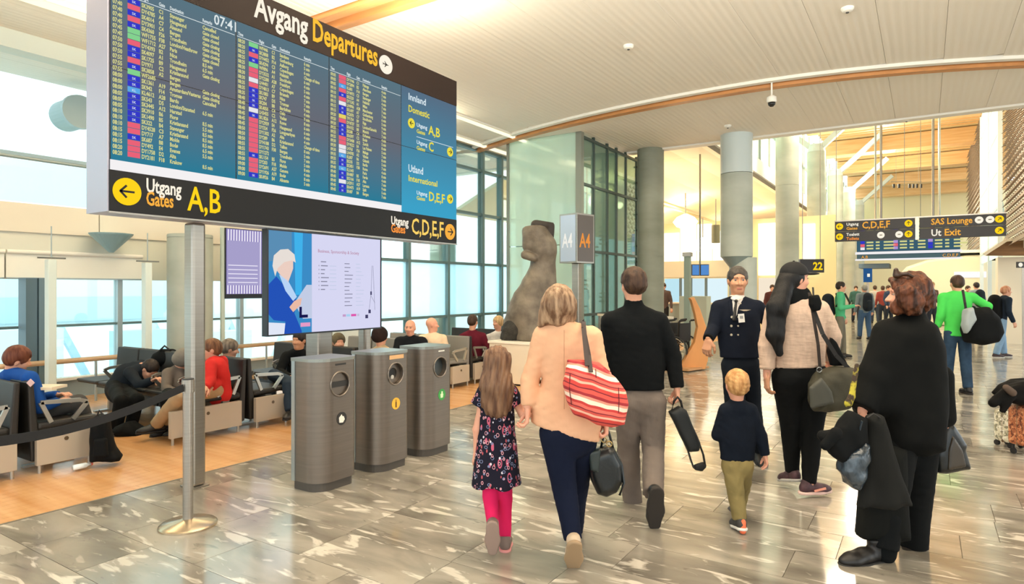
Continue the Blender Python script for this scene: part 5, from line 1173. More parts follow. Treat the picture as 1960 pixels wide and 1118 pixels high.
def topwear(t, K, face, m, name='jacket', r=(.19, .165, .18), sh=.07, sl=(.075, .06, .048), slen=1.0, res=.012, hem=None, noise=(.004, 22), collar=None, extra=None, flat=.62, hemn=None, k=.05, seed=3, wst=.58, label=None, drop=0):
    sd, f, u = basis(face); A = lambda v: np.array(v); fl = (A(f), flat); s = SDF(res)
    mid = (K['shL']+K['shR'])/2; w = mid.lerp(K['pel'], wst); low = K['pel']-UP*drop
    s.cone(A(mid-UP*.09), A(w), r[0], r[1], k, flat=fl); s.cone(A(w), A(low), r[1], r[2], k, flat=fl)
    for q in 'LR':
        s.cone(A(K['neck']-UP*.035), A(K['sh'+q]), .058, sh, .04)
        S_, E_, W_ = K['sh'+q], K['el'+q], K['wr'+q]
        if slen >= .99: s.cone(A(S_), A(E_), sl[0], sl[1], .012); s.cone(A(E_), A(W_), sl[1], sl[2], .005, capb=True)
        elif slen > .5: s.cone(A(S_), A(E_), sl[0], sl[1], .035); s.cone(A(E_), A(E_.lerp(W_, (slen-.5)*2)), sl[1], sl[2], .02, capb=True)
        else: s.cone(A(S_), A(S_.lerp(E_, slen*2)), sl[0], sl[1], .035, capb=True)
    if collar: s.cone(A(K['neck']-UP*.03), A(K['neck']+UP*collar[0]), collar[1]+.012, collar[1], .02, capb=True)
    if extra: extra(s)
    if noise: folds(s, noise, seed, res)
    if hem is not None: s.cut(A(hem), A(hemn if hemn is not None else -UP))
    return sobj(name, s, m, t, label)
def trousers(t, K, face, m, name='trousers', rp=.165, r=(.10, .075, .062), res=.012, noise=(.004, 26), flat=.68, tuck=.0, seed=8, len_=1.0, extra=None, top=.04, cutp=None, label=None):
    sd, f, u = basis(face); A = lambda v: np.array(v); s = SDF(res); P = K['pel']
    s.cone(A(P+UP*top), A(P-UP*.03), rp*.9, rp, .04, flat=(A(f), flat*.92), capa=True)
    for q in 'LR':
        H_, N_, Q_ = K['hip'+q], K['kn'+q], K['an'+q]
        s.cone(A(H_), A(N_), r[0], r[1], .018); s.cone(A(N_), A(N_.lerp(Q_, len_)), r[1], r[2], .008, capb=True)
    if extra: extra(s)
    if noise: folds(s, noise, seed, res)
    return sobj(name, s, m, t, label)
# ================================================================ PEOPLE: foreground
A_ = lambda v: np.array(v)
NAVY = cloth('navy_denim', '#10172c'); BLKC = cloth('black_cloth', '#0c0e0f', bump=.35); SOLB = mat('sole_black', '#1d1b1a', .7); SOLW = mat('sole_white', '#e6e1d8', .6)
# ---- woman in the peach jacket
D = 3.75
J = dict(head=(1069, 586), neck=(1077, 622), shL=(1040, 643), shR=(1132, 645), elL=(1014, 728), wrL=(1010, 778, -.04), elR=(1152, 722, -.02), wrR=(1160, 800, -.0),
         pel=(1092, 815), hipL=(1066, 830), hipR=(1112, 828, .05), knL=(1080, 930, .0), anL=(1097, 1034, -.12), knR=(1104, 925, .22), anR=(1100, 1020, .45))
t, K, H, HB, body = human('woman in a peach jacket and navy trousers holding the small girl\'s hand', D, J, 0, -4, skin=SKIN2, legs=(.09, .06, .04))
PEACH = cloth('peach_cloth', '#e3b08c', var=.05, bump=.3)
def ex(s):
    s.cone(A_(W(1050, 780, D)), A_(W(1052, 830, D)), .10, .11, .05, flat=(A_(Fv), .8)); s.cone(A_(W(1112, 770, D)), A_(W(1112, 800, D)), .10, .11, .05, flat=(A_(Fv), .8))
jk = topwear(t, K, 0, PEACH, r=(.168, .152, .172), sh=.058, sl=(.062, .052, .042), k=.03, noise=(.006, 24), hem=W(1085, 828, D), hemn=-UP-Rv*.28, collar=(.045, .06), extra=ex, seed=12, drop=.08)
MB().tube([W(1080, 632, D-.122)+Vector((0, 0, -.05*k)) for k in range(10)], .002, 5).build('back_seam', mat('peach_seam', '#c08d6c', .8), jk)
trousers(t, K, 0, NAVY, rp=.165, r=(.105, .074, .052), seed=4)
HP = hairm('hair_blond_brown', '#694b35', '#b89878')
s = SDF(.007); bm = np.array([*HB]).T
s.ell(H(0, -.02, .035), (.092, .108, .098), .02, False, np.array(HB).T); s.cone(H(-.055, -.03, .0), A_(W(1046, 608, D-.02)), .05, .042, .05); s.cone(A_(W(1050, 590, D-.03)), A_(W(1034, 622, D-.03)), .042, .018, .03); s.cone(H(.05, -.03, 0), A_(W(1093, 606, D-.02)), .05, .035, .04); s.cone(H(0, -.05, -.02), A_(W(1070, 610, D-.05)), .065, .05, .05)
s.noise(.004, 120, 2); s.noise(.002, 300, 5); sobj('hair', s, HP, t)
# strands catching the light
def strands(name, pts, m, parent, n, spread, r=.0016, seed=1, wob=.006):
    rr = random.Random(seed); mb = MB()
    for i in range(n):
        o = Vector((rr.uniform(-1, 1), rr.uniform(-1, 1), 0))*spread; ph = rr.random()*6; P = []
        for j, p in enumerate(pts):
            p = Vector(p); w = wob*math.sin(ph+j*1.7)
            P.append(p+o*(1 if j else .6)+Rv*w)
        mb.tube(P, [r]*(len(P)-1)+[r*.3], 4, cap=False)
    return mb.build(name, m, parent, kind='stuff', smooth=True)
add_hand(body, K['wrL']-UP*.01, Vector((-.05, 0, -1))-Rv*.0, -Rv, 1, .95, .75, SKIN2)
add_hand(body, K['wrR']-UP*.01, Vector((0, 0, -1)), -Rv*1, 1, .95, 1.0, SKIN2)
BEI = mat('shoe_beige', '#cdb69a', .6); SOLT = mat('sole_tan', '#a78b6a', .7)
shoe(K['anL'], Fv*.55-UP*.83+Rv*.03, Fv*.83+UP*.55, BEI, SOLT, t, .95); shoe(K['anR'], Fv-UP*.12, UP, BEI, SOLT, t, .95)
# ---- girl
D = 3.9
J = dict(head=(952, 698), neck=(951, 735), shL=(928, 752), shR=(976, 752), elL=(913, 822), wrL=(912, 866), elR=(1000, 792), wrR=(1008, 796, -.03), pel=(951, 860), hipL=(940, 880), hipR=(962, 880), knL=(939, 950), anL=(943, 1006, -.1), knR=(966, 955, .05), anR=(967, 1030, .03))
t, K, H, HB, body = human('small girl with long brown hair in a dark patterned dress and pink leggings', D, J, 0, 0, hs=.88, skin=SKIN2, arms=(.036, .028, .021), legs=(.055, .042, .028), nr=.045, body_r=.7)
def dress_mat():
    m = cloth('patterned_dress', '#1c1a26'); nt = m.node_tree; N = nt.nodes; L = nt.links; b = N['Principled BSDF']; tc = N.new('ShaderNodeTexCoord')
    prev = None; base = lin('#1d1b29')
    cols = ['#c9607a', '#dcd5dc', '#7d86a8', '#b8565f', '#d99aa5']
    for i, c in enumerate(cols):
        mp = N.new('ShaderNodeMapping'); mp.inputs['Location'].default_value = (i*3.7, i*1.3, i*2.1); mp.inputs['Rotation'].default_value = (i*.7, i*.5, i); mp.inputs['Scale'].default_value = (1, 1, .45+.3*(i % 3)); L.new(tc.outputs['Object'], mp.inputs[0])
        v = N.new('ShaderNodeTexVoronoi'); v.inputs['Scale'].default_value = 25+3*i; L.new(mp.outputs[0], v.inputs['Vector'])
        if i % 2 == 0:   # arcs: ring of distances
            a = N.new('ShaderNodeMath'); a.operation = 'COMPARE'; a.inputs[1].default_value = .30; a.inputs[2].default_value = .055; L.new(v.outputs['Distance'], a.inputs[0]); out = a
            s2 = N.new('ShaderNodeSeparateColor'); L.new(v.outputs['Color'], s2.inputs[0]); g = N.new('ShaderNodeMath'); g.operation = 'GREATER_THAN'; g.inputs[1].default_value = .55; L.new(s2.outputs[0], g.inputs[0]); mlt = N.new('ShaderNodeMath'); mlt.operation = 'MULTIPLY'; L.new(a.outputs[0], mlt.inputs[0]); L.new(g.outputs[0], mlt.inputs[1]); out = mlt
        else:
            a = N.new('ShaderNodeMath'); a.operation = 'LESS_THAN'; a.inputs[1].default_value = .17; L.new(v.outputs['Distance'], a.inputs[0]); out = a
        mx = N.new('ShaderNodeMix'); mx.data_type = 'RGBA'; L.new(out.outputs[0], mx.inputs[0])
        if prev is None: mx.inputs[6].default_value = base
        else: L.new(prev.outputs[2], mx.inputs[6])
        mx.inputs[7].default_value = lin(c); prev = mx
    L.new(prev.outputs[2], b.inputs['Base Color']); return m
DR = dress_mat(); s = SDF(.01); fl = (A_(Fv), .72)
s.cone(A_(W(951, 765, D)), A_(W(951, 800, D)), .105, .10, .04, flat=fl); s.cone(A_(W(951, 800, D)), A_(W(952, 928, D)), .10, .158, .03, flat=(A_(Fv), .78), capb=True)
for q in 'LR': s.cone(A_(K['neck']-UP*.03), A_(K['sh'+q]), .045, .05, .03)
s.cone(A_(K['shL']), A_(W(914, 776, D)), .048, .05, .02, capb=True); s.cone(A_(K['shR']), A_(W(990, 774, D)), .048, .05, .02, capb=True)
s.disp.append(lambda P: .009*np.sin(38*(P@np.array(Rv)))*np.clip((W(951, 820, D).z-P[..., 2])*3, 0, 1)); s.noise(.003, 40, 3); sobj('dress', s, DR, t)
PINK = cloth('pink_leggings', '#e0245f', var=.05); trousers(t, K, 0, PINK, 'leggings', rp=.09, r=(.062, .048, .034), res=.009, noise=(.0015, 30), top=.05)
SOCK = mat('sock_white', '#f0dcd8', .8)
for q in 'LR': s = SDF(.008); v = K['an'+q]-K['kn'+q]; v.normalize(); s.cone(A_(K['an'+q]-v*.045), A_(K['an'+q]+v*.03), .033, .034, .01, capa=True); sobj('sock', s, SOCK, t)
GH = hairm('hair_brown', '#56392a', '#8c6a50'); s = SDF(.007)
s.ell(H(0, -.018, .036), (.083, .098, .088), .02, False, np.array(HB).T); s.cone(H(0, -.05, .02), A_(W(950, 740, D-.06)), .078, .098, .04, flat=fl); s.cone(A_(W(950, 735, D-.07)), A_(W(951, 772, D-.07)), .092, .09, .03, flat=(A_(Fv), .5)); s.cone(A_(W(937, 765, D-.075)), A_(W(940, 785, D-.075)), .045, .02, .03, flat=(A_(Fv), .6)); s.cone(A_(W(965, 765, D-.075)), A_(W(962, 786, D-.075)), .045, .02, .03, flat=(A_(Fv), .6))
s.disp.append(lambda P: .0035*np.sin(210*(P@np.array(Rv))+6*np.sin(9*P[..., 2]))); s.noise(.003, 60, 2); sobj('hair', s, GH, t)
add_hand(body, K['wrL'], Vector((0, 0, -1)), Fv, 1, .68, .45, SKIN2, .004)
add_hand(body, K['wrR']+UP*.01, Rv*.7+UP*.25-Fv*.2, Fv, -1, .66, .7, SKIN2, .004)
GRS = mat('shoe_greybrown', '#77665e', .6); SOLP = mat('sole_pinkgrey', '#9c8478', .7)
shoe(K['anL'], Fv*.3-UP*.95, Fv*.95+UP*.3, GRS, SOLP, t, .80, .007); shoe(K['anR'], Fv-UP*.02, UP, GRS, mat('sole_pink', '#d98f8c', .6), t, .80, .007)
# ---- man in the black sweater
D = 4.6
J = dict(head=(1212, 546), neck=(1213, 588), shL=(1170, 616), shR=(1260, 616), elL=(1163, 690, .05), wrL=(1166, 760, .02), elR=(1288, 682), wrR=(1296, 742, -.05), pel=(1225, 755), hipL=(1202, 770), hipR=(1248, 770), knL=(1203, 862, .12), anL=(1211, 966, .2), knR=(1250, 862, -.0), anR=(1251, 946, -.32))
t, K, H, HB, body = human('man in a black sweater and grey-brown trousers seen from behind, carrying a black case', D, J, 0, -12, skin=SKIN, legs=(.09, .06, .045))
MS = mat('melton_black', '#0b0e10', .92, 0, var=.1, vs=(30, 30, 30), bump=.4, bs=(60, 60, 60), bd=.003, spec=.2)
topwear(t, K, 0, MS, 'sweater', r=(.205, .178, .185), sh=.07, sl=(.074, .062, .047), hem=W(1225, 744, D), collar=(.055, .062), seed=21, drop=.06)
GT_ = cloth('taupe_trousers', '#756a62', bump=.5, bs=(14, 14, 4)); trousers(t, K, 0, GT_, rp=.165, r=(.104, .080, .070), noise=(.007, 26), seed=33)
BH = hairm('hair_dark_brown', '#2f2018', '#4f3828'); sobj('hair', cap_hair(H, HB, 1, .007, .016, -.07, seed=4), BH, t)
add_hand(body, K['wrR']+UP*.0, Vector((0, 0, -1)), -Rv, 1, 1.05, 1.05, SKIN); add_hand(body, K['wrL'], Vector((0, 0, -1)), Rv, -1, 1.0, .6, SKIN)
BLS = mat('shoe_black', '#181514', .45); shoe(K['anL'], Fv*.9-Rv*.25-UP*.05, UP, BLS, mat('sole_grey', '#4b4744', .7), t, 1.08, lace=SOLB); shoe(K['anR'], Fv*.25-UP*.95, Fv*.95+UP*.3, BLS, mat('sole_brown', '#2e2823', .8), t, 1.08)
# ---- boy
D = 4.25
J = dict(head=(1410, 738), neck=(1411, 770), shL=(1390, 786), shR=(1436, 786), elL=(1374, 832, .02), wrL=(1380, 835, .15), elR=(1456, 834), wrR=(1465, 872, -.02), pel=(1411, 880), hipL=(1402, 890), hipR=(1422, 890), knL=(1408, 940, -.02), anL=(1416, 994, -.05), knR=(1420, 935, .16), anR=(1412, 975, .28))
t, K, H, HB, body = human('small blond boy in a dark navy top and olive trousers walking away', D, J, 0, 0, hs=.86, skin=SKIN2, arms=(.034, .028, .02), legs=(.05, .04, .028), nr=.04, body_r=.6)
NV = mat('navy_knit', '#0e1521', .9, 0, var=.1, vs=(20, 20, 20), bump=.3, bs=(50, 50, 50), bd=.004, spec=.2)
topwear(t, K, 0, NV, 'top', r=(.118, .105, .115), sh=.044, sl=(.050, .042, .032), res=.0095, hem=W(1411, 879, D), seed=5, noise=(.003, 36), drop=.05)
trousers(t, K, 0, cloth('olive_trousers', '#8a7a4e', bump=.5), rp=.105, r=(.068, .054, .046), res=.0095, noise=(.006, 34), seed=6, top=.04)
sobj('hair', cap_hair(H, HB, .86, .006, .013, -.06, seed=9), hairm('hair_blond', '#a87442', '#d9a970'), t)
add_hand(body, K['wrR'], Vector((0, 0, -1))+Rv*.1, -Rv, 1, .62, .4, SKIN2, .004); add_hand(body, K['wrL'], Fv*.9-UP*.2, Rv, -1, .62, .6, SKIN2, .004)
s_ = shoe(K['anL'], Fv*.93-UP*.16, UP+Fv*.15, mat('shoe_charcoal', '#3d3a38', .6), SOLW, t, .74, .007); s = SDF(.006); s.cone(A_(K['anL']-Fv*.055-UP*.055), A_(K['anL']-Fv*.05-UP*.0+Rv*.005), .022, .017, .01); sobj('heel_patch', s, mat('heel_orange', '#f0744a', .6), s_)
shoe(K['anR'], Fv, UP, MATS['shoe_charcoal'], SOLW, t, .74, .007)
# ---- uniformed man facing the camera
D = 5.45
J = dict(head=(1412, 538), neck=(1412, 572), shL=(1377, 590), shR=(1448, 590), elL=(1366, 628, -.03), wrL=(1356, 648, -.18), elR=(1470, 615, .05), wrR=(1486, 650, .1), pel=(1417, 690), hipL=(1403, 700), hipR=(1432, 700), knL=(1408, 800, -.05), anL=(1412, 886, -.1), knR=(1440, 790, .1), anR=(1452, 858, .38))
t, K, H, HB, body = human('uniformed man with grey hair, dark suit, tie and name badge walking towards the camera', D, J, 180, 190, skin=SKIN3, facebit=True)
facebits(H, HB, 1, body, brow=mat('brow_grey', '#3c332d', .8))
UNI = cloth('uniform_navy', '#121825', bump=.2)
jk = topwear(t, K, 180, UNI, 'suit_jacket', r=(.19, .165, .175), sh=.065, sl=(.07, .058, .046), hem=W(1417, 684, D), seed=7, noise=(.003, 20), drop=.06)
SHW = mat('shirt_white', '#d9d2ca', .7)
s = SDF(.006); s.cone(A_(W(1411, 575, D-.055)), A_(W(1405, 612, D-.126)), .048, .006, .01, flat=(A_(Fv), .55)); s.cone(A_(W(1411, 565, D)), A_(W(1411, 574, D)), .06, .066, .01, capa=True); sobj('shirt', s, SHW, t)
for q in (-1, 1): s = SDF(.005); s.cone(A_(W(1410+q*2, 574, D-.092)), A_(W(1410+q*9, 571, D-.062)), .013, .012, .004, flat=(A_(Fv), .5)); sobj('collar_point', s, SHW, t)
s = SDF(.005); s.cone(A_(W(1409, 577, D-.098)), A_(W(1405, 611, D-.138)), .011, .016, .005, flat=(A_(Fv), .5)); s.ell(A_(W(1409, 576, D-.1)), (.015, .012, .014), .004); sobj('tie', s, mat('tie_dark', '#151412', .5), t)
GOLD = mat('button_metal', '#d9d2bd', .3, .6)
for a, b in ((1401, 607), (1400, 624), (1400, 641)): MB().disc(W(a, b, D-.132), Rv, UP, .010, 14, t=-.006).build('button', GOLD, jk)
for a, b in ((1413, 607), (1413, 624), (1413, 641)): MB().disc(W(a, b, D-.132), Rv, UP, .007, 14, t=-.006).build('button', GOLD, jk)
c = W(1419, 609, D-.138); o = MB().obox(c, (Rv+UP*.1).normalized(), (UP-Rv*.1).normalized(), -Fv, .026, .036, .002).build('name_badge', mat('badge', '#e3e3df', .4), t); MB().obox(c-Fv*.003+UP*.008, Rv, UP, -Fv, .013, .012, .001).build('photo', mat('badge_photo', '#8b8f92', .5), o)
MB().prism([(-.05, .004), (-.012, -.006), (.012, -.006), (.05, .004), (.012, .006), (-.012, .006)], lambda a, b, q: W(1426, 594, D-.135)+Rv*a+UP*b-Fv*q, 0, .003).build('wings_badge', GOLD, jk)
MB().obox(W(1416, 581, D-.125), Rv, UP, -Fv, .012, .004, .003).build('lapel_pin', GOLD, jk)
for s_, x in ((-1, 1399), (1, 1417)):
    s = SDF(.007); s.cone(A_(W(1410+s_*12, 577, D-.06)), A_(W(1406+s_*3, 614, D-.132)), .022, .010, .01, flat=(A_(Fv), .4)); sobj('lapel', s, cloth('uniform_lapel', '#141a27'), jk)
trousers(t, K, 180, cloth('uniform_trousers', '#10161f', bump=.2), rp=.155, r=(.095, .078, .066), seed=9)
sobj('hair', cap_hair(H, HB, 1, .0068, .009, -.04, fringe=.075, seed=13), hairm('hair_grey', '#2b2723', '#554e46'), t)
add_hand(body, K['wrL']-UP*.005, Vector((0, 0, -1))-Rv*.25-Fv*.2, Rv*.6+Fv*.6, 1, 1.05, .6, SKIN3); add_hand(body, K['wrR'], Vector((0, 0, -1))+Rv*.1, Rv*-1, 1, 1.0, .5, SKIN3)
s = SDF(.006); v = (K['wrL']-K['elL']).normalized(); s.cone(A_(K['wrL']-v*.02), A_(K['wrL']+v*.012), .044, .044, .005, capa=True, capb=True); sobj('cuff', s, BLKC, t)
shoe(K['anL'], -Fv, UP, BLS, SOLB, t, 1.05); shoe(K['anR'], -Fv*.8-UP*.5, UP-Fv*.5, BLS, SOLB, t, 1.05)
# ---- woman in the black cap
D = 4.95
J = dict(head=(1522, 535), neck=(1521, 568), shL=(1484, 596), shR=(1568, 592), elL=(1469, 662), wrL=(1468, 722, -.03), elR=(1592, 642, .03), wrR=(1590, 690, .22), pel=(1532, 712), hipL=(1510, 726), hipR=(1558, 726), knL=(1514, 812, .05), anL=(1516, 902, .1), knR=(1554, 820, -.02), anR=(1549, 925, -.05))
t, K, H, HB, body = human('woman in a black cap with long black hair, beige sweater and black leggings, looking right', D, J, 12, 78, skin=SKIN2, legs=(.1, .065, .045))
facebits(H, HB, 1, body)
KN = mat('beige_knit', '#cdb19c', .9, 0, var=.07, vs=(40, 40, 12), bump=.5, bs=(12, 12, 50), bd=.012, spec=.2)
topwear(t, K, 5, KN, 'sweater', r=(.198, .178, .2), sh=.065, sl=(.078, .07, .05), hem=W(1532, 702, D), hemn=-UP+Rv*.06, seed=2, noise=(.005, 30), drop=.08)
trousers(t, K, 5, BLKC, 'leggings', rp=.2, r=(.128, .082, .052), seed=14)
BKH = hairm('hair_black', '#080707', '#141211'); s = SDF(.0075)
s.ell(H(0, -.03, .02), (.09, .095, .09), .02, False, np.array(HB).T); s.ell(H(0, .11, -.035), (.09, .06, .10), .01, True, np.array(HB).T)
s.cone(A_(W(1503, 545, D-.03)), A_(W(1488, 590, D-.1)), .07, .075, .05); s.cone(A_(W(1487, 590, D-.11)), A_(W(1484, 640, D-.13)), .078, .066, .03, flat=(A_(Fv), .55)); s.cone(A_(W(1484, 640, D-.13)), A_(W(1492, 676, D-.13)), .064, .03, .03, flat=(A_(Fv), .5)); s.noise(.003, 80, 5); sobj('hair', s, BKH, t)
s = SDF(.009); s.cone(A_(W(1508, 562, D-.02)), A_(W(1534, 566, D+.02)), .075, .072, .04); s.cone(A_(W(1500, 575, D-.03)), A_(W(1545, 580, D)), .06, .055, .04); s.noise(.004, 50, 6); sobj('scarf', s, BLKC, t)
CAPM = mat('cap_black', '#0b0b0b', .8, bump=.2, bs=(80, 80, 80), bd=.002); s = SDF(.0065); bm = np.array(HB).T
s.ell(H(0, -.012, .045), (.092, .11, .095), .02, False, bm); s.cut(H(0, 0, .03), -HB[2]+HB[1]*.1); o = sobj('cap', s, CAPM, t)
s = SDF(.006); s.ell(H(0, .125, .045), (.075, .075, .011), .01, False, bm); s.cut(H(0, .07, 0), -HB[1]); sobj('brim', s, CAPM, o); s = SDF(.005); s.ell(H(0, -.012, .14), (.01, .01, .008), .005, False, bm); sobj('top_button', s, CAPM, o)
add_hand(body, K['wrL'], Vector((0, 0, -1)), Rv, -1, 1.0, .6, SKIN3); add_hand(body, K['wrR'], Fv*.5-UP*.8, -Rv, 1, .95, .9, SKIN2)
SK = mat('trainer_plum', '#4d3238', .6, var=.3, vs=(30, 30, 30)); shoe(K['anL'], Fv*.9-Rv*.15-UP*.25, UP+Fv*.25, SK, mat('sole_greywhite', '#b9b6b2', .6), t, .95); s_ = shoe(K['anR'], Rv*.95+Fv*.2, UP, SK, mat('sole_rose', '#e3c0b6', .6), t, .95, lace=SOLW)
MB().obox(K['anR']+Rv*.06-Fv*.05-UP*.035, (Rv+UP*.25).normalized(), (UP-Rv*.25).normalized(), Fv, .045, .008, .003).build('side_stripe', mat('stripe_peach', '#f0a089', .5), s_)
# ---- curly-haired woman in black
D = 3.85
J = dict(head=(1736, 566), neck=(1745, 606), shL=(1700, 640), shR=(1782, 640), elL=(1672, 722, -.02), wrL=(1650, 788, -.06), elR=(1800, 720, .05), wrR=(1806, 790, .03), pel=(1745, 800), hipL=(1728, 812), hipR=(1766, 812), knL=(1712, 925, -.05), anL=(1692, 1050, -.1), knR=(1756, 935, .05), anR=(1748, 1046, .1))
t, K, H, HB, body = human('woman with curly brown hair in a long black poncho, looking left, carrying bags and coats', D, J, -30, -72, skin=SKIN2, facebit=True)
facebits(H, HB, 1, body)
PON = cloth('poncho_black', '#0a0b0a', bump=.4, bs=(5, 5, 3)); s = SDF(.012)
s.poly([(1728, 604), (1760, 604), (1788, 622), (1803, 660), (1812, 740), (1812, 790), (1806, 860), (1768, 872), (1695, 866), (1688, 800), (1640, 800), (1634, 780), (1650, 710), (1672, 650), (1700, 618)], D, .15, .13, -15)
s.cone(A_(K['neck']-UP*.02), A_(K['neck']+UP*.03), .075, .065, .02); s.cone(A_(K['neck']-UP*.05), A_(K['shL']), .075, .085, .03); s.cone(A_(K['shL']), A_(K['elL']), .085, .09, .04); s.cone(A_(K['elL']), A_(W(1648, 782, D-.06)), .09, .085, .03, capb=True); s.cone(A_(K['elR']), A_(W(1808, 800, D)), .07, .06, .03)
s.noise(.008, 16, 3); s.noise(.004, 40, 6); s.cut(A_(W(1750, 866, D)), -UP); sobj('poncho', s, PON, t)
s = SDF(.012); s.poly([(1690, 850), (1728, 850), (1735, 1030), (1700, 1034), (1643, 1028), (1650, 960), (1655, 900)], D-.05, .11, .09, 0); s.noise(.006, 26, 4); sobj('skirt_panel', s, cloth('skirt_black', '#10110f'), t)
trousers(t, K, -20, BLKC, rp=.16, r=(.105, .09, .078), seed=15)
CUR = hairm('hair_curly_brown', '#2e170c', '#6b3c24'); s = SDF(.0075); bmx = np.array(HB).T
s.ell(H(0, -.03, .035), (.1, .105, .095), .02, False, bmx)
for (a, b, d_, r) in ((1722, 548, 0, .07), (1752, 545, .0, .085), (1766, 565, 0, .07), (1770, 582, -.02, .05), (1742, 580, -.08, .075), (1722, 580, -.05, .05), (1716, 590, -.04, .035), (1750, 590, -.06, .045), (1735, 560, -.09, .06), (1758, 590, .05, .05), (1740, 565, .06, .08), (1720, 575, .06, .05)): s.ell(A_(W(a, b, D+d_)), (r, r, r), .02)
s.ell(H(0, .13, -.02), (.085, .085, .12), .012, True, bmx); s.noise(.011, 75, 2); s.noise(.006, 170, 7); s.disp.append(lambda P: .003*np.sin(150*P[..., 0]+9*np.sin(26*P[..., 2]))*np.sin(90*P[..., 1]+40*P[..., 2])); sobj('hair', s, CUR, t)
s = SDF(.006); s.cone(A_(W(1715, 517, D-.04)), A_(W(1716, 527, D-.04)), .014, .02, .01); s.cone(A_(W(1716, 526, D-.04)), A_(W(1735, 524, D-.06)), .016, .012, .01); s.cone(A_(W(1735, 524, D-.06)), A_(W(1752, 532, D-.07)), .012, .008, .01); sobj('hair_clip', s, mat('clip_brown', '#3a2415', .3), t)
MB().tube([H_ for H_ in (Vector(H(-.076, .0, .012)), Vector(H(-.07, .06, .014)), Vector(H(-.045, .1, .012)))], .0018, 6).build('glasses_arm', mat('glasses', '#b98a6a', .3), t)
add_hand(body, K['wrL'], Vector((0, 0, -1))+Rv*.1, Rv, 1, 1.0, .8, SKIN2); add_hand(body, K['wrR'], Vector((0, 0, -1)), -Rv, 1, 1.0, 1.0, SKIN2)
shoe(W(1668, 1048, D-.1), -Rv*.93-Fv*.25, UP, BLS, SOLB, t, 1.12, high=.03); shoe(W(1750, 1044, D+.1), -Rv*.85-Fv*.45, UP, BLS, SOLB, t, 1.12, high=.03)
s = SDF(.01)
for a, b, d_ in (((1702, 990), (1692, 1058), -.09), ((1752, 990), (1754, 1052), .1)): s.cone(A_(W(*a, D+d_)), A_(W(*b, D+d_)), .075, .066, .02)
sobj('boots', s, BLKC, t)
s = SDF(.006); s.cone(A_(W(1640, 700, D-.12)), A_(W(1630, 760, D-.14)), .016, .02, .01, flat=(A_(Fv), .4)); s.cone(A_(W(1630, 760, D-.14)), A_(W(1624, 772, D-.14)), .02, .026, .01, flat=(A_(Fv), .4)); sobj('scarf_end', s, mat('scarf_yellow', '#b9a92e', .7, col2='#3b2a1a', vs=(20, 20, 20), thr=(.45, .55)), t)
MB().obox(W(1803, 747, D-.075), Rv, UP, Fv, .02, .006, .01).build('cuff_band', LIT_W if 0 else WH, t)
# ================================================================ BAGS AND COATS
def stripe_mat():
    m = mat('striped_cloth', '#d8453f', .85); nt = m.node_tree; N = nt.nodes; L = nt.links; b = N['Principled BSDF']; tc = N.new('ShaderNodeTexCoord')
    s = N.new('ShaderNodeSeparateXYZ'); L.new(tc.outputs['Object'], s.inputs[0])
    # bands run round the bag, dropping to the right like the sagging cloth
    a = N.new('ShaderNodeVectorMath'); a.operation = 'DOT_PRODUCT'; a.inputs[1].default_value = tuple(Rv*.28+UP*1.0); L.new(tc.outputs['Object'], a.inputs[0])
    n = N.new('ShaderNodeTexNoise'); n.inputs['Scale'].default_value = 5; L.new(tc.outputs['Object'], n.inputs[0])
    ma = N.new('ShaderNodeMath'); ma.operation = 'MULTIPLY_ADD'; ma.inputs[1].default_value = .05; L.new(n.outputs['Fac'], ma.inputs[0]); L.new(a.outputs['Value'], ma.inputs[2])
    md = N.new('ShaderNodeMath'); md.operation = 'MULTIPLY'; md.inputs[1].default_value = 1/.155; L.new(ma.outputs[0], md.inputs[0]); fr = N.new('ShaderNodeMath'); fr.operation = 'FRACT'; L.new(md.outputs[0], fr.inputs[0])
    r = N.new('ShaderNodeValToRGB'); r.color_ramp.interpolation = 'CONSTANT'; L.new(fr.outputs[0], r.inputs[0]); e = r.color_ramp.elements
    seq = [(0, '#e0574c'), (.13, '#7f2430'), (.17, '#d8473f'), (.30, '#f1b9a0'), (.38, '#d9554a'), (.46, '#8c2a33'), (.50, '#e26a5c'), (.60, '#c63b38'), (.68, '#f5dcc6'), (.82, '#e88d78'), (.90, '#a32c34')]
    e[0].position = 0; e[0].color = lin(seq[0][1]); e[1].position = seq[1][0]; e[1].color = lin(seq[1][1])
    for p, c in seq[2:]: q = e.new(p); q.color = lin(c)
    L.new(r.outputs[0], b.inputs['Base Color']); return m
D = 3.52
bg_ = thing('shoulder_bag', 'large red, pink and cream striped shoulder bag with dark strap on the peach-jacketed woman', 'bag', W(1140, 800, D))
STR = stripe_mat(); s = SDF(.008)
s.poly([(1085, 700), (1112, 694), (1150, 702), (1176, 722), (1196, 748), (1201, 772), (1194, 812), (1168, 818), (1140, 812), (1118, 800), (1096, 794), (1084, 768), (1078, 735)], D, .085, .075, 6); s.noise(.005, 26, 3); s.noise(.003, 70, 4); s.disp.append(lambda P: -.012*np.exp(-((P@np.array(Rv)-float(W(1142, 700, D).dot(Rv)))/.012)**2)*0)
sobj('pouch', s, STR, bg_); s = SDF(.008); s.poly([(1086, 688), (1124, 690), (1146, 694), (1168, 712), (1172, 730), (1140, 716), (1086, 712)], D+.04, .045, .035, 6); s.noise(.004, 40, 2); sobj('top_gusset', s, STR, bg_)
DSTR = mat('strap_dark', '#2b1a18', .6)
mb = MB(); P = [W(1124, 700, D-.07), W(1120, 660, D+.02), W(1117, 628, D+.10), W(1116, 617, D+.20), W(1118, 615, D+.27)]
for a, b in zip(P[:-1], P[1:]): mb.bar(a, b, .024, .005, Fv)
mb.build('strap', DSTR, bg_)
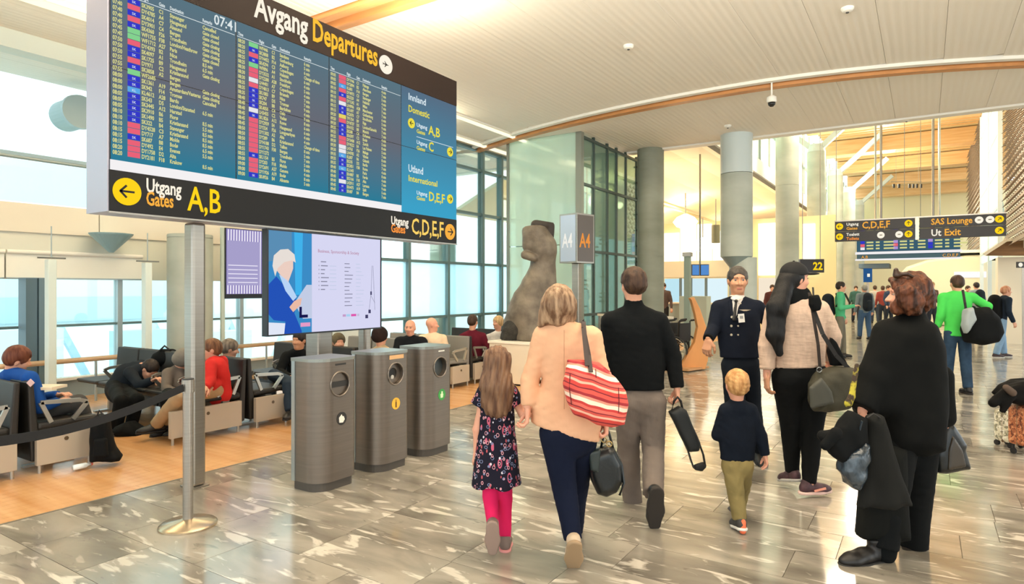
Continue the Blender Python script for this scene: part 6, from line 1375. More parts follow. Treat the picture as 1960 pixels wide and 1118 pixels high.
mb = MB(); P = [W(1131, 712, D-.09), W(1127, 680, D-.0), W(1119, 640, D+.09), W(1117, 616, D+.19)]
for a, b in zip(P[:-1], P[1:]): mb.bar(a, b, .024, .005, Fv)
mb.build('strap', DSTR, bg_)
for pts in (((1140, 706), (1142, 740), (1143, 778)), ((1184, 742), (1185, 768), (1184, 790)), ((1091, 716), (1090, 745), (1094, 775))): MB().tube([W(a, b, D-.088+(.0 if a == 1140 else .012)) for a, b in pts], .0022, 6).build('seam', mat('seam_dark', '#5d1a22', .8), bg_)
# black handbag
D = 3.85; LEA = mat('leather_black', '#161a1b', .32, bump=.3, bs=(60, 60, 60), bd=.003)
hb = thing('handbag', 'small rounded black leather handbag hanging between the peach-jacketed woman and the man', 'bag', W(1160, 950, D))
s = SDF(.008); s.poly([(1128, 866), (1140, 860), (1164, 852), (1176, 858), (1190, 885), (1192, 918), (1180, 940), (1160, 950), (1142, 944), (1131, 920), (1126, 895)], D, .07, .055); s.noise(.003, 40, 3); sobj('pouch', s, LEA, hb)
s = SDF(.007); s.poly([(1126, 864), (1150, 858), (1146, 905), (1130, 900)], D-.06, .02, .015); sobj('flap', s, mat('leather_grey', '#2b3432', .4), hb)
MB().tube([W(1148, 868, D), W(1156, 830, D-.01), W(1160, 815, D), W(1166, 830, D), W(1176, 868, D)], .008, 8).build('handle', LEA, hb, smooth=True)
MB().tube([W(1180, 866, D-.02), W(1190, 890, D-.04), W(1194, 925, D-.05), W(1186, 948, D-.05)], .008, 8).build('loose_strap', LEA, hb, smooth=True)
BRS = mat('brass', '#b9a06a', .3, .9)
for p in (W(1156, 842, D-.02), W(1166, 850, D-.05)): MB().ring(p, Rv, UP, .016, .004, 16, 6).build('ring', BRS, hb)
# man's case
D = 4.5
cb = thing('laptop_case', 'tilted black laptop case with a dangling strap held by the man in black', 'bag', W(1315, 860, D))
s = SDF(.0085); s.poly([(1281, 789), (1300, 777), (1312, 784), (1340, 848), (1336, 862), (1316, 864)], D, .05, .03); s.noise(.003, 50, 2); sobj('pouch', s, mat('nylon_black', '#14181a', .6, bump=.3, bs=(80, 80, 80), bd=.002), cb)
MB().tube([W(1285, 790, D), W(1290, 768, D), W(1297, 760, D-.02), W(1303, 768, D), W(1306, 782, D)], .009, 8).build('handle', SOLB, cb, smooth=True)
mb = MB(); P = [W(1316, 860, D), W(1322, 880, D-.01), W(1328, 896, D-.02), W(1340, 900, D-.02), W(1350, 893, D-.02), W(1346, 870, D-.01), W(1338, 848, D)]
for a, b in zip(P[:-1], P[1:]): mb.bar(a, b, .008, .03, Fv)
mb.build('strap', SOLB, cb); s = SDF(.008); s.poly([(1328, 890), (1346, 884), (1352, 893), (1344, 902), (1330, 900)], D-.02, .02, .015); sobj('shoulder_pad', s, SOLB, cb)
# duffel of the woman in the cap
D = 4.75
db = thing('duffel_bag', 'dark olive duffel bag hanging at the hip of the woman in the black cap', 'bag', W(1595, 788, D))
OLV = mat('olive_canvas', '#3e3b2c', .75, 0, var=.12, vs=(5, 5, 5), bump=.4, bs=(14, 14, 14), bd=.012); s = SDF(.01)
s.poly([(1550, 735), (1566, 712), (1600, 700), (1632, 704), (1642, 722), (1638, 760), (1622, 780), (1585, 788), (1556, 786), (1548, 768)], D, .11, .10); s.noise(.008, 28, 4); s.noise(.004, 75, 5); sobj('pouch', s, OLV, db)
s = SDF(.009); s.poly([(1549, 742), (1572, 722), (1592, 750), (1596, 772), (1552, 782)], D-.105, .022, .02); s.noise(.003, 50, 2); sobj('end_pocket', s, mat('olive_grey', '#4a4a42', .7), db)
mb = MB(); P = [W(1549, 560, D+.0), W(1556, 600, D-.05), W(1566, 660, D-.06), W(1570, 712, D-.04)]
for a, b in zip(P[:-1], P[1:]): mb.bar(a, b, .022, .005, Fv)
mb.build('strap', mat('strap_brown', '#2c211b', .7), db)
mb = MB(); P = [W(1556, 590, D-.03), W(1575, 640, D-.08), W(1600, 680, D-.06), W(1625, 706, D-.0)]
for a, b in zip(P[:-1], P[1:]): mb.bar(a, b, .03, .005, Fv)
mb.build('strap', SOLB, db)
s = SDF(.009); s.poly([(1590, 645), (1600, 655), (1622, 700), (1590, 700), (1583, 672)], D+.02, .03, .02); sobj('side_flap', s, BLKC, db)
MB().ring(W(1568, 708, D-.06), Rv, UP, .018, .004, 16, 6).build('ring', mat('ring_steel', '#8d9396', .3, .9), db)
pc = thing('pouch', 'small round black padded pouch on the back shoulder of the woman in the cap', 'pouch', W(1562, 590, D-.02)); s = SDF(.008); s.poly([(1549, 566), (1566, 564), (1572, 580), (1569, 594), (1555, 597), (1549, 584)], D-.07, .035, .03); sobj('padding', s, BLKC, pc); MB().bar(W(1557, 566, D-.09), W(1556, 550, D-.06), .012, .004, Fv).build('loop', SOLB, pc)
# coats and bags of the curly-haired woman
D = 3.62
ct = thing('draped_coat', 'long dark grey coat hanging over the forearm of the curly-haired woman', 'coat', W(1690, 972, D)); s = SDF(.011)
s.poly([(1656, 795), (1688, 795), (1702, 830), (1722, 890), (1748, 970), (1700, 975), (1642, 973), (1648, 900)], D, .055, .05, -6); s.disp.append(lambda P: .010*np.sin(34*(P@np.array(Rv))+4*P[..., 2])); s.noise(.004, 50, 2); s.cut(A_(W(1690, 972, D)), -UP); sobj('cloth', s, cloth('coat_charcoal', '#1c1c1a'), ct)
MB().tube([W(1660, 800, D-.05), W(1672, 792, D-.06), W(1684, 800, D-.05)], .006, 6).build('hanging_loop', SOLB, ct)
bk = thing('bundled_jacket', 'black jacket bundled under the hand of the curly-haired woman, pointing left', 'jacket', W(1610, 880, D)); s = SDF(.011)
s.poly([(1628, 786), (1655, 800), (1655, 850), (1625, 868), (1608, 884), (1590, 872), (1568, 838), (1574, 826), (1600, 822)], D-.02, .07, .06, 8); s.noise(.009, 34, 5); s.noise(.004, 80, 2); sobj('cloth', s, BLKC, bk); s = SDF(.01); s.cone(A_(W(1600, 830, D-.08)), A_(W(1580, 852, D-.07)), .035, .03, .02); s.noise(.004, 60, 3); sobj('sleeve', s, BLKC, bk)
pb = thing('plastic_bag', 'shiny dark blue plastic carrier bag below the bundled black jacket', 'bag', W(1632, 935, D)); s = SDF(.009)
s.poly([(1622, 860), (1650, 842), (1662, 850), (1656, 910), (1640, 936), (1618, 925), (1606, 900), (1610, 875)], D-.03, .07, .055); s.noise(.008, 45, 6); s.noise(.005, 100, 2); sobj('pouch', s, mat('plastic_blue', '#27333d', .2, spec=.8, bump=.5, bs=(30, 30, 12), bd=.015, var=.4, vs=(12, 12, 6)), pb)
MB().tube([W(1640, 850, D-.05), W(1646, 822, D-.08), W(1650, 806, D-.1)], .006, 6).build('handle', MATS['plastic_blue'], pb)
rb = thing('handbag', 'black and brown leather handbag behind the right side of the curly-haired woman', 'bag', W(1815, 905, 3.95)); D2 = 3.98; s = SDF(.01)
s.poly([(1800, 808), (1814, 806), (1828, 828), (1842, 850), (1838, 858), (1850, 896), (1800, 905), (1786, 902), (1778, 868)], D2, .075, .05, 5); s.noise(.004, 40, 2); sobj('pouch', s, LEA, rb)
s = SDF(.009); s.poly([(1822, 832), (1840, 860), (1848, 893), (1812, 900), (1814, 860)], D2-.07, .018, .012, 5); sobj('front_pocket', s, mat('leather_brown', '#3a3228', .35), rb)
MB().tube([W(1800, 815, D2), W(1804, 795, D2-.02), W(1812, 790, D2-.02), W(1820, 820, D2)], .008, 8).build('handle', LEA, rb, smooth=True)
# ================================================================ SUITCASES at the right edge
D = 6.15
def spot_mat(nm, base, cols, sc):
    m = mat(nm, base, .5); nt = m.node_tree; N = nt.nodes; L = nt.links; b = N['Principled BSDF']; tc = N.new('ShaderNodeTexCoord'); prev = None
    for i, c in enumerate(cols):
        mp = N.new('ShaderNodeMapping'); mp.inputs['Location'].default_value = (i*2.7, i*5.3, i*1.1); L.new(tc.outputs['Object'], mp.inputs[0]); n = N.new('ShaderNodeTexNoise'); n.inputs['Scale'].default_value = sc*(1+.2*i); n.inputs['Detail'].default_value = 1; L.new(mp.outputs[0], n.inputs[0])
        g = N.new('ShaderNodeMath'); g.operation = 'GREATER_THAN'; g.inputs[1].default_value = .56; L.new(n.outputs[0], g.inputs[0]); mx = N.new('ShaderNodeMix'); mx.data_type = 'RGBA'; L.new(g.outputs[0], mx.inputs[0])
        if prev is None: mx.inputs[6].default_value = lin(base)
        else: L.new(prev.outputs[2], mx.inputs[6])
        mx.inputs[7].default_value = lin(c); prev = mx
    L.new(prev.outputs[2], b.inputs['Base Color']); return m
def case(nm, lb, px0, px1, py0, py1, d, m, dy):
    c = W((px0+px1)/2, (py0+py1)/2, d); w = (px1-px0)/FPX*d/2; h = (py1-py0)/FPX*d/2; t = thing(nm, lb, 'suitcase', (c.x, c.y, 0))
    ax = (Rv*math.cos(R(dy))+Fv*math.sin(R(dy))); ay = UP.cross(ax)
    MB().obox(c, ax, ay, UP, w, .11, h).build('shell', m, t, bevel=.035)
    MB().obox(c, ax, ay, UP, w*1.003, .006, h*1.003).build('zip_band', mat('case_trim', '#6b5138', .5), t, bevel=.004)
    for i in (-1, 1):
        for j in (-1, 1): q = c+ax*i*w*.75+ay*j*.075; MB().tube([Vector((q.x, q.y, .028))-ax*.012, Vector((q.x, q.y, .028))+ax*.012], .027, 14).build('wheel', SOLB, t); MB().bar((q.x, q.y, .04), (q.x, q.y, c.z-h+.02), .02, .02).build('wheel_fork', SOLB, t)
    MB().tube([c+ax*-w*.4+UP*h, c+ax*-w*.4+UP*(h+.03), c+ax*w*.4+UP*(h+.03), c+ax*w*.4+UP*h], .01, 8).build('handle', SOLB, t); return t
case('suitcase', 'cream and grey speckled suitcase standing left of the brown one at the right edge', 1916, 1946, 784, 846, 6.45, spot_mat('spots_cream', '#e3dcc4', ['#b9b397', '#f5f1e2', '#8f8b74'], 26), 8)
case('suitcase', 'brown and orange patterned suitcase under the black coat at the right edge', 1942, 2010, 775, 852, 6.12, spot_mat('spots_brown', '#a8613c', ['#d9a074', '#6f3420', '#c97b4f'], 30), 8)
jc = thing('black_coat', 'black coat thrown over the patterned suitcases with sleeves hanging down', 'coat', W(1945, 790, 6.0)); s = SDF(.014)
s.poly([(1925, 738), (1950, 728), (1990, 726), (1990, 775), (1945, 772), (1925, 768), (1912, 755)], 6.1, .13, .05); s.cone(A_(W(1928, 752, 6.0)), A_(W(1902, 772, 5.98)), .055, .045, .03); s.cone(A_(W(1932, 760, 5.98)), A_(W(1918, 790, 5.96)), .045, .028, .03, capb=True); s.noise(.012, 24, 3); s.noise(.006, 60, 4); sobj('cloth', s, cloth('coat_black', '#0c0b0a'), jc)
s = SDF(.012); s.cone(A_(W(1926, 742, 5.93)), A_(W(1938, 752, 5.93)), .03, .035, .02); sobj('hood_lining', s, cloth('lining_taupe', '#5e4f45'), jc)
# ================================================================ backpacks on the floor and seats
fbk = thing('backpack', 'black backpack standing on the wooden floor against the beige end panel', 'backpack', W(203, 880, 5.75)); D = 5.75
s = SDF(.013); s.poly([(176, 800), (188, 792), (210, 797), (214, 830), (222, 858), (236, 872), (230, 882), (172, 884), (172, 830)], D, .12, .1, 20); s.noise(.01, 24, 3); s.noise(.005, 70, 4); s.cut((0, 0, .0), -UP); sobj('pouch', s, cloth('nylon_soft_black', '#0d0f10'), fbk)
MB().tube([W(184, 800, D-.1), W(190, 786, D-.1), W(200, 796, D-.1)], .008, 8).build('grab_handle', SOLB, fbk); s = SDF(.012); s.poly([(180, 840), (205, 838), (208, 874), (178, 876)], D-.12, .03, .025, 20); sobj('front_pocket', s, cloth('nylon_soft_black', '#0d0f10'), fbk)
fbk = thing('backpack', 'dark backpack piled on the seats above the slumped sleepers', 'backpack', W(318, 690, 8.2)); s = SDF(.02); s.poly([(292, 690), (296, 676), (312, 667), (330, 668), (343, 680), (342, 700), (300, 702)], 8.2, .13, .1); s.noise(.014, 24, 5); sobj('pouch', s, cloth('nylon_soft_black', '#0d0f10'), fbk); MB().tube([W(305, 672, 8.1), W(315, 662, 8.1), W(325, 670, 8.1)], .012, 8).build('grab_handle', SOLB, fbk)
fbk = thing('backpack', 'flat black bag lying on the wooden floor beneath the sleeping passengers\' seats', 'backpack', W(245, 836, 7.3)); s = SDF(.018); s.poly([(212, 838), (225, 815), (250, 806), (268, 818), (282, 838)], 7.0, .15, .1); s.noise(.012, 24, 7); s.cut((0, 0, 0), -UP); sobj('pouch', s, cloth('nylon_soft_black', '#0d0f10'), fbk)
# water bottle under the first bench
wb = thing('bottle', 'clear plastic bottle lying under the beige end panel at the left', 'bottle', W(150, 893, 5.72)); c = WZ(152, 893, .035)
MB().tube([c-uY*.05, c+uY*.05, c+uY*.07, c+uY*.09], [.024, .024, .012, .012], 16).build('body', mat('bottle_clear', '#e9f4f6', .1, spec=.8), wb, smooth=True); MB().tube([c+uY*.09, c+uY*.105], .014, 12).build('cap', mat('cap_red', '#c4604a', .4), wb)
# ================================================================ SEATED PEOPLE
def leg_ends(t, K, fdir, m=BLS, sc=1.0):
    for s_ in 'LR': shoe(K['an'+s_], fdir, UP, m, SOLB, t, sc, .014)
def seated(label, D, J, face, hface, topm, botm, hair, q=1.6, skin=SKIN, r=(.175, .155, .17), hk=dict(), feet=None, hem=None, sleeves=1.0, lean=(0, 0), name='jacket', group=None, sl=(.068, .056, .044)):
    t, K, H, HB, body = human(label, D, J, face, hface, skin=skin, q=q, lean=lean, group=group)
    topwear(t, K, face, topm, name, r=r, sh=.06, sl=sl, res=.012*q, seed=len(label), slen=sleeves, noise=(.006, 24), drop=.05)
    trousers(t, K, face, botm, rp=.155, r=(.095, .075, .065), res=.012*q, seed=len(label)+1)
    if hair: sobj('hair', cap_hair(H, HB, 1, .008*min(q, 2), seed=5, **hk), hair, t)
    for s_ in 'LR':
        d_ = (K['wr'+s_]-K['el'+s_]).normalized(); add_hand(body, K['wr'+s_], d_, -UP if abs(d_.z) < .7 else Fv, 1 if s_ == 'L' else -1, 1, .6, skin, .008)
    if feet: leg_ends(t, K, feet)
    return t, K, H, HB, body
GREY_T = cloth('grey_trousers', '#4c4a48'); BLUEM = cloth('royal_blue', '#1d4f9a', var=.06)
yd = Vector((0, 1, 0))
t, K, H, HB, body = seated('man in a bright blue long-sleeved top bent forward on the leftmost bench', 5.75, dict(head=(34, 688), neck=(22, 706), shL=(2, 728, .25), shR=(58, 724, -.15), elL=(40, 770, .3), wrL=(112, 756, .2), elR=(78, 780, -.12), wrR=(112, 768, .05), pel=(22, 790, .1), hipL=(20, 795, .2), hipR=(30, 800, 0), knL=(132, 772, .45), anL=(160, 826, .6), knR=(150, 770, .2), anR=(172, 826, .35)), 35, 50, BLUEM, GREY_T, hairm('hair_auburn', '#5a2c1b', '#7a4630'), lean=(.45, 0), feet=Rv*.8+Fv*.6)
MB().disc(W(58, 733, 5.47), Rv, UP, .035, 4, t=-.006).build('sleeve_patch', mat('patch', '#d9b7b4', .7), t)
MB().obox(W(84, 741, 5.7), Rv, Fv, UP, .14, .1, .012).build('newspaper', mat('paper', '#e9dcc4', .7), t)
GRYB = cloth('greybrown_jacket', '#6f655c'); DN = cloth('dark_navy_jacket', '#1e242b')
seated('sleeper in a dark navy jacket slumped sideways, face down on an arm', 7.8, dict(head=(286, 708), neck=(272, 700), shL=(248, 712, -.1), shR=(270, 698, .2), elL=(268, 738, -.25), wrL=(292, 728, -.3), elR=(295, 720, .2), wrR=(305, 728, 0), pel=(222, 738), hipL=(218, 742, -.1), hipR=(228, 742, .1), knL=(232, 768, -.7), anL=(222, 822, -.75), knR=(262, 765, -.6), anR=(250, 820, -.6)), -147, 100, DN, BLKC, hairm('hair_dark', '#1b1512', '#33261e'), lean=(.9, 0), feet=-yd)
seated('sleeper in a grey-brown jacket curled forward with a grey hood, beside the navy sleeper', 7.5, dict(head=(352, 690), neck=(342, 702), shL=(322, 715, -.1), shR=(352, 712, .15), elL=(318, 745, -.2), wrL=(340, 752, -.3), elR=(362, 742, -.1), wrR=(350, 752, -.25), pel=(335, 748), hipL=(328, 750, 0), hipR=(345, 750, .1), knL=(320, 765, -.6), anL=(322, 818, -.5), knR=(345, 765, -.55), anR=(345, 818, -.45)), -147, 40, GRYB, BLKC, cloth('hood_grey', '#7b766c'), hk=dict(ears=False, thick=.03, face=False), lean=(.5, 0), feet=-yd)
KH = cloth('khaki', '#b59b77'); RED = cloth('red_jacket', '#cf2f2b', var=.05)
seated('person in a bright red jacket and khaki trousers behind the tall steel pole', 7.1, dict(head=(404, 670), neck=(408, 690), shL=(402, 700, -.2), shR=(424, 692, .1), elL=(404, 728, -.3), wrL=(392, 742, -.5), elR=(430, 722, 0), wrR=(404, 742, -.3), pel=(420, 742), hipL=(414, 746, -.1), hipR=(424, 746, .1), knL=(350, 752, -.62), anL=(300, 812, -.35), knR=(362, 752, -.5), anR=(318, 806, -.25)), -147, -120, RED, KH, hairm('hair_auburn2', '#5f3c28', '#8a6040'), feet=-yd*.9+Rv*.1-Vector((.3, 0, 0)), q=1.4)
seated('grey-haired man in a dark jacket seen over the seat back right of the red jacket', 7.95, dict(head=(440, 668), neck=(438, 688), shL=(425, 702, .1), shR=(452, 700, -.1), elL=(430, 735, .1), wrL=(462, 738, .2), elR=(462, 735, -.1), wrR=(480, 738, .1), pel=(440, 742), hipL=(438, 745, .1), hipR=(446, 745, -.1), knL=(498, 735, .5), anL=(512, 790, .5), knR=(512, 738, .35), anR=(525, 790, .35)), 33, 60, DN, cloth('dark_jeans', '#2b3745'), hairm('hair_greybrown', '#5f5348', '#8b7d6d'), lean=(.25, 0), feet=yd)
seated('man in black reclining with crossed legs, left of the first bin', 8.3, dict(head=(573, 652), neck=(571, 668), shL=(548, 682), shR=(594, 684, .1), elL=(534, 712, -.15), wrL=(556, 722, -.35), elR=(598, 715, 0), wrR=(575, 722, -.3), pel=(572, 738), hipL=(562, 740), hipR=(582, 742), knL=(524, 718, -.35), anL=(572, 738, -.65), knR=(552, 738, -.6), anR=(556, 786, -.75)), 200, 200, BLKC, cloth('dark_jeans', '#2b3745'), hairm('hair_dark', '#1b1512', '#33261e'), skin=SKIN3, feet=-Fv)
seated('person in a dark patterned jacket and cap between the two screen poles', 8.9, dict(head=(648, 656), neck=(650, 670), shL=(630, 684), shR=(672, 684), elL=(622, 712), wrL=(640, 722, -.3), elR=(680, 712), wrR=(662, 722, -.3), pel=(652, 736), hipL=(642, 740), hipR=(662, 740), knL=(640, 745, -.5), anL=(638, 780, -.6), knR=(664, 745, -.5), anR=(664, 780, -.6)), 170, 150, cloth('camo_black', '#22241f', var=.5), BLKC, cloth('camo_cap', '#5a5240', var=.4), hk=dict(thick=.02, fringe=.06), feet=-Fv)
BEIJ = cloth('beige_jacket', '#c2a57e')
seated('person with a dark hood and beige jacket behind the middle bin, back turned', 8.7, dict(head=(728, 645), neck=(729, 662), shL=(712, 676, .1), shR=(748, 676, -.1), elL=(706, 706), wrL=(720, 715, .3), elR=(756, 700), wrR=(748, 715, .3), pel=(730, 735), hipL=(722, 738), hipR=(740, 738), knL=(730, 735, .5), anL=(735, 775, .5), knR=(750, 735, .45), anR=(752, 775, .4)), 33, 30, BEIJ, BLKC, cloth('hood_dark', '#2a1e1c'), hk=dict(thick=.028, ears=False, face=False), feet=yd)
t, K, H, HB, body = seated('bald man in a black T-shirt with pale print facing the camera behind the bins', 9.4, dict(head=(785, 628), neck=(786, 644), shL=(765, 654), shR=(808, 654), elL=(758, 680, -.1), wrL=(778, 678, -.35), elR=(818, 680, -.1), wrR=(796, 682, -.35), pel=(786, 700), hipL=(776, 704), hipR=(796, 704), knL=(772, 706, -.5), anL=(770, 755, -.5), knR=(798, 706, -.5), anR=(800, 755, -.5)), 180, 185, cloth('tee_black', '#14171b'), GREY_T, None, skin=SKIN2, sleeves=.35, name='tshirt', q=1.5, feet=-Fv, sl=(.075, .07, .05))
MB().obox(W(782, 668, 9.18), Rv, UP, Fv, .06, .022, .004).build('shirt_print', mat('print_pale', '#c6cbe6', .7), t); facebits(H, HB, 1, body)
t, K, H, HB, body = seated('bald man in a cream shirt beside the man in the black T-shirt', 10.4, dict(head=(827, 622), neck=(828, 638), shL=(808, 648), shR=(848, 648), elL=(803, 672), wrL=(815, 680, -.3), elR=(855, 672), wrR=(840, 680, -.3), pel=(828, 690), hipL=(820, 693), hipR=(838, 693), knL=(822, 695, .5), anL=(824, 735, .5), knR=(845, 695, .5), anR=(848, 735, .5)), 40, 80, cloth('cream_shirt', '#e8cfae'), GREY_T, None, skin=SKIN2, q=1.8, name='shirt', feet=yd)
MAR = cloth('maroon', '#5d1626'); seated('man in a maroon sweater seen from behind on the far bench', 11.1, dict(head=(905, 616), neck=(904, 632), shL=(884, 646), shR=(924, 644), elL=(878, 672), wrL=(892, 684, .3), elR=(934, 670), wrR=(925, 682, .3), pel=(906, 684), hipL=(898, 686), hipR=(916, 686), knL=(905, 688, .5), anL=(910, 725, .5), knR=(925, 688, .5), anR=(930, 725, .5)), 15, 25, MAR, GREY_T, hairm('hair_dark_brown', '#2f2018', '#4f3828'), q=1.7, name='sweater', feet=yd)
t, K, H, HB, body = seated('blonde woman in a pale patterned top beside the sculpture plinth', 12.0, dict(head=(953, 618), neck=(953, 634), shL=(935, 646), shR=(970, 646), elL=(930, 668), wrL=(945, 676, -.2), elR=(975, 668), wrR=(962, 676, -.2), pel=(952, 682), hipL=(946, 685), hipR=(962, 685), knL=(942, 686, -.5), anL=(942, 722, -.5), knR=(962, 686, -.5), anR=(964, 722, -.5)), 190, 230, cloth('pale_pattern', '#c9c4bd', var=.3), cloth('dark_jeans', '#2b3745'), hairm('hair_lightblond', '#b98f5d', '#e2c391'), q=1.9, hk=dict(ears=False, nape=-.14, thick=.02), name='top', feet=-Fv)
# ================================================================ STANDING PEOPLE further off
def stand(label, px, fy, h, face, hface, topm, botm, hair, skin=SKIN, q=2.0, stride=.1, arms='down', w=1.0, hk=dict(), sleeves=1.0, name='jacket', shoes_=BLS, lean=0, group=None, r=(.18, .16, .17)):
    b = WZ(px, fy); sd, f, u = basis(face); k = h/1.75; hw = .185*w*k
    L_ = lambda x, y, z: b+sd*x*k+f*y*k+UP*z*k
    ln = lean
    J = dict(head=L_(0, .02+ln*1.5, 1.635), neck=L_(0, ln*1.3, 1.50), shL=L_(-hw/k, ln*1.2, 1.43), shR=L_(hw/k, ln*1.2, 1.43), pel=L_(0, 0, .93), hipL=L_(-.09, 0, .9), hipR=L_(.09, 0, .9), knL=L_(-.10, stride*.7, .49), knR=L_(.10, -stride*.2, .49), anL=L_(-.10, stride, .085), anR=L_(.10, -stride, .085))
    down = {'L': (L_(-.25, -.02+ln, 1.14), L_(-.27, .08+ln, .88)), 'R': (L_(.25, -.02+ln, 1.14), L_(.27, .08+ln, .88))}; up = {'L': (L_(-.25, .02, 1.15), L_(-.08, .3, 1.2)), 'R': (L_(.25, .02, 1.15), L_(.08, .3, 1.2))}
    for i, s_ in enumerate('LR'):
        a = arms if isinstance(arms, str) else arms[i]; e = (up if a == 'up' else down)[s_] if a in ('up', 'down') else None
        if a == 'high': e = (L_(-.3, .15, 1.62), L_(-.24, .2, 1.86))
        if a == 'out': e = ((L_(.42, .0, 1.30), L_(.5, .12, 1.12)) if s_ == 'R' else (L_(-.42, 0, 1.3), L_(-.5, .12, 1.12)))
        J['el'+s_], J['wr'+s_] = e
    t, K, H, HB, body = human(label, 0, J, face, hface, skin=skin, q=q, hs=k, loc=Vector((b.x, b.y, 0)), group=group)
    topwear(t, K, face, topm, name, r=r, sh=.062, sl=(.068, .058, .046), res=.0125*q, slen=sleeves, seed=int(px) % 17, noise=(.005, 24), drop=.10, hem=K['pel']-UP*.08*k)
    trousers(t, K, face, botm, rp=.14, r=(.095, .078, .066), res=.0125*q, seed=int(px) % 13, top=.0)
    if hair: sobj('hair', cap_hair(H, HB, k, .0085*min(q, 2.2), seed=4, **hk), hair, t)
    for s_ in 'LR':
        shoe(K['an'+s_], f, UP, shoes_, SOLW if shoes_ is not BLS else SOLB, t, k, .012*min(q, 2))
        d_ = (K['wr'+s_]-K['el'+s_]).normalized(); add_hand(body, K['wr'+s_], d_, Fv if abs(d_.z) > .7 else -UP, 1, 1, .6, skin, .008*min(q, 1.6))
    return t, K, H, HB, body
GRN = cloth('bright_green', '#4fd05a', var=.05); JEAN = cloth('blue_jeans', '#2c4055', var=.25, bump=.4)
t, K, H, HB, body = stand('man in a bright green shirt and jeans walking away with a big black bag', 1833, 752, 1.79, 6, 8, GRN, JEAN, hairm('hair_dark_brown', '#2f2018', '#4f3828'), q=1.25, arms=('down', 'out'), w=1.1, name='shirt', sleeves=.8, stride=.08, r=(.2, .18, .19))
bdg = thing('duffel_bag', 'big black and grey duffel bag carried by the man in bright green', 'bag', W(1880, 650, 9.5)); s = SDF(.016)
s.poly([(1848, 600), (1870, 590), (1890, 588), (1908, 606), (1916, 636), (1906, 655), (1880, 661), (1850, 655), (1843, 632)], 9.45, .17, .15); s.noise(.01, 22, 3); sobj('pouch', s, cloth('nylon_soft_black', '#0d0f10'), bdg); s = SDF(.014); s.poly([(1846, 592), (1860, 588), (1866, 612), (1848, 640), (1842, 622)], 9.3, .08, .06); s.noise(.006, 50, 2); sobj('grey_panel', s, mat('panel_silver', '#9aa3a3', .45), bdg)
MB().tube([W(1843, 556, 9.5), W(1847, 580, 9.35), W(1850, 600, 9.35)], .018, 8).build('strap', SOLB, bdg)
HG = cloth('hoodie_green', '#4fae7c'); t, K, H, HB, body = stand('bearded man in a green hooded jacket reading a phone, in the distance', 1608, 684, 1.75, 120, 110, HG, cloth('grey_green_trousers', '#6f6a5c'), hairm('hair_dark', '#1b1512', '#33261e'), q=1.9, arms=('down', 'up'), w=1.05, stride=.06)
for s_ in (-1, 1): MB().tube([K['neck']+Rv*s_*.1-Fv*.02-UP*.02, (K['shL']+K['shR'])/2+Rv*s_*.13-Fv*.17-UP*.15, K['pel']+Rv*s_*.15-Fv*.1+UP*.25], .022, 8).build('pack_strap', SOLB, t)
bp = thing('backpack', 'dark backpack on the back of the man in the green hooded jacket', 'backpack', K['pel']); c = (K['shL']+K['shR'])/2; s = SDF(.022); s.cone(A_(c-Rv*.22+Fv*.12-UP*.08), A_(c-Rv*.22+Fv*.12-UP*.4), .13, .15, .03); sobj('pouch', s, DN, bp)
t, K, H, HB, body = stand('man with a black backpack and jeans walking away in the distance', 1655, 650, 1.70, 4, 6, cloth('grey_shirt', '#6d7a80'), cloth('blue_jeans2', '#3f5875'), hairm('hair_grey2', '#6f6f68', '#8e8e86'), q=2.3, w=1.05, stride=.12)
def bpack(label, K, face, m=DN, r=.13, q=2.2):
    sd, f, u = basis(face); c = (K['shL']+K['shR'])/2-f*.2; t = thing('backpack', label, 'backpack', c-UP*.45); s = SDF(.011*q); s.cone(A_(c-UP*.05), A_(c-UP*.36), r, r*1.12, .03, flat=(A_(f), .75)); s.noise(.006, 30, 2); sobj('pouch', s, m, t)
    s = SDF(.011*q); s.cone(A_(c-f*.1-UP*.22), A_(c-f*.1-UP*.36), .08, .09, .02, flat=(A_(f), .6)); sobj('front_pocket', s, m, t); return t
bpack('black backpack on the distant man in jeans', K, 4)
t, K, H, HB, body = stand('young woman in a navy top and light jeans bending forward at the right', 1914, 684, 1.64, 100, 110, cloth('navy_top', '#1d2734'), cloth('light_jeans', '#7f9cb8'), hairm('hair_strawberry', '#a86a4c', '#cf9a78'), q=1.7, stride=.14, lean=.08, shoes_=mat('shoe_plum', '#3b2a2c', .6), hk=dict(thick=.018))
bpack('large black backpack on the woman in the navy top', K, 100, BLKC, .17, 1.9)
t, K, H, HB, body = stand('man with a green and black backpack near the pink bag', 1940, 632, 1.74, 30, 20, cloth('dark_top', '#22262a'), BLKC, hairm('hair_dark', '#1b1512', '#33261e'), q=2.6, stride=.12, arms=('high', 'down')); PH = K['wrL'].copy(); bpack('green and black backpack of the distant man at the right', K, 30, cloth('pack_green', '#3fae5a', var=.6), .15, 2.4)
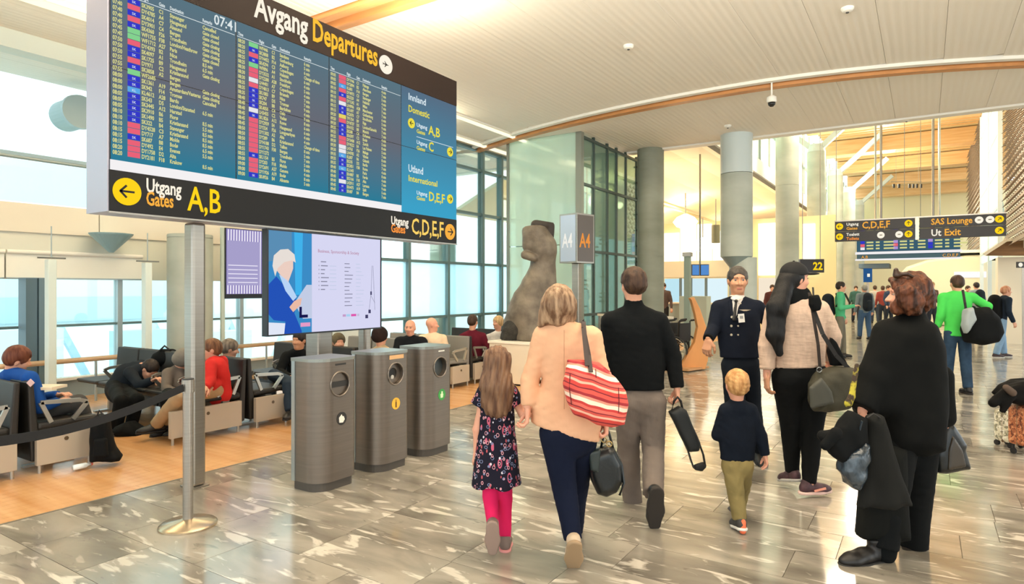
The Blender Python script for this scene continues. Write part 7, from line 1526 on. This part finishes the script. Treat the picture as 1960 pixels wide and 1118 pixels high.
pk = thing('pink_bag', 'bright pink bag held up above heads at the far right', 'bag', PH); s = SDF(.03); c = PH+UP*.12; s.cone(A_(c-Rv*.1-UP*.1), A_(c+Rv*.1-UP*.1), .14, .14, .03, flat=(A_(Fv), .6)); s.cone(A_(c-Rv*.08+UP*.15), A_(c+Rv*.08+UP*.12), .12, .12, .03, flat=(A_(Fv), .6)); sobj('pouch', s, cloth('hot_pink', '#e8245f'), pk); s = SDF(.025); s.cone(A_(c-UP*.2), A_(c-UP*.4), .06, .05, .03); sobj('strap', s, cloth('hot_pink', '#e8245f'), pk)
t, K, H, HB, body = stand('man in a pale shirt with a dark backpack beyond the bright green shirt', 1869, 640, 1.80, 5, 5, cloth('pale_shirt', '#9ba3a0'), DN, hairm('hair_dark', '#1b1512', '#33261e'), q=2.5, stride=.1); bpack('dark backpack on the man in the pale shirt', K, 5, DN, .15, 2.4)
FAR_ = [(1700, 624, 1.72, 150, '#39445a', '#2b2f38', 'distant person in a slate jacket left of the curly-haired woman'), (1783, 640, 1.82, 170, '#5d4638', '#2b2f38', 'distant sandy-haired person behind the curly-haired woman'), (1690, 622, 1.7, 20, '#8c3f3a', '#2f3540', 'distant person in a rust red top left of the curly-haired woman'), (1638, 618, 1.7, 190, '#3b5f5a', '#2b2f38', 'distant person in dark teal right of the green hooded jacket'), (1675, 620, 1.72, 10, '#b9b4aa', '#3a4352', 'distant person in a light top near the blue totem'), (1852, 628, 1.7, 160, '#7a5140', '#2b2f38', 'distant person in brown just right of the bright green shoulder'), (1478, 640, 1.72, 180, '#54302c', '#242222', 'distant person in maroon between the uniformed man and the capped woman'), (1270, 640, 1.78, 200, '#5a4a44', '#262626', 'distant person standing by the dark concrete column'), (1952, 622, 1.68, 0, '#23272c', '#23272c', 'distant dark figure at the right edge')]
for px, fy, h, fc, a, b, lb in FAR_: stand(lb, px, fy, h, fc, fc+15, cloth('far'+a, a), cloth('far'+b, b), hairm('hair_dark_brown', '#2f2018', '#4f3828') if 'sandy' not in lb else hairm('hair_sandy', '#9a7248', '#bb9563'), q=3.2)
